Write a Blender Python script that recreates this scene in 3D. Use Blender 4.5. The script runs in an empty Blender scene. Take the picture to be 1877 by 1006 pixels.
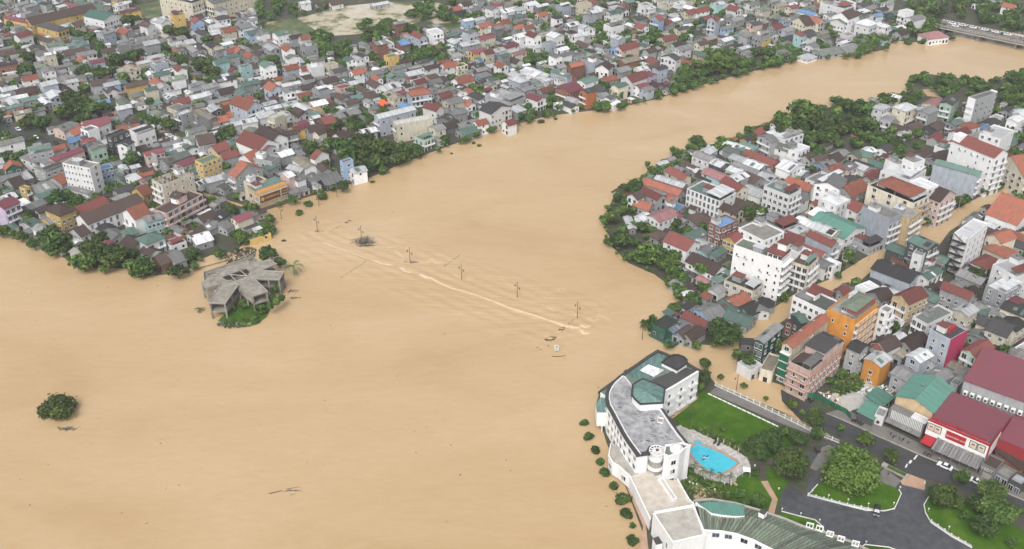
import bpy, bmesh, math, random
import numpy as np
from mathutils import Vector
from mathutils.geometry import tessellate_polygon
RND = random.Random(11)
SC = bpy.context.scene
COL = SC.collection
# ------------------------------------------------------------------ camera, sky, sun, exposure
CH, TILT, FPX = 210.0, 31.2, 1817.0          # camera height (m), tilt below the horizon, focal length in photo pixels
cam_d = bpy.data.cameras.new('camera'); cam = bpy.data.objects.new('camera', cam_d); COL.objects.link(cam)
cam.location = (0, 0, CH); cam.rotation_euler = (math.radians(90 - TILT), 0, 0)
cam_d.sensor_width = 36; cam_d.lens = FPX / 1877 * 36; cam_d.clip_start = 1; cam_d.clip_end = 9000
SC.camera = cam
SUN_EL, SUN_AZ = 50, 196
HAZE = .00012
world = bpy.data.worlds.new('World'); SC.world = world; world.use_nodes = True
wn = world.node_tree.nodes; wl = world.node_tree.links; bg = wn['Background']
sky = wn.new('ShaderNodeTexSky'); sky.sky_type = 'NISHITA'; sky.sun_disc = False
sky.sun_elevation = math.radians(SUN_EL); sky.sun_rotation = math.radians(SUN_AZ); sky.air_density = 1.0; sky.dust_density = 5.0; sky.ozone_density = 1.0
hsv = wn.new('ShaderNodeHueSaturation'); hsv.inputs['Saturation'].default_value = 0.22
wl.new(sky.outputs[0], hsv.inputs['Color']); wl.new(hsv.outputs[0], bg.inputs['Color']); bg.inputs['Strength'].default_value = 0.145
sun_d = bpy.data.lights.new('sun', 'SUN'); sun = bpy.data.objects.new('sun', sun_d); COL.objects.link(sun)
sun_d.energy = 1.2; sun_d.angle = math.radians(32); sun_d.color = (1, .965, .91)
sun.rotation_euler = (math.radians(90 - SUN_EL), 0, math.radians(180 - SUN_AZ))
SC.view_settings.view_transform = 'Standard'; SC.view_settings.look = 'None'; SC.view_settings.gamma = 1
SC.view_settings.exposure = 0.45
SC.cycles.max_bounces = 5; SC.cycles.diffuse_bounces = 3; SC.cycles.glossy_bounces = 2; SC.cycles.transparent_max_bounces = 4
# ------------------------------------------------------------------ pixels of the photograph -> points of the place
_ct, _st = math.cos(math.radians(TILT)), math.sin(math.radians(TILT))
def at(px, py, z=0.0):
    u = (px - 938.5) / FPX; v = (py - 503) / FPX
    s = (CH - z) / (_st + v * _ct)
    return Vector((u * s, (_ct - v * _st) * s, z))
def ppm(y): return FPX / (_ct * y + _st * CH)      # photo pixels per metre at ground distance y
TL = {'A': (0, 0, 3.99), 'B': (470, 0, 3.99), 'C': (940, 0, 3.99), 'D': (1407, 0, 3.99), 'E': (0, 250, 3.99), 'F': (350, 250, 3.99),
      'G': (1080, 150, 4.025), 'K': (1477, 150, 4.025), 'M': (1080, 380, 4.025), 'N': (1477, 380, 4.025), 'Q': (1050, 600, 4.025),
      'S': (1330, 560, 5.031), 'U': (1557, 560, 3.869), 'V': (1100, 800, 4.883), 'X': (1400, 756, 3.935), 'Y': (340, 430, 5.588),
      'a': (200, 180, 5.866), 'b': (0, 200, 7.7375), 'c': (500, 180, 5.214), 'd': (0, 100, 6.257), 'q': (1080, 640, 6.286),
      'v': (1180, 780, 8.382), 'w': (1160, 900, 7.82), 's': (1340, 580, 6.286), 'u': (1640, 780, 7.92), 'g': (1650, 760, 8.247),
      'h': (1570, 640, 6.2875), 'i': (430, 300, 7.508), 'P': (0, 0, 1)}
def q(t, x, y):
    ox, oy, s = TL[t]; return (ox + x / s, oy + y / s)
def atq(t, x, y, z=0): return at(*q(t, x, y), z)
# ------------------------------------------------------------------ materials
def lin(h):
    h = h.lstrip('#'); c = [int(h[i:i + 2], 16) / 255 for i in (0, 2, 4)]
    return tuple((x / 12.92 if x <= .04045 else ((x + .055) / 1.055) ** 2.4) for x in c) + (1,)
MATS = {}
def mat(name, col, rough=.85, kind='plain', dirt=.35, dirtcol=(.09, .08, .065, 1), var=.3, metal=0, spec=.3, rust=0):
    m = bpy.data.materials.new(name); m.use_nodes = True; n = m.node_tree.nodes; l = m.node_tree.links; b = n['Principled BSDF']
    if len(col) == 3: col = tuple(col) + (1,)
    b.inputs['Roughness'].default_value = rough; b.inputs['Metallic'].default_value = metal; b.inputs['Specular IOR Level'].default_value = spec
    uv = n.new('ShaderNodeUVMap'); at_ = n.new('ShaderNodeAttribute'); at_.attribute_name = 'tint'
    mp = n.new('ShaderNodeMapping'); l.new(uv.outputs[0], mp.inputs[0])
    mp.inputs['Scale'].default_value = {'wall': (1.1, .3, 1), 'tin': (1.3, .18, 1), 'tile': (.9, .5, 1)}.get(kind, (.6, .6, 1))
    no = n.new('ShaderNodeTexNoise'); l.new(mp.outputs[0], no.inputs['Vector']); no.inputs['Scale'].default_value = .6; no.inputs['Detail'].default_value = 6; no.inputs['Roughness'].default_value = .7
    rp = n.new('ShaderNodeMapRange'); l.new(no.outputs['Fac'], rp.inputs[0]); rp.inputs[1].default_value = .38; rp.inputs[2].default_value = .7; rp.inputs[3].default_value = 0; rp.inputs[4].default_value = dirt
    mx = n.new('ShaderNodeMix'); mx.data_type = 'RGBA'; mx.inputs[6].default_value = col; mx.inputs[7].default_value = dirtcol; l.new(rp.outputs[0], mx.inputs[0])
    out = mx.outputs[2]
    if rust:
        n2 = n.new('ShaderNodeTexNoise'); l.new(uv.outputs[0], n2.inputs['Vector']); n2.inputs['Scale'].default_value = .33; n2.inputs['Detail'].default_value = 7; n2.inputs['Roughness'].default_value = .72
        r2 = n.new('ShaderNodeMapRange'); l.new(n2.outputs['Fac'], r2.inputs[0]); r2.inputs[1].default_value = .5; r2.inputs[2].default_value = .66; r2.inputs[4].default_value = rust
        m2 = n.new('ShaderNodeMix'); m2.data_type = 'RGBA'; l.new(out, m2.inputs[6]); m2.inputs[7].default_value = (.11, .055, .035, 1); l.new(r2.outputs[0], m2.inputs[0]); out = m2.outputs[2]
    hs = n.new('ShaderNodeHueSaturation'); l.new(out, hs.inputs['Color'])
    r3 = n.new('ShaderNodeMapRange'); l.new(at_.outputs['Fac'], r3.inputs[0]); r3.inputs[3].default_value = 1 - var; r3.inputs[4].default_value = 1 + var * .5; l.new(r3.outputs[0], hs.inputs['Value'])
    out = hs.outputs[0]
    if kind in ('tin', 'tile'):
        wv = n.new('ShaderNodeTexWave'); l.new(uv.outputs[0], wv.inputs['Vector']); wv.wave_type = 'BANDS'
        wv.bands_direction = 'X' if kind == 'tin' else 'Y'; wv.inputs['Scale'].default_value = .42 if kind == 'tin' else .5
        wv.inputs['Distortion'].default_value = .6 if kind == 'tin' else 1.5; wv.inputs['Detail'].default_value = 2
        m3 = n.new('ShaderNodeMix'); m3.data_type = 'RGBA'; m3.blend_type = 'MULTIPLY'; m3.inputs[0].default_value = .3; l.new(out, m3.inputs[6])
        rr = n.new('ShaderNodeMapRange'); l.new(wv.outputs['Fac'], rr.inputs[0]); rr.inputs[3].default_value = .45; rr.inputs[4].default_value = 1.1
        l.new(rr.outputs[0], m3.inputs[7]); out = m3.outputs[2]
        bp = n.new('ShaderNodeBump'); bp.inputs['Strength'].default_value = .5; bp.inputs['Distance'].default_value = .06; l.new(wv.outputs['Fac'], bp.inputs['Height']); l.new(bp.outputs[0], b.inputs['Normal'])
    l.new(out, b.inputs['Base Color'])
    MATS[name] = m; return m
# walls
for k, c in {'w': (.76, .76, .76), 'g': (.36, .37, .38), 's': (.40, .44, .50), 'c': (.64, .59, .47), 'y': (.62, .44, .15), 'b': (.34, .47, .66), 'p': (.62, .47, .42),
             'n': (.24, .11, .075), 'v': (.40, .54, .44), 'l': (.52, .45, .62), 'a': (.38, .58, .58), 'k': (.07, .075, .08), 'O': (.58, .25, .045), 'o': (.45, .15, .05),
             'M': (.40, .035, .11), 'G': (.022, .11, .075), 't': (.60, .45, .27), 'r': (.30, .03, .035), 'd': (.2, .2, .2)}.items():
    mat('W' + k, c, .8, 'wall', dirt=.42 if k not in 'kMrw' else .2, var=.24)
# roofs
for k, (c, kd, r, ru) in {'r': ((.215, .058, .052), 'tile', .8, .15), 'o': ((.34, .112, .07), 'tile', .8, .12), 'm': ((.075, .048, .044), 'tile', .85, .25), 'g': ((.25, .255, .26), 'tin', .55, .2),
                          'w': ((.70, .72, .75), 'tin', .5, .06), 't': ((.12, .215, .185), 'tin', .55, .14), 'b': ((.13, .27, .48), 'tin', .5, .05), 'k': ((.045, .045, .052), 'tin', .6, .1),
                          'c': ((.30, .29, .27), 'plain', .85, .12), 'p': ((.36, .17, .18), 'tin', .6, .06), 'e': ((.34, .31, .24), 'tin', .8, .2), 'v': ((.165, .215, .16), 'tin', .7, .35),
                          'M': ((.22, .055, .08), 'tin', .55, .03), 'T': ((.09, .25, .20), 'tin', .6, .1), 'q': ((.15, .18, .165), 'tin', .7, .4)}.items():
    mat('R' + k, c, r, kd, dirt=.6, rust=ru * 1.3, var=.42)
mat('glass', (.025, .03, .035), .12, dirt=.1, var=.8, spec=.6)
mat('frame', (.72, .72, .72), .6, dirt=.15)
mat('trim', (.78, .78, .78), .7, 'wall', dirt=.16, var=.1)
mat('steel', (.55, .56, .58), .3, metal=.9, dirt=.2)
mat('dark', (.02, .02, .02), .8, var=.5)
mat('brown', (.13, .075, .045), .8)
mat('terracotta', (.42, .15, .08), .8)
mat('concrete', (.33, .31, .265), .9, dirt=.75)
mat('glass_sky', (.10, .13, .16), .1, spec=.8, var=.5)  # paler base colour paints reflected sky into some window panes
mat('curtain', (.42, .40, .35), .6, dirt=.1, var=.5)
mat('pale_concrete', (.40, .38, .34), .9, dirt=.5)
mat('asphalt', (.045, .047, .052), .42, dirt=.5, dirtcol=(.08, .075, .07, 1), spec=.5)
mat('wet_asphalt', (.055, .058, .066), .2, dirt=.9, dirtcol=(.10, .10, .105, 1), spec=.5)
mat('pavement', (.19, .18, .17), .7, dirt=.5)
mat('white_paint', (.78, .78, .76), .6, dirt=.25)
mat('wood', (.10, .065, .04), .9)
mat('debris', (.06, .045, .03), .9)
mat('red', (.40, .02, .03), .5, dirt=.1, var=.1)
mat('orange_tarp', (.75, .11, .03), .6, dirt=.15)
mat('blue_tarp', (.06, .22, .60), .5, dirt=.3)
mat('green_sheet', (.015, .13, .07), .6, dirt=.2)
mat('patina', (.18, .29, .265), .45, 'tin', dirt=1.0, dirtcol=(.03, .09, .075, 1), rust=.0)
mat('slate', (.36, .36, .365), .6, dirt=.8, dirtcol=(.06, .06, .07, 1))
mat('stained_terrace', (.50, .47, .42), .7, dirt=.55, dirtcol=(.30, .20, .11, 1))
mat('tan_path', (.48, .31, .22), .8)
mat('paver', (.50, .48, .45), .8, dirt=.35)
mat('pool_edge', (.45, .28, .22), .6)
mat('rubber', (.015, .015, .015), .7); mat('car_white', (.75, .76, .78), .25, dirt=.05, var=.05); mat('car_dark', (.02, .025, .028), .25, dirt=.1)
mat('tail_light', (.4, .01, .01), .3); mat('skin', (.35, .2, .13), .6); mat('shirt', (.55, .12, .08), .8); mat('trousers', (.03, .035, .05), .8); mat('shirt_pale', (.6, .62, .5), .8)
mat('lamp_metal', (.13, .07, .05), .6); mat('lamp_glass', (.06, .05, .05), .3); mat('bike_red', (.25, .02, .02), .3); mat('bike_blue', (.03, .06, .16), .3); mat('bike_silver', (.35, .35, .37), .3)
mat('mural', (.34, .39, .45), .8, 'wall', dirt=.25)
def special(name, fn):
    m = bpy.data.materials.new(name); m.use_nodes = True; fn(m.node_tree.nodes, m.node_tree.links, m.node_tree.nodes['Principled BSDF']); MATS[name] = m
def _noise(n, l, scale, detail=5, rough=.6, vec=None, stretch=None, dist=0):
    t = n.new('ShaderNodeTexCoord'); mp = n.new('ShaderNodeMapping'); l.new(vec or t.outputs['Object'], mp.inputs[0])
    if stretch: mp.inputs['Scale'].default_value = stretch[:3]; mp.inputs['Rotation'].default_value = (0, 0, math.radians(stretch[3]))
    o = n.new('ShaderNodeTexNoise'); l.new(mp.outputs[0], o.inputs['Vector']); o.inputs['Scale'].default_value = scale; o.inputs['Detail'].default_value = detail; o.inputs['Roughness'].default_value = rough; o.inputs['Distortion'].default_value = dist
    return o.outputs['Fac']
def _ramp(n, l, fac, stops):
    r = n.new('ShaderNodeValToRGB'); l.new(fac, r.inputs[0]); e = r.color_ramp.elements
    while len(e) < len(stops): e.new(.5)
    for i, (p, c) in enumerate(stops): e[i].position = p; e[i].color = tuple(c) + (1,)
    return r.outputs[0]
def f_water(n, l, b):
    a = _noise(n, l, .010, 4, .55, stretch=(1, 2.2, 1, -32), dist=.8); c = _ramp(n, l, a, [(.28, (.41, .278, .148)), (.45, (.455, .322, .180)), (.55, (.47, .336, .193)), (.72, (.50, .37, .228))])
    a2 = _noise(n, l, .16, 5, .65, stretch=(1, 3, 1, -30)); mx = n.new('ShaderNodeMix'); mx.data_type = 'RGBA'; mx.blend_type = 'MULTIPLY'; mx.inputs[0].default_value = 1
    c2 = _ramp(n, l, a2, [(.3, (.94, .935, .92)), (.7, (1, 1, 1))]); l.new(c, mx.inputs[6]); l.new(c2, mx.inputs[7]); l.new(mx.outputs[2], b.inputs['Base Color'])
    b.inputs['Roughness'].default_value = .10; b.inputs['IOR'].default_value = 1.34; b.inputs['Specular IOR Level'].default_value = .5
    h = _noise(n, l, .9, 5, .6, stretch=(1, 1.8, 1, -35)); h2 = _noise(n, l, .12, 3, .5, stretch=(1, 2, 1, -35)); ad = n.new('ShaderNodeMath'); ad.operation = 'ADD'; l.new(h, ad.inputs[0]); l.new(h2, ad.inputs[1])
    bp = n.new('ShaderNodeBump'); bp.inputs['Strength'].default_value = .3; bp.inputs['Distance'].default_value = .3; l.new(ad.outputs[0], bp.inputs['Height']); l.new(bp.outputs[0], b.inputs['Normal'])
special('water', f_water)
def f_rapid(n, l, b):
    f_water(n, l, b); src = [k for k in l if k.to_socket == b.inputs['Base Color']][0].from_socket
    t = n.new('ShaderNodeAttribute'); t.attribute_name = 'foam'; no = _noise(n, l, 1.1, 7, .75, stretch=(1, 1.6, 1, -32)); r = n.new('ShaderNodeMapRange'); l.new(no, r.inputs[0]); r.inputs[1].default_value = .33; r.inputs[2].default_value = .62
    m = n.new('ShaderNodeMath'); m.operation = 'MULTIPLY'; l.new(t.outputs['Fac'], m.inputs[0]); l.new(r.outputs[0], m.inputs[1]); ad = n.new('ShaderNodeMath'); ad.operation = 'ADD'; ad.use_clamp = True; l.new(m.outputs[0], ad.inputs[0])
    p = n.new('ShaderNodeMath'); p.operation = 'POWER'; l.new(t.outputs['Fac'], p.inputs[0]); p.inputs[1].default_value = 3; l.new(p.outputs[0], ad.inputs[1])
    mx = n.new('ShaderNodeMix'); mx.data_type = 'RGBA'; l.new(ad.outputs[0], mx.inputs[0]); l.new(src, mx.inputs[6]); mx.inputs[7].default_value = (.70, .56, .38, 1); l.new(mx.outputs[2], b.inputs['Base Color'])
special('rapid_water', f_rapid)
def f_ground(n, l, b):
    a = _noise(n, l, .09, 8, .7); c = _ramp(n, l, a, [(.3, (.03, .028, .022)), (.45, (.065, .057, .045)), (.55, (.04, .055, .02)), (.68, (.13, .11, .085))]); l.new(c, b.inputs['Base Color']); b.inputs['Roughness'].default_value = .8
special('ground', f_ground)
def f_sand(n, l, b):
    a = _noise(n, l, .05, 8, .65, stretch=(1, 1, 1, 20)); c = _ramp(n, l, a, [(.34, (.045, .075, .02)), (.43, (.13, .14, .06)), (.5, (.42, .36, .25)), (.62, (.50, .47, .40)), (.72, (.3, .29, .27))]); l.new(c, b.inputs['Base Color'])
special('sand', f_sand)
def f_rough(n, l, b):
    a = _noise(n, l, .09, 8, .7); c = _ramp(n, l, a, [(.32, (.03, .055, .012)), (.46, (.06, .095, .025)), (.56, (.11, .12, .05)), (.66, (.28, .22, .13))]); l.new(c, b.inputs['Base Color'])
special('rough_grass', f_rough)
def f_lawn(n, l, b):
    a = _noise(n, l, .12, 8, .7); c = _ramp(n, l, a, [(.3, (.028, .07, .005)), (.45, (.042, .10, .007)), (.56, (.06, .125, .011)), (.7, (.10, .145, .024))]); l.new(c, b.inputs['Base Color']); b.inputs['Specular IOR Level'].default_value = .1; b.inputs['Roughness'].default_value = .9
    h = _noise(n, l, 5, 3, .7); bp = n.new('ShaderNodeBump'); bp.inputs['Strength'].default_value = .6; bp.inputs['Distance'].default_value = .1; l.new(h, bp.inputs['Height']); l.new(bp.outputs[0], b.inputs['Normal'])
special('lawn', f_lawn)
def f_pool(n, l, b):
    a = _noise(n, l, .6, 3, .6); c = _ramp(n, l, a, [(.3, (.045, .40, .52)), (.7, (.07, .47, .60))]); l.new(c, b.inputs['Base Color']); b.inputs['Roughness'].default_value = .08
special('pool_water', f_pool)
def f_foam(n, l, b):
    b.inputs['Base Color'].default_value = (.80, .68, .48, 1); b.inputs['Roughness'].default_value = .7
special('foam', f_foam)
def leafmat(name, c0, c1, c2):
    def f(n, l, b):
        t = n.new('ShaderNodeAttribute'); t.attribute_name = 'tint'; oi = n.new('ShaderNodeObjectInfo')
        c = _ramp(n, l, t.outputs['Fac'], [(0, c0), (.55, c1), (1, c2)]); hs = n.new('ShaderNodeHueSaturation'); l.new(c, hs.inputs['Color'])
        r = n.new('ShaderNodeMapRange'); l.new(oi.outputs['Random'], r.inputs[0]); r.inputs[3].default_value = .72; r.inputs[4].default_value = 1.25; l.new(r.outputs[0], hs.inputs['Value'])
        r2 = n.new('ShaderNodeMapRange'); l.new(oi.outputs['Random'], r2.inputs[0]); r2.inputs[3].default_value = .485; r2.inputs[4].default_value = .515; l.new(r2.outputs[0], hs.inputs['Hue'])
        l.new(hs.outputs[0], b.inputs['Base Color']); b.inputs['Roughness'].default_value = .75; b.inputs['Specular IOR Level'].default_value = .25
    special(name, f)
leafmat('leaf', (.020, .044, .008), (.062, .106, .022), (.14, .18, .040))
leafmat('leaf_bright', (.04, .075, .012), (.095, .155, .025), (.17, .21, .05))
leafmat('leaf_dark', (.018, .040, .009), (.048, .090, .020), (.092, .142, .034))
mat('bark', (.085, .065, .05), .9)
# ------------------------------------------------------------------ thin haze of the wet air
hm = bpy.data.materials.new('haze'); hm.use_nodes = True; hn = hm.node_tree.nodes; hn.remove(hn['Principled BSDF']); hv = hn.new('ShaderNodeVolumePrincipled'); hv.inputs['Color'].default_value = (.93, .95, 1, 1); hv.inputs['Density'].default_value = HAZE; hm.node_tree.links.new(hv.outputs[0], hn['Material Output'].inputs['Volume'])
hme = bpy.data.meshes.new('haze'); X_, Y0_, Y1_, Z0_, Z1_ = 4300, -1000, 6700, -3, 214
hme.from_pydata([(x, y, z) for z in (Z0_, Z1_) for y in (Y0_, Y1_) for x in (-X_, X_)], [], [(0, 2, 3, 1), (4, 5, 7, 6), (0, 1, 5, 4), (2, 6, 7, 3), (0, 4, 6, 2), (1, 3, 7, 5)]); hme.materials.append(hm)
hz = bpy.data.objects.new('haze', hme); COL.objects.link(hz); hz['kind'] = 'stuff'
# ------------------------------------------------------------------ mesh builder (metres; uv in metres along each face; a tint per face)
class MB:
    def __init__(s): s.V = []; s.F = []; s.M = []; s.T = []; s.U = []; s.mi = {}; s.set()
    def set(s, ox=0, oy=0, oz=0, ang=0): s.o = (ox, oy, oz, math.cos(ang), math.sin(ang)); return s
    def poly(s, pts, m, tint=.5, uvd=None):
        o = s.o; i0 = len(s.V)
        for x, y, z in pts: s.V.append((o[0] + x * o[3] - y * o[4], o[1] + x * o[4] + y * o[3], o[2] + z))
        s.F.append(tuple(range(i0, i0 + len(pts)))); s.M.append(s.mi.setdefault(m, len(s.mi))); s.T.append(tint)
        p0, p1, p2 = (Vector(pts[0]), Vector(pts[1]), Vector(pts[2])); nn = (p1 - p0).cross(p2 - p0)
        if nn.length < 1e-9 and len(pts) > 3: nn = (p2 - p0).cross(Vector(pts[3]) - p0)
        nn = nn.normalized() if nn.length > 1e-9 else Vector((0, 0, 1))
        if abs(nn.z) > .999: u = Vector((1, 0, 0)); v = Vector((0, 1, 0))
        else: u = Vector((0, 0, 1)).cross(nn).normalized(); v = nn.cross(u)
        if uvd: u, v = Vector(uvd).normalized(), nn.cross(Vector(uvd).normalized())
        sd = tint * 97.0
        for p in pts: pv = Vector(p); s.U.append((pv.dot(u) + sd, pv.dot(v) + sd * .37))
    def box(s, x0, x1, y0, y1, z0, z1, m, tint=.5, top=None, bottom=False):
        P = s.poly
        P([(x0, y0, z0), (x1, y0, z0), (x1, y0, z1), (x0, y0, z1)], m, tint); P([(x1, y1, z0), (x0, y1, z0), (x0, y1, z1), (x1, y1, z1)], m, tint)
        P([(x0, y1, z0), (x0, y0, z0), (x0, y0, z1), (x0, y1, z1)], m, tint); P([(x1, y0, z0), (x1, y1, z0), (x1, y1, z1), (x1, y0, z1)], m, tint)
        P([(x0, y0, z1), (x1, y0, z1), (x1, y1, z1), (x0, y1, z1)], top or m, tint)
        if bottom: P([(x0, y1, z0), (x1, y1, z0), (x1, y0, z0), (x0, y0, z0)], m, tint)
    def prism(s, pl, z0, z1, m, tint=.5, top=None, side=True):
        a = sum(pl[i][0] * pl[(i + 1) % len(pl)][1] - pl[(i + 1) % len(pl)][0] * pl[i][1] for i in range(len(pl)))
        if a < 0: pl = pl[::-1]
        n = len(pl)
        if side:
            for i in range(n):
                a, b = pl[i], pl[(i + 1) % n]; s.poly([(a[0], a[1], z0), (b[0], b[1], z0), (b[0], b[1], z1), (a[0], a[1], z1)], m, tint)
        for t in tessellate_polygon([[Vector((p[0], p[1], 0)) for p in pl]]):
            p = [pl[i] for i in t]
            if (p[1][0] - p[0][0]) * (p[2][1] - p[0][1]) - (p[1][1] - p[0][1]) * (p[2][0] - p[0][0]) < 0: p = p[::-1]
            s.poly([(c[0], c[1], z1) for c in p], top or m, tint)
    def wallpath(s, pts, w, z0, z1, m, tint=.5, closed=False):
        n = len(pts)
        for i in range(n if closed else n - 1):
            a = Vector(pts[i][:2]); b = Vector(pts[(i + 1) % n][:2]); d = b - a
            if d.length < .01: continue
            nn = Vector((-d.y, d.x)).normalized() * w / 2; d = d.normalized() * w * .45
            a2, b2 = a - d, b + d; j = (i % 3) * .002
            pl = [a2 - nn, b2 - nn, b2 + nn, a2 + nn]
            s.prism([(p.x, p.y) for p in pl], z0, z1 + j, m, tint)
    def cyl(s, x, y, z0, z1, r, m, n=8, r2=None, tint=.5, cap=True):
        r2 = r if r2 is None else r2; c = [(math.cos(2 * math.pi * i / n), math.sin(2 * math.pi * i / n)) for i in range(n)]
        for i in range(n):
            a, b = c[i], c[(i + 1) % n]; s.poly([(x + a[0] * r, y + a[1] * r, z0), (x + b[0] * r, y + b[1] * r, z0), (x + b[0] * r2, y + b[1] * r2, z1), (x + a[0] * r2, y + a[1] * r2, z1)], m, tint)
        if cap: s.poly([(x + a[0] * r2, y + a[1] * r2, z1) for a in c], m, tint)
    def bar(s, a, b, r, m, n=4, r2=None, tint=.5):
        a = Vector(a); b = Vector(b); d = (b - a).normalized(); u = d.cross(Vector((0, 0, 1)) if abs(d.z) < .9 else Vector((1, 0, 0))).normalized(); v = d.cross(u); r2 = r if r2 is None else r2
        ra = [a + (u * math.cos(t) + v * math.sin(t)) * r for t in [2 * math.pi * i / n for i in range(n)]]
        rb = [b + (u * math.cos(t) + v * math.sin(t)) * r2 for t in [2 * math.pi * i / n for i in range(n)]]
        for i in range(n): j = (i + 1) % n; s.poly([tuple(ra[j]), tuple(ra[i]), tuple(rb[i]), tuple(rb[j])], m, tint)
        s.poly([tuple(p) for p in rb[::-1]], m, tint); s.poly([tuple(p) for p in ra], m, tint)
    def mesh(s, name):
        me = bpy.data.meshes.new(name); me.from_pydata(s.V, [], s.F)
        for k in s.mi: me.materials.append(MATS[k])
        me.polygons.foreach_set('material_index', s.M)
        a = me.attributes.new('tint', 'FLOAT', 'FACE'); a.data.foreach_set('value', s.T)
        ul = me.uv_layers.new(name='UVMap'); ul.data.foreach_set('uv', [c for uv in s.U for c in uv]); me.update(); return me
    def build(s, name, parent=None, loc=None, rz=0):
        return link(name, s.mesh(name), parent, loc, rz)
def link(name, me, parent=None, loc=None, rz=0):
    o = bpy.data.objects.new(name, me); COL.objects.link(o)
    if parent: o.parent = parent
    if loc is not None: o.location = loc
    if rz: o.rotation_euler.z = rz
    return o
def tag(o, label=None, cat=None, group=None, kind=None):
    if label: o['label'] = label
    if cat: o['category'] = cat
    if group: o['group'] = group
    if kind: o['kind'] = kind
    return o
def empty(name, loc, rz=0):
    o = bpy.data.objects.new(name, None); COL.objects.link(o); o.location = loc; o.rotation_euler.z = rz; o.empty_display_size = .5; return o
def copy_tree(o, parent=None):
    c = o.copy(); COL.objects.link(c)
    if parent: c.parent = parent
    for ch in o.children: copy_tree(ch, c)
    return c
PEND = []          # things that get a label at the end: (object, look, noun, category, group)
def pend(o, look, noun, cat, group): o['category'] = cat; o['group'] = group; PEND.append((o, look, noun, o.location.copy()))
# ------------------------------------------------------------------ occupancy of the ground, so nothing overlaps
CELL = 1.5; OCC = set()
def cells(cx, cy, L, D, ang):
    c, s_ = math.cos(ang), math.sin(ang); nx = max(2, int(L / CELL) + 1); ny = max(2, int(D / CELL) + 1)
    for i in range(nx):
        for j in range(ny):
            x = -L / 2 + L * i / (nx - 1); y = -D / 2 + D * j / (ny - 1)
            yield (int((cx + x * c - y * s_) // CELL), int((cy + x * s_ + y * c) // CELL))
def inpoly(x, y, pl):
    r = False; j = len(pl) - 1
    for i in range(len(pl)):
        xi, yi = pl[i]; xj, yj = pl[j]
        if (yi > y) != (yj > y) and x < (xj - xi) * (y - yi) / (yj - yi) + xi: r = not r
        j = i
    return r
def wpoly(t, pts, z=0): return [tuple(atq(t, x, y, z)[:2]) for x, y in pts]
def sheet(name, poly, z, m, kind='structure', label=None, cat=None, parent=None, skirt=.6):
    b = MB(); b.prism(poly, z - skirt, z, m, .5); return tag(b.build(name, parent), label, cat, None, kind)
# ------------------------------------------------------------------ the setting: river, banks, streets
LAND_N = [q('P', *p) for p in [(-90, 425), (0, 428), (50, 438), (110, 468), (150, 492), (230, 492), (262, 506), (345, 500), (352, 482), (385, 468), (430, 462), (455, 437), (492, 426), (492, 404), (478, 390), (375, 360), (372, 352), (470, 383), (478, 388),
     (530, 372), (600, 349), (672, 328), (740, 298), (820, 268), (900, 240), (1000, 213), (1080, 203), (1135, 197), (1200, 182), (1270, 160), (1330, 143), (1407, 123), (1460, 111), (1560, 103), (1620, 91), (1640, 74), (1690, 78), (1745, 72), (1748, 56), (1800, 62), (1850, 60), (1866, 55), (2400, 40), (2400, -120), (-500, -120), (-500, 380)]]
LAND_E = [(1187, 606), (1192, 592), (1230, 576), (1249, 560), (1240, 533), (1200, 503), (1152, 482), (1122, 452), (1106, 400), (1130, 352), (1160, 342), (1200, 312), (1260, 282), (1340, 262), (1400, 240), (1440, 217), (1540, 192), (1600, 186), (1650, 186), (1668, 168), (1664, 150), (1700, 136), (1820, 152), (1880, 128), (2400, 90), (2400, 214),
     (1865, 334), (1795, 361), (1735, 392), (1683, 417), (1661, 435), (1626, 452), (1581, 474), (1527, 509), (1502, 519), (1453, 541), (1415, 566), (1375, 582), (1367, 592), (1332, 622), (1308, 633), (1240, 628)]
LAND_S = [(2400, 222), (1877, 346), (1830, 374), (1778, 400), (1740, 425), (1720, 452), (1690, 466), (1640, 478), (1600, 496), (1566, 524), (1500, 556), (1448, 582), (1400, 610), (1358, 638), (1350, 668), (1396, 694), (1428, 704), (1470, 722), (1478, 742), (1466, 760), (1600, 850), (2400, 1190)]
LAND_H = [(1092, 745), (1100, 716), (1150, 680), (1205, 646), (1255, 662), (1300, 690), (1312, 706), (1400, 741), (1472, 778), (2400, 1190), (2400, 1240), (1200, 1240), (1178, 975), (1150, 900), (1112, 812)]
WORLD_LAND = {k: [tuple(at(*p)[:2]) for p in v] for k, v in (('N', LAND_N), ('E', LAND_E), ('S', LAND_S), ('H', LAND_H))}
b = MB(); b.poly([(-2500, 60, 0), (2500, 60, 0), (2500, 4200, 0), (-2500, 4200, 0)], 'water'); tag(b.build('river_water'), kind='structure')
b = MB(); b.poly([(-4000, -900, -2), (4000, -900, -2), (4000, 6500, -2), (-4000, 6500, -2)], 'ground'); tag(b.build('terrain'), kind='structure')
sheet('north_bank_ground', WORLD_LAND['N'], .35, 'ground'); sheet('east_bank_ground', WORLD_LAND['E'], .35, 'ground'); sheet('south_street_ground', WORLD_LAND['S'], .36, 'ground'); sheet('hotel_ground', WORLD_LAND['H'], .42, 'ground')
p1 = at(-500, -118); p2 = at(2400, -118)
b = MB(); b.poly([(p1.x - 900, p1.y - 4, .34), (p2.x + 900, p2.y - 4, .34), (p2.x + 1500, 4200, .34), (p1.x - 1500, 4200, .34)], 'ground'); tag(b.build('far_ground'), kind='structure')
def S(name, t, pts, z, m): return sheet(name, wpoly(t, pts, z), z, m, skirt=.02)
S('sand_clearing', 'P', [(490, 40), (560, 30), (620, 12), (700, 4), (790, 2), (830, 12), (800, 28), (770, 40), (720, 52), (660, 62), (600, 66), (545, 60), (480, 62)], .40, 'sand')
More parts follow.
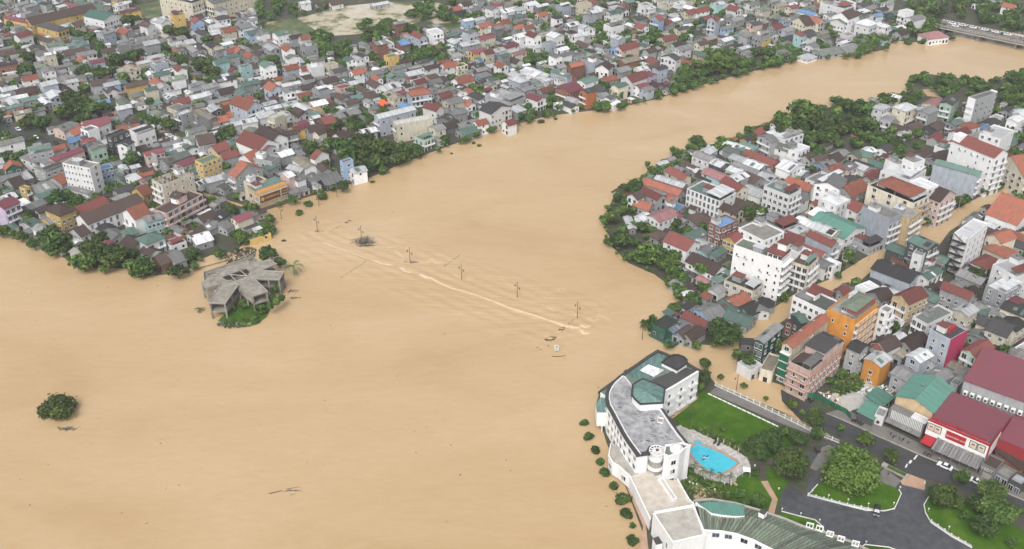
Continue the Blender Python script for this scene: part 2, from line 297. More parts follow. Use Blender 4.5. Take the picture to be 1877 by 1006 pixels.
S('sand_clearing', 'P', [(780, 38), (830, 26), (860, 40), (800, 44)], .41, 'sand'); S('sand_clearing', 'P', [(615, 95), (660, 90), (680, 98), (625, 103)], .40, 'sand')
S('rough_field', 'P', [(250, 10), (300, 0), (300, 24), (275, 40), (250, 32)], .39, 'rough_grass'); S('rough_field', 'P', [(780, 45), (850, 40), (870, 54), (800, 58)], .43, 'rough_grass'); S('rough_field', 'P', [(470, 50), (540, 30), (580, 56), (570, 76), (500, 72)], .405, 'rough_grass')
S('muddy_playground', 'P', [(62, 24), (110, 14), (125, 22), (75, 36)], .4, 'sand')
for n_, pts in enumerate([[(243, 117), (268, 112), (275, 124), (250, 128)], [(345, 30), (470, 18), (470, 26), (350, 38)], [(200, 122), (225, 120), (228, 127), (202, 128)], [(290, 232), (320, 228), (318, 240), (292, 243)], [(1620, 215), (1640, 200), (1655, 240), (1630, 245)], [(1690, 164), (1745, 158), (1750, 182), (1700, 176)], [(355, 480), (420, 462), (440, 470), (360, 492)], [(1555, 225), (1580, 235), (1590, 252), (1560, 250)]]):
    S('flood_water', 'P', pts, .46 + n_ * .004, 'water')
S('street', 'P', [(-60, 222), (10, 226), (60, 246), (120, 262), (190, 284), (285, 312), (282, 320), (180, 294), (100, 272), (50, 256), (-60, 240)], .40, 'asphalt')
# streets and drive by the hotel
S('main_road', 'X', [(330, -10), (455, 25), (620, 92), (830, 190), (1120, 318), (1400, 430), (1640, 545), (1960, 690), (1960, 790), (1600, 640), (1380, 520), (1150, 470), (1040, 440), (830, 310), (620, 205), (450, 128), (330, 60)], .46, 'asphalt')
b = MB(); b.prism(wpoly('X', [(455, 5), (620, 72), (830, 170), (1125, 300), (1400, 412), (1640, 525), (1960, 668), (1960, 610), (1700, 500), (1560, 420), (1180, 250), (900, 110), (640, 0), (560, -30)], .58), .3, .6, 'pavement'); tag(b.build('pavement'), kind='structure')
b = MB(); b.wallpath([tuple(atq('X', x, y, .6)[:2]) for x, y in [(455, 6), (620, 73), (830, 171), (1125, 301), (1400, 413), (1640, 526), (1960, 669)]], .3, .3, .63, 'pale_concrete'); tag(b.build('kerb'), kind='structure')
S('hotel_drive', 'X', [(95, 560), (180, 520), (300, 590), (330, 480), (380, 400), (300, 330), (420, 230), (520, 230), (820, 450), (960, 560), (1000, 470), (1170, 500), (1170, 640), (1300, 800), (1960, 1040), (1960, 1100), (600, 1100), (440, 850), (130, 710)], .455, 'wet_asphalt')
S('gate_paving', 'X', [(800, 470), (870, 400), (990, 490), (940, 550)], .462, 'pavement'); S('gate_apron', 'X', [(985, 495), (1040, 440), (1170, 490), (1160, 560), (1000, 520)], .464, 'tan_path')
S('parking_strip', 'X', [(420, 250), (470, 232), (560, 290), (480, 330), (380, 420), (330, 400)], .466, 'pavement')
S('promenade', 'Q', [(1050, 445), (1075, 440), (1640, 690), (1900, 800), (1880, 830), (1600, 735), (1010, 480)], .47, 'pavement')
S('promenade_water', 'Q', [(1062, 425), (1640, 660), (1600, 560), (1450, 420), (1300, 340), (1190, 320), (1080, 380)], .50, 'water')
S('shop_front_road', 'S', [(510, 770), (560, 800), (760, 900), (1120, 1080), (1050, 1130), (700, 1060), (520, 880)], .52, 'asphalt')
LAWNS = [('hotel_lawn', 'Q', [(735, 668), (960, 465), (1010, 485), (1480, 705), (1600, 790), (1620, 860), (1540, 960), (1300, 960), (1150, 850), (990, 790), (880, 750), (790, 730)]), ('garden_lawn', 'V', [(700, 400), (745, 350), (800, 300), (1000, 395), (1160, 418), (1250, 360), (1330, 330), (1480, 400), (1600, 520), (1560, 640), (1420, 660), (1200, 590), (1000, 560), (780, 550), (700, 430)]),
         ('oval_lawn', 'X', [(318, 598), (390, 522), (470, 470), (600, 440), (790, 490), (910, 525), (975, 560), (990, 585), (965, 640), (940, 692), (870, 708), (740, 705), (600, 670)]), ('side_lawn', 'X', [(1157, 665), (1190, 612), (1450, 640), (1700, 760), (1960, 900), (1960, 1080), (1640, 1010), (1500, 972), (1350, 890), (1205, 790), (1165, 720)]),
         ('corner_lawn', 'X', [(130, 716), (250, 748), (370, 778), (425, 825), (437, 870), (330, 850), (200, 800), (110, 745)]), ('strip_lawn', 'X', [(705, 975), (730, 955), (900, 975), (980, 1000), (700, 1020)]), ('verge', 'X', [(20, 380), (180, 500), (120, 600), (100, 700), (60, 560), (20, 470)])]
for i, (nm, t, pts) in enumerate(LAWNS): S(nm, t, pts, .475 + i * .004, 'lawn')
for nm, t, pts in (('kerb_line', 'X', [(318, 598), (600, 672), (740, 707), (870, 710), (942, 694), (967, 642), (992, 585), (975, 558)]), ('kerb_line', 'X', [(1190, 606), (1155, 665), (1165, 722), (1205, 792), (1350, 892), (1500, 975)]), ('kerb_line', 'X', [(130, 714), (250, 746), (370, 776), (425, 823), (437, 870)]), ('kerb_line', 'X', [(318, 598), (388, 520)]), ('kerb_line', 'X', [(700, 975), (730, 953), (900, 973), (980, 1000)])):
    b = MB(); b.wallpath([tuple(atq(t, x, y, .5)[:2]) for x, y in pts], .22, .3, .72, 'white_paint'); tag(b.build(nm), kind='structure')
S('garden_path', 'V', [(1440, 400), (1500, 395), (1520, 440), (1590, 560), (1560, 690), (1500, 680), (1540, 560), (1470, 450)], .506, 'tan_path'); S('garden_path', 'v', [(1330, 850), (1370, 830), (1450, 910), (1420, 925)], .508, 'tan_path')
S('riverside_path', 'V', [(235, 440), (265, 470), (410, 770), (420, 900), (440, 1060), (350, 1060), (385, 800), (300, 600)], .60, 'tan_path')
S('garden_soil', 'V', [(700, 430), (740, 350), (800, 470), (1000, 500), (1080, 490), (1100, 560), (780, 552)], .510, 'brown')
S('back_terrace', 'q', [(900, 760), (1090, 560), (1250, 540), (1250, 570), (960, 800)], .512, 'tan_path')
# the weir: standing waves over the drowned causeway, and foam
RAP = [(560, 408), (600, 428), (700, 462), (800, 500), (950, 548), (1058, 582), (1110, 606)]
def rap_pt(t, off):                       # t along the causeway 0..1, off metres downstream
    f = t * (len(RAP) - 1); i = min(int(f), len(RAP) - 2); f -= i; a = at(*RAP[i]); c = at(*RAP[i + 1]); d = (c - a).normalized(); p = a.lerp(c, f); n = Vector((d.y, -d.x, 0)); return p + n * off, d, n
CRESTS = [([(594, 446), (620, 456), (650, 466), (684, 478)], .55), ([(684, 478), (700, 484), (716, 487)], .8), ([(735, 492), (742, 498), (752, 500)], 1.0), ([(771, 505), (782, 510), (790, 511)], .9), ([(792, 512), (805, 520), (830, 530), (870, 541), (900, 552)], .75),
               ([(900, 552), (940, 568), (980, 580), (1010, 590)], .8), ([(1010, 590), (1030, 597), (1050, 602), (1062, 602)], 1.1), ([(1064, 606), (1069, 612), (1077, 612)], 1.3), ([(1066, 598), (1073, 601), (1080, 599)], .9), ([(1078, 585), (1088, 590), (1097, 587)], 1.0), ([(1098, 577), (1104, 582), (1108, 581)], .7),
               ([(724, 461), (733, 468), (740, 474)], .9), ([(765, 482), (775, 483), (785, 482), (792, 477)], .9), ([(790, 476), (800, 483), (810, 482)], 1.0), ([(800, 468), (815, 470)], .6), ([(829, 502), (838, 508), (846, 513)], .8), ([(855, 513), (866, 512)], .6), ([(920, 513), (935, 524), (944, 528)], .6), ([(993, 543), (1003, 548), (1012, 548)], .7),
               ([(1006, 566), (1016, 570)], .8), ([(1024, 532), (1030, 528), (1036, 533)], .6), ([(1050, 573), (1056, 579)], .7), ([(688, 454), (705, 453), (716, 454), (735, 451)], .45), ([(1120, 590), (1132, 590)], .7), ([(1142, 655), (1155, 660), (1160, 662)], .6), ([(1060, 535), (1070, 537)], .4), ([(748, 502), (760, 503)], .4)]
NS, NO = 420, 110; TT = np.repeat(np.arange(NS + 1) / NS, NO + 1); OO = np.tile(-18 + 44 * np.arange(NO + 1) / NO, NS + 1)
XY = np.array([tuple(rap_pt(min(t, .99999), o)[0])[:2] for t, o in zip(TT, OO)]); FO = np.zeros(len(XY)); cr_ = random.Random(8)
segs = [(pts, w) for pts, w in CRESTS]; MAIN_ = [c[0] for c in CRESTS[:9]]
for i in range(60):
    t = cr_.random(); o = cr_.gauss(-4, 4.5); p, d, n = rap_pt(t, o); a = p - d * cr_.uniform(.3, 1.8) + n * cr_.uniform(-.4, .4); segs.append(((tuple(a), tuple(p), tuple(p + d * cr_.uniform(.3, 1.6) - n * .3)), cr_.uniform(.18, .4)))
for pts, w in segs:
    Q_ = [np.array((at(*p) if len(p) == 2 else p)[:2]) for p in pts]
    for a, c in zip(Q_, Q_[1:]):
        ab = c - a; t = np.clip(((XY - a) @ ab) / (ab @ ab), 0, 1); dv = XY - (a + t[:, None] * ab); dd = np.hypot(dv[:, 0], dv[:, 1]); up = dv[:, 1] > 0; ww = np.where(up, w * .9, w * .32); FO = np.maximum(FO, np.exp(-(dd / ww) ** 2) * (.75 if pts[0][1] > 440 and w > .5 and len(pts[0]) == 2 and pts in MAIN_ else .38))
EE = np.minimum(1, TT * 8) * np.minimum(1, (1 - TT) * 8) * np.minimum(1, (OO + 18) / 6) * np.minimum(1, (26 - OO) / 6); SS = TT * 125
WW = np.sin(OO * 1.45 + np.sin(SS * .13) * 1.3 + np.sin(SS * .045) * 2) * np.where((OO > -2) & (OO < 11), .085, .03) + np.sin(SS * .9 + OO * .8) * .05 + np.sin(SS * .31 - OO * 1.1) * .06 + np.sin(SS * 1.7 + OO * 2.3) * .03
ZZ = .012 + EE * (WW + .2) + FO * .14 * EE; FO *= np.minimum(1, EE * 3)
k = (np.arange(NS)[:, None] * (NO + 1) + np.arange(NO)[None, :]).ravel(); fs = np.stack([k, k + 1, k + NO + 2, k + NO + 1], 1).tolist()
me = bpy.data.meshes.new('rapids'); me.from_pydata(np.column_stack([XY, ZZ]).tolist(), [], fs); me.materials.append(MATS['rapid_water']); me.polygons.foreach_set('use_smooth', [True] * len(fs)); fa = me.attributes.new('foam', 'FLOAT', 'POINT'); fa.data.foreach_set('value', FO)
if me.polygons[0].normal.z < 0: me.flip_normals()
tag(link('rapids', me), kind='structure')
# ------------------------------------------------------------------ buildings
SH = 3.2
CN = {'w': 'white', 'g': 'grey', 's': 'blue-grey', 'c': 'cream', 'y': 'yellow', 'b': 'blue', 'p': 'pink', 'n': 'brick', 'v': 'mint green', 'l': 'lilac', 'a': 'aqua', 'k': 'black', 'O': 'orange', 'o': 'rust orange', 'M': 'magenta', 'G': 'dark green', 't': 'tan', 'r': 'dark red', 'd': 'dark grey'}
RN = {'r': 'red tiled', 'o': 'orange tiled', 'm': 'dark brown tiled', 'g': 'grey tin', 'w': 'white tin', 't': 'teal tin', 'b': 'blue tin', 'k': 'black', 'c': 'bare concrete', 'p': 'pink tin', 'e': 'beige tin', 'v': 'pale green', 'M': 'maroon tin', 'T': 'teal tin', 'q': 'stained green'}
WINM = {}
WR = random.Random(77)
def win_mesh(w, h, style):
    v_ = WR.choice((0, 0, 0, 1, 1, 2)); k = (round(w, 1), round(h, 1), style, v_)
    if k in WINM: return WINM[k]
    w, h, _, _v = k; b = MB(); t = .09
    b.box(-w / 2, w / 2, -.05, .04, .0, h, ('glass', 'glass_sky', 'glass')[v_], .3)
    if v_ == 2: b.box(-w / 2 + .02, w * .1, -.056, -.05, .1, h - .03, 'curtain', .5)
    for x0, x1, z0, z1 in ((-w / 2 - t, -w / 2, -t, h + t), (w / 2, w / 2 + t, -t, h + t), (-w / 2, w / 2, h, h + t), (-w / 2, w / 2, -t, 0)): b.box(x0, x1, -.1, .05, z0, z1, 'frame')
    n = 2 if w > 1 else 1
    for i in range(1, n + (1 if w > 2 else 0)): x = -w / 2 + w * i / (n + (1 if w > 2 else 0)); b.box(x - .03, x + .03, -.08, .0, 0, h, 'frame')
    b.box(-w / 2 - .15, w / 2 + .15, -.22, .0, -t - .08, -t, 'frame')
    WINM[k] = b.mesh('window'); return WINM[k]
def ac_mesh():
    if 'ac' not in WINM: b = MB(); b.box(-.4, .4, -.38, -.02, 0, .6, 'frame', .4, bottom=True); b.bar((0, -.42, .3), (0, -.385, .3), .24, 'dark', 8); WINM['ac'] = b.mesh('air_conditioner')
    return WINM['ac']
BALM = {}
def bal_mesh(w, m='trim'):
    k = (round(w * 2) / 2, m)
    if k in BALM: return BALM[k]
    w = k[0]; b = MB(); b.box(-w / 2, w / 2, -1.1, 0, -.18, 0, m, bottom=True)
    for x0, x1, y0, y1 in ((-w / 2, w / 2, -1.1, -1.02), (-w / 2, -w / 2 + .08, -1.02, 0), (w / 2 - .08, w / 2, -1.02, 0)): b.box(x0, x1, y0, y1, 0, .35, m); b.box(x0, x1, y0, y1, .8, .9, m, bottom=True)
    n = int(w / .6) + 1
    for i in range(n + 1): x = -w / 2 + .06 + (w - .12) * i / n; b.box(x - .04, x + .04, -1.1, -1.03, .35, .8, m)
    BALM[k] = b.mesh('balcony'); return BALM[k]
STY = {'w': (1.2, 1.4, 1.0), 'n': (.7, 1.1, 1.1), 't': (1.1, 2.1, .35), 'r': (2.4, 1.5, .9), 'b': (1.6, 2.2, .1), 'o': (2.2, 2.1, .4), 's': (1.6, 1.6, .8)}
def gable(b, L, D, h, ax, rise, m, t, ov=.5, th=.12, x0=0, y0=0):
    def tr(u, v, z): return (x0 + u, y0 + v, z) if ax == 'x' else (x0 + L - v, y0 + u, z)
    LL, DD = (L, D) if ax == 'x' else (D, L)
    s = rise / (DD / 2)
    for sg in (0, 1):
        e, r = (-ov, DD / 2) if sg == 0 else (DD + ov, DD / 2); ze, zr = h - ov * s, h + rise
        p = [(-ov, e, ze), (LL + ov, e, ze), (LL + ov, r, zr), (-ov, r, zr)]
        if sg: p = p[::-1]
        b.poly([tr(*c) for c in [(a[0], a[1], a[2] + th) for a in p]], m, t); b.poly([tr(*c) for c in p[::-1]], m, t)
        for i in range(4):
            a, c = p[i], p[(i + 1) % 4]
            if abs(a[1] - DD / 2) < 1e-6 and abs(c[1] - DD / 2) < 1e-6: continue
            b.poly([tr(*a), tr(*c), tr(c[0], c[1], c[2] + th), tr(a[0], a[1], a[2] + th)], m, t)
def hip(b, L, D, h, rise, m, t, ov=.5, x0=0, y0=0):
    x1, y1, x2, y2 = x0 - ov, y0 - ov, x0 + L + ov, y0 + D + ov; k = min(L, D) / 2 + ov; z = h; zr = h + rise
    if L >= D: r1, r2 = (x1 + k * .9, (y1 + y2) / 2, zr), (x2 - k * .9, (y1 + y2) / 2, zr)
    else: r1, r2 = ((x1 + x2) / 2, y1 + k * .9, zr), ((x1 + x2) / 2, y2 - k * .9, zr)
    A_, B_, C_, D_ = (x1, y1, z), (x2, y1, z), (x2, y2, z), (x1, y2, z)
    if L >= D: fs_ = [[A_, B_, r2, r1], [C_, D_, r1, r2], [B_, C_, r2], [D_, A_, r1]]
    else: fs_ = [[A_, B_, r1], [B_, C_, r2, r1], [C_, D_, r2], [D_, A_, r1, r2]]
    for f in fs_: b.poly(f, m, t)
    b.poly([D_, C_, B_, A_], m, t)
    b.box(x1, x2, y1, y2, z - .15, z - .01, m, t, bottom=True)
def shell(wb, rb, L, D, h, rt, rc, wc, t, rnd, top_m=None):
    """walls and roof of one building in the builders' current frame"""
    rc = rc if 'R' + rc in MATS else {'s': 'g', 'a': 't', 'y': 'e', 'n': 'm'}[rc]; W = 'W' + wc; R = 'R' + rc; t2 = (t * 7.3) % 1
    if rt in ('gx', 'gy'):
        ax = rt[1]; w = D if ax == 'x' else L; rise = w * (.30 if rc in 'rom' else .17)
        wb.box(0, L, 0, D, 0, h, W, t)
        if ax == 'x':
            for x, fl in ((0, 1), (L, 0)): p = [(x, 0, h), (x, D, h), (x, D / 2, h + rise)]; wb.poly(p[::-1] if fl else p, W, t)
        else:
            for y, fl in ((0, 0), (D, 1)): p = [(0, y, h), (L, y, h), (L / 2, y, h + rise)]; wb.poly(p[::-1] if fl else p, W, t)
        gable(rb, L, D, h, ax, rise, R, t2, ov=.45 if h < 9 else .35)
        if rc in 'ro' and rnd.random() < .8:      # ridge capping
            if ax == 'x': rb.box(-.4, L + .4, D / 2 - .14, D / 2 + .14, h + rise + .02, h + rise + .22, R, .9)
            else: rb.box(L / 2 - .14, L / 2 + .14, -.4, D + .4, h + rise + .02, h + rise + .22, R, .9)
        if rc in 'gwtkqev' and rnd.random() < .6:      # mended sheets of another colour, lapped on the slope
            s_ = rise / (w / 2); e = L if ax == 'x' else D
            for _ in range(rnd.randint(1, 3)):
                u0 = rnd.uniform(0, e * .7); u1 = u0 + rnd.uniform(.12, .3) * e; v0 = rnd.uniform(-.3, w * .2); v1 = rnd.uniform(w * .3, w * .48); sd = rnd.random() < .5; m_ = 'R' + rnd.choice('gwwgkmtq')
                q_ = [(u0, v0), (u1, v0), (u1, v1), (u0, v1)]; q_ = q_ if not sd else [(a, w - c) for a, c in q_][::-1]
                rb.poly([((a, c) if ax == 'x' else (L - c, a)) + (h + .17 + min(c, w - c) * s_,) for a, c in q_], m_, rnd.random())
    elif rt[0] == 'h': wb.box(0, L, 0, D, 0, h, W, t); hip(rb, L, D, h + .02, min(L, D) * .27, R, t2)
    elif rt[0] == 'm':                            # single pitch
        r = .1 * D; wb.box(0, L, 0, D, 0, h - r, W, t)
        wb.poly([(0, 0, h - r), (0, D, h), (0, D, h - r)], W, t); wb.poly([(L, 0, h - r), (L, D, h - r), (L, D, h)], W, t); wb.poly([(0, D, h - r), (0, D, h), (L, D, h), (L, D, h - r)], W, t)
        p = [(-.4, -.4, h - r + .02), (L + .4, -.4, h - r + .02), (L + .4, D + .4, h + .04), (-.4, D + .4, h + .04)]
        rb.poly([(a, c, z + .12) for a, c, z in p], R, t2); rb.poly(p[::-1], R, t2)
        for i in range(4): a, c = p[i], p[(i + 1) % 4]; rb.poly([a, c, (c[0], c[1], c[2] + .12), (a[0], a[1], a[2] + .12)], R, t2)
    elif rt == 'b':                               # barrel vault
        wb.box(0, L, 0, D, 0, h, W, t); n = 6; r = L * .18
        pr = [(L * i / n, h + .05 + r * math.sin(math.pi * i / n)) for i in range(n + 1)]
        for (a, za), (c, zc) in zip(pr, pr[1:]): rb.poly([(a, -.3, za), (c, -.3, zc), (c, D + .3, zc), (a, D + .3, za)], R, t2)
        rb.poly([(a, -.3, z) for a, z in pr], W, t); rb.poly([(a, D + .3, z) for a, z in pr[::-1]], W, t)
    else:                                         # flat with parapet
        hh = h - .75; wb.box(0, L, 0, D, 0, hh, W, t)
        for x0, x1, y0, y1 in ((0, L, 0, .18), (0, L, D - .18, D), (0, .18, .18, D - .18), (L - .18, L, .18, D - .18)): wb.box(x0, x1, y0, y1, hh, h, W, t)
        rb.box(.19, L - .19, .19, D - .19, hh - .05, hh + .05, R, t2)
def extras(root, L, D, h, rt, rnd, hero):
    """roof tank, stair hut, tin awning: parts of their own on flat roofs"""
    if rt == 'f':
        z = h - .7
        if L > 5 and D > 6 and rnd.random() < .75:
            w, d = min(3.4, L * .5), min(4, D * .4); x = rnd.uniform(.3, max(.31, L - w - .3)); y = rnd.uniform(D * .4, max(D * .41, D - d - .3)); b = MB(); b.box(x, x + w, y, y + d, z, z + 2.4, 'Wg' if rnd.random() < .4 else 'Ww', rnd.random()); b.box(x - .25, x + w + .25, y - .25, y + d + .25, z + 2.4, z + 2.52, 'R' + rnd.choice('gwcr'), bottom=True); b.build('stair_hut', root)
            if rnd.random() < .6: b = MB(); b.cyl(x + w / 2, y + d / 2, z + 2.53, z + 3.9, .55, 'steel', 9); b.build('water_tank', root)
        if D > 7 and rnd.random() < .6:
            b = MB(); d = D * rnd.uniform(.25, .45); k = rnd.choice('gwtkr'); b.poly([(.2, .3, z + 2.1), (L - .2, .3, z + 2.1), (L - .2, d, z + 2.5), (.2, d, z + 2.5)], 'R' + k, rnd.random()); b.poly([(.2, d, z + 2.45), (L - .2, d, z + 2.45), (L - .2, .3, z + 2.05), (.2, .3, z + 2.05)], 'R' + k)
            for x in (.35, L - .35):
                for y in (.45, d - .2): b.bar((x, y, z), (x, y, z + 2.1), .05, 'frame')
            b.build('awning', root)
    elif rnd.random() < (.35 if hero else .2) and L > 4.5 and D > 5:
        b = MB(); b.cyl(L * .5 + .6, D * .62, h + .5, h + 2.3, .55, 'steel', 9); b.box(L * .5 - .1, L * .5 + 1.3, D * .62 - .7, D * .62 + .7, h - .3, h + .5, 'pale_concrete'); b.build('water_tank', root)
def small_windows(b, L, D, st, rt, t, rnd, front):
    def pane(face, u, z, w, hh):
        for k, (g, m, o) in enumerate(((.09, 'frame', .025), (0, 'glass', .05))):
            a, c, z0, z1 = u - w / 2 - g, u + w / 2 + g, z - g, z + hh + g
            if face == 'y': p = [(a, -o, z0), (c, -o, z0), (c, -o, z1), (a, -o, z1)]
            elif face == 'x': p = [(-o, c, z0), (-o, a, z0), (-o, a, z1), (-o, c, z1)]
            elif face == 'Y': p = [(c, D + o, z0), (a, D + o, z0), (a, D + o, z1), (c, D + o, z1)]
            else: p = [(L + o, a, z0), (L + o, c, z0), (L + o, c, z1), (L + o, a, z1)]
            b.poly(p, m, rnd.random())
    for f in 'xyXY':
        sp = L if f in 'yY' else D; fr = f.lower() == front; n = max(1, int(sp / (2.3 if fr else 4.2)))
        for i in range(n):
            for s_ in range(max(1, int(st + .3))):
                if rnd.random() < (.12 if fr else .45): continue
                u = sp * (i + .5) / n; big = fr and rnd.random() < .4
                pane(f, u, s_ * SH + (.5 if big else 1.2), min(sp / n * .7, 1.5 if big else .95), 2.0 if big else 1.15)
        if fr and f == front and st >= 2:
            for s_ in range(1, int(st + .3)):
                if rnd.random() < .65:
                    z = s_ * SH + .15
                    if f == 'x': b.box(-1.0, -.02, .3, D - .3, z - .12, z, 'trim', t, bottom=True); b.box(-1.0, -.94, .3, D - .3, z, z + .8, 'trim', t)
                    else: b.box(.3, L - .3, -1.0, -.02, z - .12, z, 'trim', t, bottom=True); b.box(.3, L - .3, -1.0, -.94, z, z + .8, 'trim', t)
import re
NB = [0]; INFO = {}
def building(A, ang, L, D, st, rt, rc, wc, name=None, label=None, hero=False, win=None, seed=None, base=0.0, wb_m=None):
    NB[0] += 1; rnd = random.Random(NB[0] * 31 + 5 if seed is None else seed); t = rnd.random(); h = st * SH + .4
    wb, rb, nb = MB(), MB(), MB(); shell(wb, rb, L, D, h, rt, rc, wc, t, rnd)
    front = 'x' if rt in ('gx', 'f') and L >= D or rt == 'gx' else 'y'
    ww = win or ''
    for f, n, s_ in re.findall(r'([xyXY])(\d+)([a-zA-Z-])', ww):
        if hero: continue
    root = wb.build(name or 'house', None, (A[0], A[1], base), ang)
    rb.build('roof', root)
    if hero:
        specs = re.findall(r'([xy])(\d+)([a-zA-Z-])', ww) if ww else [('x', max(1, int(D / 3.6)), 'w'), ('y', max(1, int(L / 3.0)), rnd.choice('wtb'))]
        for f, n, s_ in specs:
            n = int(n); sp = L if f == 'y' else D
            if not n or s_ == '-': continue
            w, hh, z0 = STY[s_.lower() if s_.lower() in STY else 'w']; w = min(w, sp / n * .72)
            for r in range(max(1, int(st + .3))):
                z = r * SH + z0 + .1
                if z + hh > h - .3: continue
                for i in range(n):
                    if s_ in 'n' and rnd.random() < .25: continue
                    u = sp * (i + .5) / n; o = link('window', win_mesh(w, hh, s_), root, (u, -.005, z) if f == 'y' else (-.005, u, z), 0 if f == 'y' else -math.pi / 2)
                    if rnd.random() < .16 and s_ in 'wns': link('air_conditioner', ac_mesh(), root, (u + w * .5 + .55, 0, z - .2) if f == 'y' else (0, u - w * .5 - .55, z - .2), 0 if f == 'y' else -math.pi / 2)
                if s_ == 'b' and r > 0: link('balcony', bal_mesh(sp * .9), root, (sp / 2, 0, z - .1) if f == 'y' else (0, sp / 2, z - .1), 0 if f == 'y' else -math.pi / 2)
        small_windows(nb, L, D, st, rt, t, rnd, 'none')
        nb.V and None
    else:
        if win == '-': pass
        else: small_windows(nb, L, D, st, rt, t, rnd, front)
        if nb.F: tag(nb.build('windows', root), kind='stuff')
    extras(root, L, D, h, rt, rnd, hero)
    if label: tag(root, label, (name or 'house').replace('_', ' '), None)
    else:
        sto = {1: 'single-storey', 2: 'two-storey', 3: 'three-storey', 4: 'four-storey', 5: 'five-storey'}.get(int(st + .5), 'low' if st < 1 else 'tall')
        sh = {'f': 'flat roof', 'h': 'hipped roof', 'm': 'single-pitch roof', 'b': 'vaulted roof'}.get(rt[0], 'gable roof')
        noun = (name or 'house').replace('_', ' '); sto = '' if noun == 'low house' else sto + ' '
        pend(root, f"{sto}{CN[wc]} {noun} with {RN.get(rc, 'brown').replace(' tiled', '').replace(' tin', '')} {sh}", noun, noun, noun + 's crowded along the flooded river banks')
    return root
def block(t, ax, ay, bx, by, cx, cy, st, rt, rc, wc, name=None, label=None, win=None, hero=None, ext=True):
    name = name if name and name != 'house' else kind_of(st, rt)
    h = st * SH + .4; A = atq(t, ax, ay, h); B = atq(t, bx, by, h); C = atq(t, cx, cy, h)
    ab = B - A; ac = C - A; a1 = math.atan2(ab.y, ab.x); a2 = math.atan2(ac.y, ac.x) - math.pi / 2
    while a2 - a1 > math.pi: a2 -= 2 * math.pi
    while a1 - a2 > math.pi: a2 += 2 * math.pi
    w1, w2 = ab.length, ac.length; ang = (a1 * w1 + a2 * w2) / (w1 + w2)
    ux = Vector((math.cos(ang), math.sin(ang), 0)); uy = Vector((-ux.y, ux.x, 0)); L = max(2.5, ab.dot(ux)); D = max(2.5, ac.dot(uy))
    c = A + ux * L / 2 + uy * D / 2
    for k in cells(c.x, c.y, L + .6, D + .6, ang): OCC.add(k)
    if hero is None: hero = q(t, ax, ay)[1] > 235 and st >= 2
    r = building(A, ang, L, D, st, rt, rc, wc, name, label, hero, win)
    INFO[r.name] = (L, D, h)
    return r
def region_ang(x, y): return math.radians(52 if (x < 420 and y > 330) else 56 if (x < 300 and y < 75) else 43 if x > 1080 and y > 170 else 37)
SPECS = []; MASS = {}
def hs(t, x, y, L, D, st, o, rc, wc, typ='g'):
    h = st * SH + .4; c = atq(t, x, y, h + .6); px, py = q(t, x, y); ang = region_ang(px, py) + RND.uniform(-.06, .06)
    if o == 'u': rt = 'gx'
    else: rt = 'gy'; L, D = D, L
    if typ != 'g': rt = typ
    for k in cells(c.x, c.y, L, D, ang): OCC.add(k)
    SPECS.append((c.x, c.y, ang, L, D, st, rt, rc, wc))
def kind_of(st, rt): return 'low_house' if st < 1.9 else 'townhouse' if (rt == 'f' or st >= 2.9) else 'house'
def place_specs(limit=290):
    have = {}
    for o in COL.objects:
        if o.parent is None and 'category' in o: n = o.name.split('.')[0]; have[n] = have.get(n, 0) + 1
    by = {}
    for sp in SPECS: by.setdefault(kind_of(sp[5], sp[6]), []).append(sp)
    wb, rb, nb = MB(), MB(), MB()
    for k, lst in by.items():
        lst.sort(key=lambda s_: -ppm(s_[1]) * math.sqrt(s_[3] * s_[4]) * (1 + .15 * s_[5]))
        room = limit - have.get(k, 0)
        for i, (x, y, ang, L, D, st, rt, rc, wc) in enumerate(lst):
            ox = x - math.cos(ang) * L / 2 + math.sin(ang) * D / 2; oy = y - math.sin(ang) * L / 2 - math.cos(ang) * D / 2
            if i < room: building((ox, oy), ang, L, D, st, rt, rc, wc, k)
            else:
                rnd = random.Random(i * 7 + 1); t = rnd.random()
                for b in (wb, rb, nb): b.set(ox, oy, 0, ang)
                shell(wb, rb, L, D, st * SH + .4, rt, rc, wc, t, rnd)
                small_windows(nb, L, D, st, rt, t, rnd, 'x' if rt == 'gx' else 'y')
    if wb.F:
        m = tag(wb.build('house_crowd'), 'the smallest low roofs and sheds packed between the houses of both banks', 'houses', None, 'stuff'); rb.build('roofs', m); nb.build('windows', m)
def building_kind(name, st, rt): return name if name and name != 'house' else kind_of(st, rt)
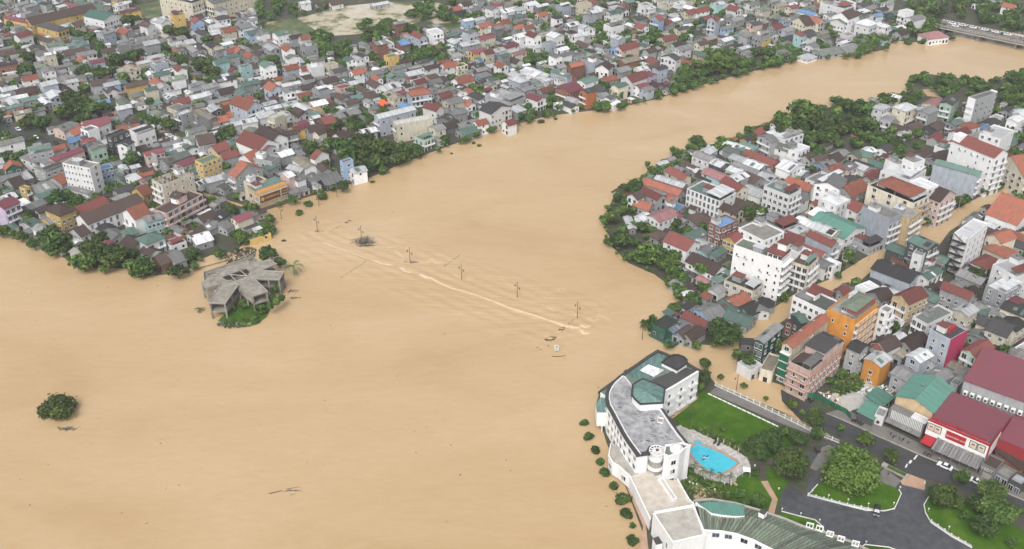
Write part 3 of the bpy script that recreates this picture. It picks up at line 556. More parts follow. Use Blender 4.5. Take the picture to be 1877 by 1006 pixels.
# ------------------------------------------------------------------ the buildings one can tell apart: near, right and left roof corners as read in the photo; storeys; roof; wall
BLOCKS = '''
G 965 880 1040 800 752 770 2.8 f t w;x8t y2w;house;white building with dark green flat roof and a long row of narrow windows
G 1478 838 1552 785 1300 760 4.2 f t w;x5s y3b;hotel;white hotel with a teal-roofed top terrace in the middle of the east bank
G 1440 428 1576 380 1367 390 2.8 f w w;y4s x0-;house;white house with pale glazed roof and dark green side, north edge of the east bank
G 1345 447 1396 432 1245 400 2.8 gx g g;x2b;house
G 880 584 932 555 765 535 2.1 gy g w;x3w;house
G 1095 806 1166 780 970 735 2.1 gy r c;y2w;house
G 1475 666 1586 610 1385 625 2 gy w w;y4w;house;white gabled house with a broad white roof, middle of the east bank
G 655 836 690 800 395 740 1.4 gy o g;;house
G 685 779 720 750 485 712 1.6 gy w g;;house
G 690 723 749 700 570 655 1.9 gy r c;;house
G 500 872 542 835 395 800 1.9 gy r g;;house
G 355 870 386 835 300 830 1.9 gx m w;;house
G 435 946 463 900 330 905 1 gy o g;;house
G 592 896 617 860 522 862 1 gx o w;;house
G 655 946 697 905 570 905 .9 f b g;;house;low house under a bright blue sheet near the east bank trees
G 1540 522 1612 470 1440 478 2 f w w;;house
M 515 108 655 58 420 62 2 gx p w;y4w x3w;house;two-storey white house with long pink tin roof beside the riverside trees
M 720 320 800 255 562 238 2 gy r w;y2w x2w;house;white-gabled house with red tiled roof behind the waterfront trees, below the pink roof
M 510 240 580 200 440 195 1 h m g;;house
M 770 245 865 190 675 190 1 gx t g;;house
M 800 130 915 90 730 60 1 h m g;;house
M 975 150 1100 95 880 105 3 f b n;y3s x2s;brick_house;red brick house with bright blue skylight roof and white porch
M 1080 262 1135 222 990 225 2 gx r y;x3s y2w;house;yellow-green walled house with red roof, left of the green-roofed white hotel
M 1425 400 1500 345 1065 277 5.6 f v w;x6n y4b;hotel;tall white hotel with pale green flat roof and red penthouse, small scattered windows
M 1215 620 1275 560 1003 530 2 f k c;x4s y2s;house;cream two-storey building with dark slatted terrace roof at the white hotel's foot
M 1075 735 1190 675 990 682 1 gx o w;;house
M 900 840 1010 790 780 745 1 gx g b;;house
M 1050 790 1120 750 960 705 1 gy t g;;house
M 1160 880 1215 810 1000 800 1 gy t g;;house
M 1190 800 1345 705 1120 730 1 gx k g;;house
M 1330 770 1350 715 1230 800 1 gx g w;;house
M 845 885 885 845 690 800 1 gy r g;;house
M 560 905 660 830 468 855 1.5 f k G;x4o y5o;restaurant;dark green waterfront restaurant with black framed flat roof at the river tip
M 668 940 755 885 575 905 1.2 mx b G;;house;low waterfront hall with bright blue tin roof
M 760 985 850 915 680 935 1 gx m g;;house
M 650 600 720 570 590 560 .8 gy g g;;shed
M 740 610 780 570 700 575 .8 gy m n;;shed
M 700 650 770 625 640 610 .7 gy w n;;shed
M 920 500 985 432 742 380 1 gy m w;;house
M 960 552 1060 490 903 520 1 gx t g;;house
M 950 640 1000 600 880 600 1 gx g w;;house
M 295 158 345 150 265 72 .9 gy w d;;shed;small white-roofed kiosk standing in the river off the east bank
M 1290 245 1425 170 1115 145 3 f c w;x3w y4w;house
M 1430 165 1512 95 1298 62 2.4 f k g;;house
M 1490 215 1605 150 1425 172 2 gx w c;;house
N 20 440 105 372 -110 400 4 f m c;y3b x3b;apartment_block;cream apartment block with rounded stacked balconies beside the white hotel
N 280 232 445 152 12 112 2 gy T w;y4s;market_hall;long market hall with big teal roof and white gable
N 60 170 105 140 -60 80 2.4 gy w w;;house
N 190 212 240 165 38 140 2.6 gy w c;;house
N 190 292 235 262 8 200 3 gy r s;y1b;house
N 250 318 300 275 130 300 1.5 f c w;;house
N 470 300 560 245 330 220 1.1 f k g;;house
N 622 85 700 40 425 -12 4.6 f c s;x0-y3b;apartment_block;tall pale blue-grey block with a long blank side wall, beside the flooded street
K 770 1010 885 955 600 958 4.2 f c t;y2b x0-;house
K 795 895 928 845 447 762 4.8 f k c;x3s y3b;hotel;beige hotel with three wide dark windows and a red-roofed pavilion on its roof terrace
K 990 885 1090 822 925 850 4 gy m p;y3b x2w;house
K 770 725 895 645 550 655 4 f w w;x4w y3w;house
K 800 598 860 560 735 556 5.6 f g w;x2w y2w;house
K 680 612 730 585 600 565 4.6 f w w;;house
K 900 790 950 745 790 720 4 f w w;x2w y2w;house
K 1268 692 1302 662 945 600 4 gy t s;y1b x0-;apartment_block;pale blue-grey block with a narrow teal roof and painted palm trees
K 1392 560 1480 520 1085 428 6.2 gy r w;x7n y2b;hotel;tall white hotel with stacked balconies and long maroon roof at the far right
K 1610 700 1690 640 1462 560 3 gx o c;x5s y2b;house
K 1440 420 1530 352 1290 372 4 f w w;x3w y3n;house
K 1255 128 1465 98 1165 120 4.6 f q g;x0-y0-;apartment_block;tall block with grey weathered side wall and one white end, by the far trees
K 1080 175 1155 120 985 160 3.2 gx k v;x3w y2w;house
K 960 188 1015 142 872 152 2 gx p c;x2w y2w;house
K 560 208 630 186 484 188 3 h w w;;house
K 740 218 826 186 640 186 3 h w c;;house
K 905 240 980 205 825 214 3 gx g g;;house
K 625 296 695 255 535 285 2 f g g;;house
K 1100 320 1150 290 1055 290 2 gx t g;;house
K 1205 348 1265 315 1150 310 2 h o w;;house
K 1290 350 1332 325 1255 325 1 gx b w;;house;small house with bright blue roof near the grey textured tower
K 1140 402 1212 368 1058 370 2 gx r w;;house
K 975 440 1030 405 892 422 1 gx r g;;house
K 1040 500 1078 450 968 462 1 f T w;-;house;low building with bright green flat court roof behind the white hotel tower
K 990 595 1050 535 905 550 1 gx m n;;house
K 460 560 490 520 390 530 1 gy t c;;house
K 390 560 455 528 312 530 1 gx v c;;house
K 315 652 368 612 258 622 2 gx g p;;house
K 430 655 465 620 355 612 1 gy w w;;house
K 225 695 268 640 128 652 3 gx o g;x2w;house
K 120 760 250 670 20 700 3 f g w;;house
K 250 792 308 722 65 752 3 gx g w;;house
K 230 915 345 872 88 862 3 f w w;;house
K 340 845 450 775 225 785 2 gx o g;;house
K 480 722 562 665 430 700 2 gx r g;;house
K 520 720 560 690 470 680 2 f t g;;house
K 90 600 170 570 30 560 1 gx m g;;house
K 150 640 215 600 80 590 1 gx g b;;house
K 1500 460 1610 420 1390 440 1 gx t g;;house
K 1540 640 1620 600 1480 560 1 gy r w;;house
K 1560 240 1620 210 1500 230 1.5 gx t g;;house
K 1560 300 1640 260 1480 280 1.5 gx w w;;house
K 380 960 420 900 330 900 2 gy r w;;house
K 80 1000 200 960 20 970 2 gy w t;;house
N 770 557 830 478 495 442 2 gy k s;x0-y2w;house;long grey house with black roof and white gable by the flooded street
N 905 532 992 465 833 487 2 gx t w;;house
N 895 312 957 258 770 238 4 gy t k;;house
N 862 358 905 292 793 330 3.6 f g w;;house
N 760 425 860 385 620 372 1.2 f n n;;house
N 1205 228 1355 118 1090 190 5.4 f w w;x0-y4t;apartment_block;narrow white tower with black zigzag fire escape on its side
N 1445 262 1537 215 1345 202 2.4 gx o c;x3w;temple
N 1485 372 1545 320 1325 290 1.3 h o c;;temple;low temple hall with orange roof skirt beside the white tower
N 1560 130 1720 10 1340 40 1.6 gy o w;;pavilion
N 1340 457 1440 392 1225 402 1.4 h r w;;house
N 1560 512 1650 420 1430 400 4 f w w;x2n y1n;apartment_block
N 1480 642 1560 560 1352 560 3 f w g;;house
N 1205 675 1263 642 990 600 2.6 gy r g;x4w y1w;house
N 950 615 1000 580 880 588 1 h m g;;house
N 760 716 910 655 635 652 3.2 gx r t;x2b y4w;house;tan three-storey villa with maroon roof, grey pediment and open balconies
N 365 832 545 708 155 750 5.6 f c O;x2n y5b;hotel;bright orange hotel with grey roof terrace and pale green penthouse
N 605 775 645 735 548 742 5 f c w;;house
N 560 692 637 652 462 622 2 gx m g;;house
N 900 862 1090 772 790 802 3 f q w;x3b y4w;house;white house with curved balconies and mossy flat roof, right of the orange hotel
N 1195 802 1292 765 1085 760 2.6 gx w c;x2w y2w;house
U 718 240 845 172 570 167 4.6 f k s;x2w y0-;apartment_block;slim block with pale blue-grey front, magenta side wall and black roof
N 178 662 206 625 42 595 2 gy r k;;house
N 290 652 332 622 212 606 2 gx r g;;house
N 440 622 560 590 352 582 2 f w w;;house
N 150 765 240 690 -85 645 4.2 f q w;x6w;hotel;white hotel with paired windows, between the street and the orange hotel
S 615 392 958 125 522 352 4.8 gx o c;x1s y1n;apartment_block;long narrow cream block with red roof and green shuttered front
S 785 606 1085 350 590 512 3.7 f k p;x2s y9t;apartment_block;pink apartment block with rows of dark windows and black roofs
S 352 346 542 200 265 318 3 gx g G;x2t y3w;house;narrow house with ornate white front and dark green side wall
S 235 600 340 540 112 520 1.4 f w w;x4o y2o;restaurant;low white terrace restaurant with chamfered corner at the flooded junction
S 435 612 480 455 330 560 1.6 f e c;x2o y1s;house
S 270 350 300 300 160 380 1 mx k d;;shed
S 620 160 740 60 560 130 2 gx k n;;house
S 700 160 730 120 640 70 2.6 gx t k;;house
S 1235 437 1335 372 1112 390 3.2 gy k g;;house
S 1480 425 1600 350 1358 335 2 gx m w;x1s;house
S 1430 565 1547 498 1270 498 2.7 gx w O;x1w y0-;house;orange walled house with white gable roof beside the vacant plot
S 1410 420 1450 390 1330 380 2 gx o g;;house
U 455 560 505 490 318 465 2 gy g g;x2w;house;grey house with ribbed vaulted grey roof, behind the teal-roofed warehouse
U 500 405 592 352 408 352 2.8 gx w s;x1s;house
U 600 400 640 375 525 385 2.4 gx g g;;house
U 440 312 556 235 345 258 1.8 gx m g;;house
U 270 302 340 258 168 258 2 gx m w;x1w;house
U 225 330 250 310 140 302 1.6 gx o g;;house
U 375 370 450 300 295 345 1.2 gx e g;;house
U 650 545 735 498 540 478 1.4 gx g g;;house
U 770 570 810 530 715 545 1.5 f q g;;house
U 900 372 995 280 815 305 2.8 gx r v;x2b y2w;house;pale green villa with red roof and balconies beside the magenta-sided block
U 1115 225 1165 120 978 155 2 gy k c;y2w x2w;house
U 1180 185 1240 100 1070 110 2 gx k c;;house
U 1235 440 1300 390 1190 420 2 f c c;x3t;house
U 1225 320 1290 270 1180 290 2 f w w;;house
U 595 757 757 602 325 648 2.6 gx T t;-;warehouse;big warehouse with smooth teal gable roof and stained beige front
E 655 232 712 188 470 185 4.8 f c w;x8n y1s;apartment_block;tall white tower with a long wall of tiny windows, left bank
b 430 645 762 592 348 545 3 f w g;;house
b 770 735 1182 582 700 692 2.5 gx M p;y7w;house;narrow pink house with a long maroon roof behind the white tower
b 640 905 900 808 470 825 2 f g g;;house
b 225 1012 475 960 60 915 1.2 mx w g;;house
b 75 862 320 835 -20 820 2 gy o G;;house;green walled house with orange roof at the left edge behind the white tower
b 485 742 742 625 290 684 2 mx g w;;house
b 1425 862 1592 802 1390 805 2.8 f b b;y3w x1w;house;bright blue house right behind the white tower
b 1640 900 1740 860 1600 860 1.5 f c v;;house
b 1795 525 1930 470 1635 512 3 gx k w;;house
b 1585 398 1822 300 1508 362 3 f k k;;house;black walled house with flat black roof in the left bank centre
b 1245 312 1385 250 1150 272 3 f g w;x2b;house
b 1262 292 1502 172 1190 212 2.5 gx M w;;house
b 1052 372 1212 262 985 312 2 gx o g;;house
b 905 312 1062 225 795 245 1.6 gx g p;;house
a 292 402 466 322 215 332 2.6 f w w;y3s;house;white two-tier house with broad white awnings near the debris heap
a 402 618 592 568 372 582 2 gx M p;y4w;house
a 622 702 882 612 530 662 2 gx q g;;house
a 772 738 945 668 702 702 2 gx M c;y4w;house
a 1002 702 1192 622 930 662 3 f t y;y4w x2w;villa;yellow villa with arched windows and blue-green roof, above the cream hotel
a 972 502 1146 472 922 422 2 gx m g;;house
a 880 462 1000 400 815 425 2 gx v w;;house
a 1162 582 1292 522 1075 532 2 gx r c;;house
a 1232 652 1392 612 1190 602 1.4 gx r g;;house
a 1272 512 1365 472 1208 472 1 mx t g;;house
a 1602 562 1782 462 1410 442 2.5 gy r w;y2w;house;white house with three stepped red roofs above the billboard restaurant
a 1742 472 1892 402 1600 362 2.5 gy m w;y3w;house
a 940 205 1010 175 870 160 2 gx e g;;house
a 1080 230 1160 205 925 140 2.6 gy e d;x4w;house;dark two-storey house with a rough front of pale plaster
a 1140 130 1215 115 1048 85 3 gy w k;x3w;house
a 760 150 870 95 650 80 2.6 f g c;;house
a 770 180 885 130 720 150 3 f w g;x2b;house
a 1480 130 1580 40 1395 20 3 gy o s;x0-;house
a 530 190 625 150 450 160 1.8 gy v w;;house
a 1430 280 1600 250 1375 240 2 gx w w;;house
a 1780 210 1880 170 1715 180 3 f w c;x2b y2b;house
F 325 300 532 238 260 276 2.8 gy o g;x1b y3n;house;grey gabled house with orange roof and white balconies behind the restaurant
F 450 352 548 306 388 322 3 f m c;;house
F 490 415 706 345 402 372 2.5 f t t;x2o y0-;restaurant;corner riverside restaurant with a long dark brown billboard and teal roof
F 716 302 756 282 655 272 2.4 gx w p;x1w;house
F 560 250 640 215 500 230 1.4 gx t g;;house
F 780 330 830 300 740 300 1.6 gx g w;;house
F 800 260 850 230 700 230 1.2 gy w g;;house
F 892 332 972 296 808 302 1.2 mx g k;;house
F 985 345 1112 312 945 282 1.2 mx g k;;house
F 1112 190 1196 172 1072 180 3.2 f r b;y1w x1w;house;bright blue three-storey house on the left bank waterfront
F 1190 272 1286 246 1155 236 1.8 gx w w;y3o;house;white boat-like house on the waterfront, right of the bright blue house
F 905 168 1016 130 862 158 2.4 gy r w;y3w;house
F 662 152 752 122 618 116 1.5 gx w g;;house
F 592 182 642 142 460 152 2.4 f g g;;house
F 440 182 522 142 350 152 2 gx o w;;house
F 840 235 905 205 760 160 1.6 gy e w;;house
F 960 260 1020 240 930 215 1.5 gy m g;;house
F 1060 90 1180 60 960 60 1 gx m g;;house
E 30 532 150 482 -70 500 3 gx M l;y3b;house;lilac house with maroon roof at the left edge of the river bank
E 436 582 552 532 325 535 2.5 hx m y;y3w x3w;villa;yellow villa with brown hipped roof behind the left riverside trees
E 642 642 1052 482 550 592 2 gx m w;y9t x1w;row_building;long two-storey row building with a single dark red roof
E 602 578 792 492 545 522 1.2 gx r y;;house
E 1052 432 1112 402 965 396 2 gx o y;;house
E 986 606 1096 556 905 548 2.5 gx o w;x2b;house
E 1072 628 1202 600 1018 590 2.2 gx g a;y4w;house
E 1185 355 1428 275 1085 322 5 f c c;y4n x2b;hotel;tall cream hotel with roof garden pots behind the pink-balconied hotel
E 1218 562 1482 420 1120 530 2.8 f m p;y6o x1o;hotel;pink and cream hotel with continuous balconies and brown roof terrace
E 922 732 1006 702 875 690 1.3 gx t g;;house
E 1072 792 1196 732 1010 742 2 h t w;;house;white house with a green hipped roof behind the riverside trees
E 1252 802 1362 762 1198 756 1 f M w;;house
E 1412 742 1522 702 1345 726 1 gx m w;;house
E 1440 790 1560 760 1380 745 1 gx w g;;house
E 592 732 662 702 500 695 1 gx m w;;house
E 370 640 440 620 270 610 1 gx g y;;house
E 230 660 290 625 140 630 1 gx t g;;house
E 180 600 215 585 90 590 1 gx m g;;house
E 1180 940 1245 900 1130 880 1 gx m n;;house
E 1290 930 1365 900 1180 860 1 gx g g;;house
E 1502 642 1582 582 1430 592 1 gx m g;;house
E 1520 690 1600 650 1460 650 1 gx g g;;house
F 342 628 442 578 305 592 1.8 gx M c;y2o;house;cream house with maroon roof on the spit by the ruin
F 202 612 312 552 150 590 1 gx k g;;house
F 260 680 310 650 170 650 1 gx g g;;house
F 60 780 160 750 0 720 1 gx w g;;house
F 60 730 120 700 -20 690 1 gx m g;;house
F 432 758 566 692 420 705 .8 f e y;;pavilion;low yellow walled river terrace at the tip of the left spit
F 400 690 520 640 360 660 .9 f k g;;house
E 642 422 702 400 440 370 1 gy g w;;house
E 450 350 495 320 350 320 1.6 gx o g;;house
E 300 420 415 380 210 370 1.2 gx g g;;house
E 110 380 190 350 40 330 1 gx m g;;house
E 182 382 226 366 130 372 2 f g y;;house
E 870 300 900 280 820 290 1.2 gx g v;;house
E 990 320 1025 300 920 290 1 gx w w;;house
c 1022 195 1377 115 948 165 3.2 gx w s;y7n x1b;apartment_block;long pale blue-grey block with white roof
c 1182 252 1537 192 1130 220 3.2 f w c;y7n x2b;apartment_block;long cream block with stacked balconies in front of the blue-grey block
c 1440 402 1562 372 1330 372 2 f v v;x2b y3b;house;mint green riverside house with ornate balconies
c 1562 312 1646 282 1500 272 2 gx g c;;house
c 1560 122 1656 97 1412 90 2.4 gy r w;y2w;house
c 1740 160 1870 140 1660 120 1.6 gx g g;;house
c 1700 220 1760 190 1550 200 1 gx k d;;house
c 870 340 1020 330 780 310 1.6 gx w g;;house
c 640 370 750 340 540 370 1 gx m w;;house
c 440 350 540 330 350 340 1.6 gx m c;;house
c 280 270 380 240 170 265 2 gx M y;;house
c 500 250 595 215 440 200 2 gx r n;;house
c 260 150 340 140 160 120 2.2 gy m g;;house
c 700 160 835 130 600 130 1.2 gx g g;;house
B 1132 702 1287 682 1092 672 3 h o s;y3w x2w;house
C -20 752 127 716 -235 700 2.2 f w g;y5o;gallery;large white flat-roofed hall open at the sides near the river
B 1716 836 1842 772 1655 792 3 gy k w;y2w;house
B 882 332 962 316 835 310 3.2 gx g n;;brick_house;tall raw brick house with small grey gable roof
B 1062 332 1126 316 1010 306 2.2 gx b n;;house;small brick house with bright blue roof beside the tall brick house
B 1192 282 1252 270 1120 252 3.2 gy o s;;house
B 1292 242 1372 230 1235 216 3.2 f w w;;house
C 1070 152 1102 140 1012 132 3 gx r b;;house;narrow house with a bright blue end wall in the far quarter
C 1482 152 1527 136 1420 142 4 gx r s;;house;slim tall pale house with small red roof, far quarter
C 802 372 932 336 738 352 2 gx r p;;house
C 432 492 542 480 375 482 2.4 gx o n;;house
C 542 682 617 662 485 662 3 gx k o;x2b;house;rust orange three-storey house on the far river bank
C 772 642 852 622 715 627 2.6 gx t c;;house
C 872 602 987 566 788 572 2.6 gx r w;y3b;house
C 1192 442 1222 422 1088 412 3 gx k w;;house
C 532 612 632 582 463 592 2 gx t w;;house
C 1012 557 1052 542 948 537 2.4 gy M l;;house
C 400 560 430 545 280 520 2.4 gy t s;;house
C 250 560 285 545 60 520 1.6 gy w w;;house
C 420 680 500 640 330 640 2 gx M n;;house
C 180 740 240 715 90 705 2 gy M w;;house
C 700 510 745 480 600 500 2.4 gx m w;;house
C 600 470 650 440 520 430 2.6 f s s;;house
A 1402 22 1482 -5 1165 -30 4.4 f k c;x9w y2w;hostel;big cream hostel block with rows of windows, nearer wing
A 1560 30 1830 -70 1480 -20 3.6 gx g c;y8w;hostel;big cream hostel block, farther wing under a tin roof
A 422 228 502 206 262 188 2.2 h k y;x8w y3w;school;yellow two-storey school block with dark hipped roof
A 230 178 702 68 185 150 2.2 gx m y;y14w;school;long yellow school wing with dark maroon roof
A 192 168 242 152 25 132 2.2 gy M y;;school;end wing of the yellow school with red roof and blank wall
A 757 147 887 110 600 116 2.5 gy T w;x8t y4t;school;white school hall with big teal roof and tall columns
A 742 62 792 40 545 22 1.5 gy t c;;school;low school wing under a long teal roof
A 882 97 1027 70 860 86 1.8 gx M y;;school;small yellow school wing with red roof right of the teal one
A 560 55 600 40 465 28 1.8 gy M y;;school;yellow school wing with short red roof left of the teal one
D 562 62 642 40 380 20 3 f w w;;apartment_block;broad white block near the far end of the bridge bend
D 592 142 662 110 480 112 3.4 gx m w;;apartment_block
D 562 172 602 150 465 147 2.6 gx t w;x4w;house
D 742 192 802 170 640 167 2.4 h w w;;house
D 330 112 362 96 222 82 1.5 gy b w;;house;white gabled house with light blue roof in the far right quarter
D 280 190 330 170 180 150 1.8 gx m c;;house
D 372 167 402 150 290 142 2 gy o c;;house
D 1010 90 1052 70 975 70 3 f w w;;house
D 1072 152 1162 130 1000 132 2 gx g w;;house
D 402 412 547 372 335 367 .7 gx q g;;boat_shed;long low stained green shed on the far river bank
D 590 390 660 350 500 345 .7 gx g g;;house
D 290 440 345 410 225 410 .6 h w w;;pavilion;small white tented roof right at the far river edge
D 1182 287 1322 267 1108 250 1.2 h p w;y6w;floating_restaurant;white floating restaurant with pink roof beside the bridge
D 1180 250 1250 235 1100 225 .5 f c w;;pavilion
'''
for _r in BLOCKS.strip().split('\n'):
    a_ = [p.strip() for p in _r.split(';')]; f_ = a_[0].split(); a_ += [''] * (4 - len(a_))
    block(f_[0], *[float(v) for v in f_[1:7]], float(f_[7]), f_[8] if f_[8] in ('gx', 'gy', 'f', 'h', 'mx', 'b') else f_[8][0], f_[9], f_[10], a_[2] or None, a_[3] or None, a_[1] or None)
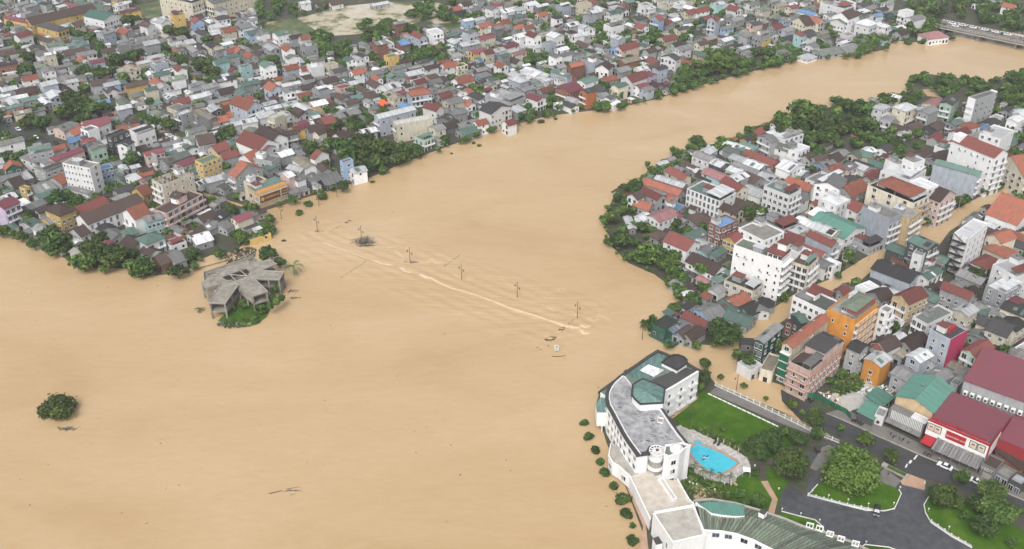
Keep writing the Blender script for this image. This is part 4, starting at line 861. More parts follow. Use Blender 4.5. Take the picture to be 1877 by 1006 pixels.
# the smaller houses: centre of the roof, length along the ridge, width (m), storeys, ridge up or down to the right, roof, wall
HOUSES = {
'A': '''165 250 10 7 3 u r w/150 22 9 7 2 u g g/215 40 8 6 2 u r w/560 172 8 8 2 u m c/770 225 10 8 3 u g s/915 225 10 8 2 d o g/1075 175 9 7 3 d m w/1170 145 12 8 3 d w w/1220 118 9 7 3 u w w/1290 92 9 8 4 u c y f/1440 145 8 7 3 d r b/1590 182 12 9 2 u w w
1670 215 9 8 2 u o c/1770 188 12 10 2 u g w/1850 228 10 9 2 u t b/895 312 5 7 4 d g d f/1005 305 11 9 3 u g g/1095 305 10 9 3 u w g/1180 292 9 7 1 u g g/1290 275 11 8 2 u g w/545 375 14 8 1 u m g/655 385 8 6 1 u w b/590 315 14 8 1 d t g/490 325 9 6 1 u t g
340 285 16 6 1 d m c/440 350 9 6 1 u w w/250 340 8 6 1 d k w/190 330 7 5 1 u w w/120 385 12 8 1 u m g/40 380 10 8 1 u m g/130 400 10 6 1 u g w/600 430 7 6 2 d o w/705 440 9 6 2 u M s/580 480 13 8 2 u q w/290 475 6 6 2 u v g/350 505 9 7 2 d g w
425 520 9 6 1 u g g/1150 400 14 6 1 u w w/1160 445 9 8 3 u w s f/960 495 12 7 2 d e c/1175 530 10 8 2 u t w/1245 505 9 6 2 u w w/1315 495 8 6 3 d r w/1290 560 9 8 2 u v w/1610 440 9 8 3 u a a/1690 365 8 6 2 u r b/1740 360 9 7 2 d o g
1830 400 9 7 2 d o g/1790 470 7 6 3 u g a f/1560 320 10 8 2 d k c/1420 355 12 6 1 d g g/1450 345 12 7 1 d k g/50 560 12 6 1 u e w/215 565 9 6 2 u o w/350 600 9 8 3 u w s/460 565 14 8 1 u g w/520 585 7 6 2 u w w/60 640 9 7 2 u w g/190 660 12 8 1 u m n
460 645 10 8 1 d m g/400 685 12 8 2 d w s/90 735 12 5 1 d w g/210 715 9 7 1 u t g/330 730 12 5 1 d w d/160 810 9 6 1.6 u e c/240 800 12 6 1 u q g/100 770 9 5 1 u t g/715 600 9 7 2 u m g/810 605 9 7 2 u w b/890 600 9 6 1 d t g/990 610 13 6 2 u m y
1150 595 9 7 2 d o w/1100 640 7 6 3 u t c/1180 620 10 7 2 d w w/810 650 10 7 1 d m w/650 715 10 8 1 u v w/755 735 6 6 2 u b g/900 740 10 6 2 d v w/900 775 8 6 3 u w s/1250 640 10 7 1 u w w/1440 605 10 6 1 u g s/1530 620 9 8 2 u g s/1640 570 13 8 2 u k w
1820 600 12 7 2 u t g/1700 500 9 6 1 d r g/1650 660 10 8 1 u m g/1780 665 9 8 2 d t g/1320 735 10 7 2 u r g/1430 765 9 6 2 u g c/1460 690 12 7 1 u w w/1590 730 12 6 1 u g g/1840 720 7 6 2 d o w/1800 820 12 8 1 u g g/1700 825 7 6 1 u o w/1560 790 8 6 3 d w k
1660 740 7 7 3 u o n f/1290 790 14 6 1 u g g/1180 820 9 8 2 d v w/700 880 14 9 2 u M w/540 915 10 6 1 d g g/590 940 9 7 1 d o g/640 850 9 5 1 u k d/820 860 12 6 1 u g g/960 880 8 5 1 u m g/1240 770 10 6 1 u m g/940 840 7 6 1 d m g/1100 530 7 5 1 d w w
1290 850 9 4 2 u g w/560 560 10 6 1 u g w/20 690 7 5 1 u w w/130 700 10 6 1 u w w/470 700 7 5 1 d e g/1830 940 10 7 1 d v w/1700 900 8 6 2 u w w/1600 870 9 7 2 u o g/1430 940 10 7 2 u g w''',
'B': '''180 235 10 8 3 u t w/280 260 9 8 2 u k g/350 270 7 6 2 u o w/230 350 9 6 3 d o w/260 410 5 8 4 d v w/380 320 10 7 3 u g g f/80 465 9 8 3 d t w/40 235 9 8 2 d g w/110 340 12 7 2 d w g/20 390 9 7 1 d m g/250 490 9 7 2 u o s/370 495 9 6 2 u o w
430 470 9 7 3 u w w f/545 455 7 6 3 u c c f/600 505 9 7 2 u k g/680 425 7 6 2 d t w/740 420 7 6 2 d w w/770 400 8 6 2 d k w/985 395 8 6 3 u t y f/970 440 8 7 1 d o g/740 520 9 7 2 u o w/860 525 10 8 2 u g s/880 565 7 5 2 d o w/1150 525 12 8 1 u w g
1270 485 10 5 2 u m w/1410 470 10 7 2 u o w/1490 465 8 6 2 u c c f/1680 420 14 9 1 u b s/1690 375 7 6 3 u r c/1550 310 14 8 2 u w g/1610 365 9 7 2 u M y/1760 360 10 7 2 u w w/1840 330 14 7 2 u M w/1560 220 9 7 3 d g s/1660 180 10 7 2 u o c
1750 185 9 6 2 u o w/1680 265 12 6 2 u M c/1420 245 9 8 1 u t g/1730 35 14 6 2 u M w/1830 70 12 9 2 u w w/1590 60 9 7 2 u g s/1530 25 9 7 2 u m w/1460 60 7 7 2 u o k/1510 580 12 9 1 u o w/1790 470 8 6 2 d o w/1620 470 7 6 1 u k g/1640 500 8 6 1 u g n
120 630 9 8 2.6 d o s/250 605 12 5 1 u w w/360 630 8 6 1 u m g/470 640 8 8 2.6 u g g f/630 620 8 7 2 u M p f/340 690 8 6 1 u o w/530 580 10 7 1 u m g/660 575 9 5 1 u t g/590 550 8 5 1 u g g/870 610 12 7 1 d m w/980 620 10 10 1.6 u w w
1190 590 8 6 2 u r g/1180 650 7 6 3 u o s/1290 590 10 8 1 u g g/1380 650 12 6 1 u g g/1370 690 8 7 2 u r g/1440 730 10 9 2 u g c/1550 750 7 6 1 d o w/1570 665 7 5 1 d o g/1620 695 10 7 1 d k g/1000 690 12 7 2 d e c/740 700 9 7 1 u t g
820 690 8 7 1 u m g/690 740 8 6 1 u m g/240 750 9 6 1 u w w/340 780 12 7 1 d w g/450 745 9 8 2 u w t/90 745 8 5 1 u w w/150 830 8 6 3 u c c f/60 830 10 8 2 u w w/320 825 9 7 2 d m g/420 850 6 5 1 u w w/660 820 14 9 1.4 u g g/800 865 6 5 1 u t g
530 885 9 6 2 u r g/320 920 10 7 2 u M y/430 930 10 7 2 u m g/100 970 12 9 2 u m w/800 960 10 7 1 u w w/650 975 9 6 1 u m w/1410 910 12 7 1 u m d/1540 895 12 7 1 u g g/1640 890 7 6 2 u o w/1550 945 12 9 1 u a g/1850 890 6 6 2 u r w/1400 800 12 6 1 u g g
1290 770 8 6 2 u r w/1100 770 9 7 1 d b s/950 800 9 6 1 u g g/580 20 10 6 1 u m w/480 25 10 6 1 u m g/900 20 14 6 1 u w g/350 10 8 6 2 u w w/60 310 9 6 1 u g w/1080 440 9 5 1 u m g/1210 440 9 5 1 u k g/1330 470 9 5 1 u k g/890 455 9 5 1 u m g/1040 480 9 6 2 u g g''',
'C': '''210 100 8 6 2 u o c/170 150 10 8 2 u q w/110 195 8 6 2 u o w/40 195 8 6 2 u o g/60 250 9 8 2 u w w/150 250 9 7 3 d r w/310 250 9 9 3 d w w/270 300 7 6 3 u s s f/560 110 7 7 3 u s s f/600 75 9 7 2 u w g/740 80 12 8 2 u t w/740 170 12 9 3 u c w f
540 195 10 8 2 d w w/430 170 10 8 2 u w g/470 250 9 6 2 u w w/520 320 12 6 1 d m w/190 330 9 6 1 u w w/360 350 8 6 2 u w w/380 390 8 6 2 u g w/250 360 8 5 1 u t g/940 190 9 7 2 d r w/1140 160 7 7 2 d r g/1060 110 8 6 1 u r g/930 125 10 6 1 u k g
1190 110 8 7 1 d w g/1290 85 9 7 2 u r c/1370 70 14 7 2 u o w/1410 125 7 6 2 u r G/1270 180 8 5 1 u w w/1560 195 10 6 2 u q b/1620 60 10 8 2 d r w/1770 165 9 7 2 u k p/1750 20 10 8 2 u q w/1830 60 9 7 2 u v c/1560 110 9 6 1 u g g/1720 130 8 6 1 u k g
1130 275 12 8 2 u r c/1200 320 9 7 2 u m v/1240 345 10 8 2 u g w/770 265 8 7 3 d w s/700 290 9 6 1 u w w/750 350 7 6 2 u b b/730 405 9 7 1 d g g/850 430 14 8 1.6 u e n/1030 440 9 6 1 d r g/1380 390 9 7 2 d t p/1330 310 9 6 1 u g w/1440 270 10 6 1 u g n
1560 280 10 6 1 u w g/1640 330 8 6 1 u k g/1820 240 9 8 3 u e g f/1830 270 9 7 2 u e y/1270 450 8 6 1 d r c/940 490 8 6 1 u w w/1020 480 9 7 1 u m w/1100 490 8 6 1 u k n/1130 520 7 5 1 u g g/250 570 9 6 1 u w w/150 520 14 10 1.6 d w w/330 480 9 7 2 u g w
480 465 8 6 2 u o n/360 560 8 6 2 u g w/440 575 8 6 1 d r g/400 620 12 8 1 u M g/240 650 9 6 1 u r g/100 640 9 6 1 u g g/30 540 9 8 1 d w w/640 640 9 6 1 d k g/650 690 8 6 1 u g w/720 700 8 5 1 u q w/420 760 9 6 1 d k w/350 745 7 5 1 u w w/740 745 7 4 1 u w w
440 720 8 6 1 d w w/800 500 10 8 1 u g g/590 540 8 6 1 u m g/940 620 8 7 2 u M w/980 640 7 6 2 u g s/700 570 10 6 1 u o g/1210 430 8 6 1 d o g/40 380 10 6 2 u p c/20 440 9 7 1 d m w/130 20 9 9 2 u w w/370 30 9 8 3 u s s f/520 15 10 7 3 u y c f
970 20 9 7 3 u s w f/1000 50 8 6 2 u w w/1110 20 9 7 2 u c c f/1210 15 9 7 2 u w w/1500 20 10 7 3 u w a/1690 340 10 5 1 u w g/1780 350 9 5 1 u k g/1720 370 8 5 1 u g g/20 110 9 8 2 u t g/40 60 9 8 2 u w w/470 370 9 6 1 u q g/640 330 9 5 1 d g g''',
'D': '''90 30 10 7 2 u y c/180 45 8 7 2 u M c/140 140 9 7 2 u s b/60 190 9 8 2 u r g/20 240 9 8 1 d v w/140 210 9 7 2 u s s/150 270 12 7 1 u k g/300 250 10 7 2 u k w/410 150 8 7 2 u g g/430 40 8 7 2 u M n/700 30 9 7 1 u k g/840 60 9 6 1 u k g
800 105 8 6 2 u b w/690 115 9 6 2 u v w/850 180 9 8 2 d w w/930 90 9 8 2 u q G/400 230 9 6 1 u y g/420 260 9 6 1 u v g/120 310 9 6 1 u g g/550 300 8 4 1 u w w/580 330 12 4 1 u w g/590 10 10 8 3 u w w f/1620 10 10 7 1 u g w/1770 40 9 7 2 d o w/1690 15 9 6 1 u g g
1550 20 10 6 1 u w w/880 15 9 6 2 u g w/300 60 9 8 2 u g g/240 160 8 6 1 u g g''',
'K': '''850 300 9 6 1 u g g/960 320 9 7 1 u m g/790 330 10 8 1 u m g/740 360 8 5 1 u w w/700 340 9 7 1 d m g/620 290 9 6 1 u g w/1060 380 9 5 1 u k g/890 350 10 7 1 u k g/1500 200 9 7 1 u k g/1590 220 8 6 2 u w g/1370 290 9 7 1 u k g/460 500 7 6 1 u w w
590 480 8 6 1 u k w/700 600 9 6 1 u w w/860 520 9 6 1 u m g/940 560 9 6 1 u g g/650 650 9 6 1 u g w/540 600 9 7 1 d t g/420 600 9 6 1 d k g/310 720 9 8 1 u k n/380 740 8 6 1 u g g/560 760 7 5 1 u r g/30 540 9 6 1 u m g/200 560 10 7 1 u m g/250 520 9 6 1 u g g''',
'G': '''740 615 8 5 1 d m g/790 640 12 5 1 d w g/690 640 8 6 1 d g g/930 555 7 5 1 u k g/960 590 7 7 2 d w k/1100 470 14 7 1 d w g/1190 470 9 7 1 d t g/1090 510 12 7 1 u t g/1060 500 8 6 2 d q g/1120 560 10 6 2 d w g/1210 530 8 6 1 d o g/1230 600 9 7 2 d w g
1310 580 10 8 1 d r w/1100 690 9 6 2 u w g/1080 640 8 6 1 d w w/1200 700 9 8 1 d m g/1320 690 8 7 1 d w g/950 680 14 7 2 d p a/1230 800 11 8 1 d w w/1530 740 9 7 2 d o c/1390 600 9 6 1 d r n
1540 650 8 7 1 d w g/1150 900 9 7 1 d m n/1050 930 9 6 2 d m c/1540 850 8 7 2 u g w/1590 760 8 7 2 d o g/870 690 9 7 1 d m g/1580 380 8 6 1 d m n/1440 470 8 8 2 d q w/700 610 6 5 1 u n n''',
'M': '''850 265 8 6 1 d w g/940 320 8 5 1 u t g/1180 120 8 6 1 u g w/1480 300 9 7 2 d q g/1520 220 9 7 2 d r g/1240 130 8 7 3 u p w f/1560 300 7 6 3 d w w f/400 60 6 5 1 u w w/860 300 7 7 1 u g a/640 870 8 6 1 u g g/700 910 7 5 1 u m g''',
'N': '''60 320 9 6 2 d r w/120 400 7 6 2 d g w/190 395 6 6 2 d w w f/540 560 9 5 1 d k g/640 610 8 5 1 d w w/350 600 9 5 1 d g w/700 300 9 7 2 d t k/940 410 7 6 2 d n g f/980 360 8 6 2 d t G/1200 440 9 6 1 d k g
1230 500 10 7 1 d g g/1060 590 9 6 1 d m g/920 640 8 7 1 d t g/1330 740 8 7 1 d g g/1560 740 9 7 3 d k c/1480 790 9 6 1 d w g/1380 850 9 7 2 d k c/1600 700 9 7 2 d M c/1590 210 8 6 1 d o c/1570 260 10 6 1 d k g/1500 420 8 6 2 d w w''',
'U': '''960 60 9 7 1 u t w/1100 40 9 7 2 u g c/1200 30 8 7 2 u k w/790 500 8 6 1 u g g/870 430 7 5 1 u g g/930 190 8 6 1 u g g/70 330 7 7 2 d k g/730 400 7 5 1 d e g/1000 480 8 5 1 u k g/1190 350 8 7 2 u c c''',
'E': '''50 290 12 7 1 u g g/330 410 9 6 1 u t g/250 490 8 6 1 u g g/700 60 8 7 3 d g v/560 10 9 7 2 u b g/640 30 9 8 3 d k k f/420 80 7 5 1 u o w/690 330 8 6 1 d k g/760 470 9 6 1 d r g/960 130 7 5 1 u w w/1000 90 9 6 1 u m g/1250 40 9 5 1 u g g/1320 50 7 5 1 u w w
1380 60 10 6 1 d t w/880 440 8 6 1 u g g/840 480 7 5 1 d k g/1480 320 7 5 1 u w w/1440 240 8 5 1 u t g/900 380 8 6 1 u k g/760 650 9 6 1 d k g/830 700 8 6 1 d g g/980 770 9 8 1 d m g/1100 830 7 6 1 d m w/1560 300 8 6 2 u w g/1690 280 8 6 2 u g w/1650 350 7 5 1 u q g'''}
for _t, _s in HOUSES.items():
    for _r in _s.replace('\n', '/').split('/'):
        v_ = _r.split()
        if len(v_) < 8: continue
        rc_ = v_[6] if 'R' + v_[6] in MATS else {'s': 'g', 'a': 't', 'y': 'e', 'n': 'm'}[v_[6]]
        hs(_t, float(v_[0]), float(v_[1]), float(v_[2]) * (.93 if _t in 'ABCD' else 1), float(v_[3]) * (.93 if _t in 'ABCD' else 1), float(v_[4]) * (.88 if float(v_[4]) > 1.5 else 1), v_[5], rc_, v_[7], v_[8] if len(v_) > 8 else 'g')
# ------------------------------------------------------------------ parts that make the big buildings recognisable
def find(s_): return next(o for o in COL.objects if s_ in o.get('label', ''))
def text(body, size, parent, loc, rot, m, name='lettering', depth=.04, sx=1.0):
    cu = bpy.data.curves.new(name, 'FONT'); cu.body = body; cu.size = size; cu.extrude = depth; cu.align_x = 'CENTER'; cu.align_y = 'CENTER'; cu.materials.append(MATS[m]); cu.resolution_u = 2
    tmp = bpy.data.objects.new(name, cu); COL.objects.link(tmp); me = bpy.data.meshes.new_from_object(tmp.evaluated_get(bpy.context.evaluated_depsgraph_get())); bpy.data.objects.remove(tmp); me.materials.clear(); me.materials.append(MATS[m])
    o = bpy.data.objects.new(name, me); COL.objects.link(o); o.parent = parent; o.location = loc; o.rotation_euler = rot; o.scale = (sx, 1, 1); return o
FX = (math.pi / 2, 0, -math.pi / 2); FY = (math.pi / 2, 0, 0)
r = find('tall white hotel with pale green flat roof'); L, D, h = INFO[r.name]
b = MB(); b.box(.6, L - .6, .8, D * .32, h - .7, h + 1.9, 'Ww', .8); b.build('penthouse', r); b = MB(); b.box(.2, L - .2, .4, D * .36, h + 1.92, h + 2.1, 'Rr', .6, bottom=True); b.build('penthouse_roof', r)
b = MB(); b.box(L * .55, L - .3, D * .05, D * .22, h + 2.1, h + 5.0, 'Ww', .9); b.box(L * .5, L - .1, D * .03, D * .24, h + 5.0, h + 5.15, 'Rr', .2, bottom=True); b.build('lift_tower', r)
for i in range(3): link('window', win_mesh(1.6, 1.2, 'r'), r, (.59, D * .06 + i * D * .1, h), -math.pi / 2)
for i in range(6): b = MB(); b.box(-.5, L + .3, -1.3, -.02, i * SH + .1, i * SH + .28, 'trim', .5, bottom=True); b.build('storey_band', r)
r = find('beige hotel with three'); L, D, h = INFO[r.name]
b = MB()
for x in (.8, L * .5, L - .8):
    for y in (D * .12, D * .45, D * .8): b.box(x - .12, x + .12, y - .12, y + .12, h - .7, h + 2.2, 'brown')
b.build('pavilion_posts', r); b = MB(); hip(b, L - 1, D * .72, h + 2.25, 1.9, 'Ro', .3, .5, .5, D * .1); b.build('pavilion_roof', r)
b = MB()
for i in range(1, 5): b.box(.2, L - .2, -1.5, -.02, i * SH, i * SH + .15, 'brown', .6, bottom=True); b.box(.2, L - .2, -1.5, -1.42, i * SH + .15, i * SH + 1, 'Wt', .6)
b.build('balconies', r)
r = find('bright orange hotel'); L, D, h = INFO[r.name]
b = MB(); b.box(L * .15, L * .9, D * .15, D * .62, h - .7, h + 2.0, 'frame'); hip(b, L * .75, D * .47, h + 2.05, .9, 'Rv', .7, .6, L * .15, D * .15); b.build('penthouse', r)
for i in range(6): link('window', win_mesh(.8, 1.2, 'n'), r, (L * .15 - .01, D * .2 + i * D * .075, h + .2), -math.pi / 2); link('window', win_mesh(1.0, 1.2, 'n'), r, (L * .2 + i * L * .13, D * .15 - .01, h + .2))
b = MB(); [b.bar((L * (.12 + .19 * i), -1.35, .2), (L * (.12 + .19 * i), -1.35, h - .8), .09, 'WO') for i in range(5)]
for s_ in range(1, 6): b.box(.2, L - .2, -1.42, -1.3, s_ * SH + .9, s_ * SH + 1.02, 'WO', .7, bottom=True); b.box(.1, L - .1, -1.45, -.02, s_ * SH - .1, s_ * SH + .05, 'Wt', .7, bottom=True)
b.build('balcony_frame', r)
r = find('white hotel with paired windows'); L, D, h = INFO[r.name]
b = MB(); b.box(.5, L - .5, D * .55, D - .5, h - .7, h + .5, 'Rg', .4); b.build('roof_plant_room', r)
r = find('long narrow cream block'); L, D, h = INFO[r.name]; b = MB()
for s_ in range(1, 5): b.box(-1.3, -.02, .1, D - .1, s_ * SH + .0, s_ * SH + .3, 'frame', bottom=True)
b.build('floor_slabs', r)
for s_ in range(1, 4):
    b = MB(); n = 8
    for i in range(n): y = .2 + (D - .4) * i / n; b.box(-1.2, -1.05 + .06 * (i % 2), y, y + (D - .4) / n - .04, s_ * SH + .32, s_ * SH + SH - .1, 'green_sheet', .4 + .1 * (i % 3))
    b.build('green_shutter', r)
b = MB(); [b.box(L * f, L * f + .8, D * .45, D * .9, h + .3, h + .9, 'Wg', .4) for f in (.4, .75)]; b.build('roof_vent', r)
r = find('pink apartment block'); L, D, h = INFO[r.name]
b = MB(); b.box(L * .42, L * .85, .4, D - .4, h - .72, h + 2.3, 'Wp', .8); b.box(L * .4, L * .87, .2, D - .2, h + 2.3, h + 2.45, 'Rk', .8, bottom=True); b.box(L * .88, L - .3, .3, D - .3, h - .7, h + 1.4, 'Wp'); b.box(L * .87 + .1, L, 0.1, D, h + 1.4, h + 1.5, 'Rk', .3, bottom=True); b.build('rear_storey', r)
b = MB(); gable(b, L * .3, D - .6, h - .3, 'x', 1.6, 'Rm', .6, .2, .12, .5, .3); b.build('front_roof', r)
b = MB()
for s_ in range(1, 4): b = MB(); b.box(-.12, L, -.35, -.02, s_ * SH, s_ * SH + .22, 'Wo', .9, bottom=True); b.box(-1.2, -.12, .01, D, s_ * SH, s_ * SH + .22, 'Wo', .9, bottom=True); b.box(-1.2, -1.12, 0, D, s_ * SH + .22, s_ * SH + .9, 'Wp', .5); b.build('storey_band', r)
r = find('narrow white tower with black'); L, D, h = INFO[r.name]; b = MB()
for s_ in range(0, 6):
    z = .4 + s_ * 2.9; b.box(-1.6, -.02, .3, D - .3, z, z + .1, 'dark', bottom=True)
    for y in (.35, D * .5, D - .35): b.bar((-1.55, y, z), (-1.55, y, z + 2.9), .07, 'dark'); b.bar((-.1, y, z), (-.1, y, z + 2.9), .06, 'dark')
    a_, c_ = (.5, D - .5) if s_ % 2 else (D - .5, .5); b.bar((-.9, a_, z), (-.9, c_, z + 2.9), .16, 'dark'); b.bar((-1.5, a_, z + .9), (-1.5, c_, z + 3.6), .06, 'dark'); b.bar((-1.55, .3, z + .9), (-1.55, D - .3, z + .9), .05, 'dark')
b.build('fire_escape', r)
r = find('tall white hotel with stacked balconies'); L, D, h = INFO[r.name]
b = MB(); b.box(.2, L * .5, D - 4.2, D - .2, h - 1, h + 3.4, 'Ww', .9); b.build('stair_tower', r)
r = find('slim block with pale'); L, D, h = INFO[r.name]; b = MB(); b.box(.0, L, -.14, -.02, 0, h + .02, 'WM', .8); b.build('side_wall', r); b = MB(); b.box(L * .35, L * .75, D * .35, D * .6, h - .7, h + 1.2, 'Wr', .8); b.build('bulkhead', r)
r = find('tall block with grey weathered'); L, D, h = INFO[r.name]; b = MB(); b.box(-.14, -.02, 0, D, 0, h + .02, 'Ww', .9); b.build('end_wall', r); b = MB(); [b.box(L + .02, L + 1.2, .5, D - .5, s_ * 2.9, s_ * 2.9 + 1.0, 'trim', .8, bottom=True) for s_ in range(1, 6)]; b.build('balconies', r)
r = find('corner riverside restaurant'); L, D, h = INFO[r.name]
b = MB(); b.box(.1, L * .74, -.35, -.03, 2.9, 6.9, 'frame', bottom=True); b.box(L * .76, L, -.35, -.03, 2.9, 6.9, 'frame', bottom=True); b.box(.3, L * .73, -.40, -.36, 3.1, 6.7, 'brown', .2, bottom=True); b.box(L * .77, L - .15, -.40, -.36, 3.1, 6.7, 'brown', .2, bottom=True); bb_ = b.build('billboard', r)
b = MB(); b.bar((L * .11, -.45, 4.9), (L * .11, -.41, 4.9), 1.15, 'terracotta', 20); b.bar((L * .11, -.50, 4.9), (L * .11, -.46, 4.9), .7, 'Wy', 14); b.build('round_logo', bb_)
lr = random.Random(4); b = MB(); x = L * .21
while x < L * .68: w = lr.uniform(.15, .4); b.box(x, x + w, -.44, -.41, 4.6 + lr.uniform(-.2, .1), 5.1 + lr.uniform(-.1, .5), 'WO', .8, bottom=True); x += w + .09
x = L * .80
while x < L * .95: w = lr.uniform(.15, .3); b.box(x, x + w, -.44, -.41, 3.9, 4.3, 'Wt', .8, bottom=True); b.box(x, x + w, -.44, -.41, 5.2, 5.6, 'WO', .8, bottom=True); x += w + .1
tag(b.build('lettering', bb_), kind='stuff')
b = MB(); b.poly([(0, -.3, h - 1.2), (L, -.3, h - 1.2), (L, 1.6, h + .5), (0, 1.6, h + .5)], 'WO', .6); b.poly([(0, 1.6, h + .5), (L, 1.6, h + .5), (L, -.3, h - 1.25), (0, -.3, h - 1.25)], 'WO', .6); b.box(.2, L - .2, 1.6, D, h + .3, h + .45, 'Rt', .8, bottom=True); b.build('roof_screen', r)
r = find('tall cream hotel with roof garden'); L, D, h = INFO[r.name]; b = MB()
for i in range(26): x, y = lr.uniform(.5, L - .5), lr.uniform(.5, D - .5); b.cyl(x, y, h - .7, h - .1, .25, 'terracotta', 6); b.cyl(x, y, h - .1, h + .7, .1, lr.choice(('leaf', 'leaf_dark')), 5, .45)
tag(b.build('roof_garden_pots', r), kind='stuff')
r = find('pink and cream hotel'); L, D, h = INFO[r.name]
b = MB(); b.box(L * .45, L * .68, D * .3, D * .9, h - .7, h + 2.2, 'Wp', .9); gable(b, L * .23, D * .6, h + 2.2, 'y', 1.3, 'Rm', .5, .4, .12, L * .45, D * .3); b.build('roof_room', r)
b = MB()
for s_ in range(1, 3): b.box(-.8, L + .2, -1.3, -.02, s_ * SH, s_ * SH + .2, 'Wp', .9, bottom=True); b.box(-.8, L + .2, -1.3, -1.2, s_ * SH + .2, s_ * SH + 1, 'Wp', .9); b.box(-1.3, -.02, -.9, D, s_ * SH, s_ * SH + .2, 'Wp', .9, bottom=True)
b.build('balconies', r)
r = find('waterfront restaurant with black'); L, D, h = INFO[r.name]; b = MB()
for i in range(6): b.box(.4, L - .4, .5 + i * (D - 1) / 6, .9 + i * (D - 1) / 6, h, h + .12, 'Rk', .9)
b.box(-1.5, L + 3, -5, -.1, .3, .55, 'Rt', .2, bottom=True); b.wallpath([(-1.4, D), (-1.4, -4.9), (L + 3, -4.9)], .12, .55, 1.6, 'WG'); b.build('deck', r)
r = find('white house with three stepped'); L, D, h = INFO[r.name]
for i in range(2): b = MB(); gable(b, L * .55, D * .3, h - .6 + i * .2, 'y', 1.6, 'Rr', .7, .4, .12, L * .2, -1.5 - i * .4 + i * D * .35); b.build('dormer_roof', r)
r = find('big warehouse'); L, D, h = INFO[r.name]
b = MB(); b.box(-4.2, -.8, .4, D - .2, .0, 6.2, 'Wd', .3); fr_ = b.build('street_front', r); b = MB(); b.box(-4.3, -.7, .2, D * .42, 6.2, 6.35, 'Rw', .9, bottom=True); b.build('front_roof', fr_)
for i in range(20): b = MB(); y = 1.0 + i * (D - 2.4) / 19; b.box(-4.5, -4.24, y, y + .26, 2.0, 6.1, 'white_paint', .5, bottom=True); b.build('slat', fr_)
b = MB(); b.poly([(-6.6, .4, 2.3), (-4.3, .4, 2.9), (-4.3, D - .3, 2.9), (-6.6, D - .3, 2.3)][::-1], 'Rg', .5); b.poly([(-6.6, .4, 2.25), (-4.3, .4, 2.85), (-4.3, D - .3, 2.85), (-6.6, D - .3, 2.25)], 'Rg', .5); b.build('awning', fr_)
# the red-fronted store
A = atq('g', 1370, 450, 10); C = atq('g', 440, 55, 10); B = atq('g', 1680, 245, 10); ac = C - A; ang = math.atan2(ac.y, ac.x) - math.pi / 2; D = ac.length; ux = Vector((math.cos(ang), math.sin(ang), 0)); L = 20.0
st_ = empty('store', (A.x, A.y, .5), ang); tag(st_, 'big store with maroon roof, white front and red sign boards beside the road', 'store'); b = MB(); b.box(0, L, 0, D, 0, 8.3, 'Wr', .6, top='RM'); b.box(-.3, 0, 0, D, 3.6, 9.5, 'white_paint', .8); b.build('wall', st_)
b = MB(); b.box(.02, L, .25, D - .1, 8.3, 8.5, 'RM', .6); b.box(L - 12, L + 30, -26, -.3, 6.8, 7.0, 'RM', .8, bottom=True); b.build('roof', st_)
b = MB(); b.box(L - 12, L + 30, -25.9, -.4, 0, 6.7, 'Wr', .5); b.build('side_wing', st_)
b = MB(); b.box(-.42, -.32, -.1, D + .1, 8.9, 9.7, 'red'); b.box(-.42, .0, -.15, .25, 0, 9.7, 'red'); b.box(0, L * .55, -.12, -.02, 8.3, 9.5, 'red'); b.box(0.5, L * .5, -.22, -.13, 3.5, 8.2, 'white_paint'); b.build('red_trim', st_)
for i, f in enumerate((.11, .24, .82, .93)): b = MB(); y = D * f; b.box(-.46, -.33, y - 1.15, y + 1.15, 5.6, 8.3, 'dark', bottom=True); b.box(-.5, -.47, y - .95, y + .95, 5.8, 8.1, 'Wc', .8, bottom=True); pp = b.build('poster', st_); b = MB(); b.box(-.54, -.51, y - .5, y + .5, 6.9, 7.5, 'Rp', .5, bottom=True); b.box(-.54, -.51, y - .6, y + .6, 6.2, 6.5, 'Wt', .5, bottom=True); b.build('poster_print', pp)
b = MB(); b.box(-.5, -.33, D * .36, D * .68, 5.3, 8.2, 'red', bottom=True); sg = b.build('sign_board', st_); text('nguyenkim.com', D * .32 / 6.9 * 1.15, sg, (-.55, D * .52, 6.7), FX, 'white_paint')
text('nguyenkim.com', 2.0, st_, (-.1, D * .52, 10.4), FX, 'red', 'roof_lettering', .12, 1.35)
b = MB()
for i in range(14): y0, y1 = D * (.02 + .055 * i), D * (.02 + .055 * (i + 1)) - .08; zz = .1 * (i % 2); b.poly([(-5.6, y1, 2.9 + zz), (-5.6, y0, 2.9 + zz), (-.45, y0, 4.2 + zz), (-.45, y1, 4.2 + zz)], 'Rg', .3 + .4 * (i % 3) / 2); b.poly([(-5.6, y0, 2.85 + zz), (-5.6, y1, 2.85 + zz), (-.45, y1, 4.15 + zz), (-.45, y0, 4.15 + zz)], 'Rg')
for i in range(6): b.bar((-5.4, D * (.03 + .14 * i), 0), (-5.4, D * (.03 + .14 * i), 2.9), .09, 'steel')
b.build('canopy', st_); b = MB(); b.box(-5.2, -.5, D * .8, D * .98, 3.3, 3.5, 'red', bottom=True); b.box(-.44, -.34, D * .1, D * .7, .2, 2.8, 'dark'); b.build('side_canopy', st_)
A2 = atq('U', 1500, 775, 13); C2 = atq('U', 815, 530, 13); L2 = 24; D2 = (C2 - A2).length; a2 = C2 - A2; an2 = math.atan2(a2.y, a2.x) - math.pi / 2
b = MB(); b.box(0, L2, 0, D2, 0, 12.5, 'Wg', .5); hall = b.build('store_hall', None, (A2.x, A2.y, .4), an2); tag(hall, 'taller maroon-roofed hall behind the big store, with a row of air conditioners', 'store'); b = MB(); b.box(-.3, L2, -.3, D2 + .3, 12.5, 12.7, 'RM', .8, bottom=True); b.build('roof', hall)
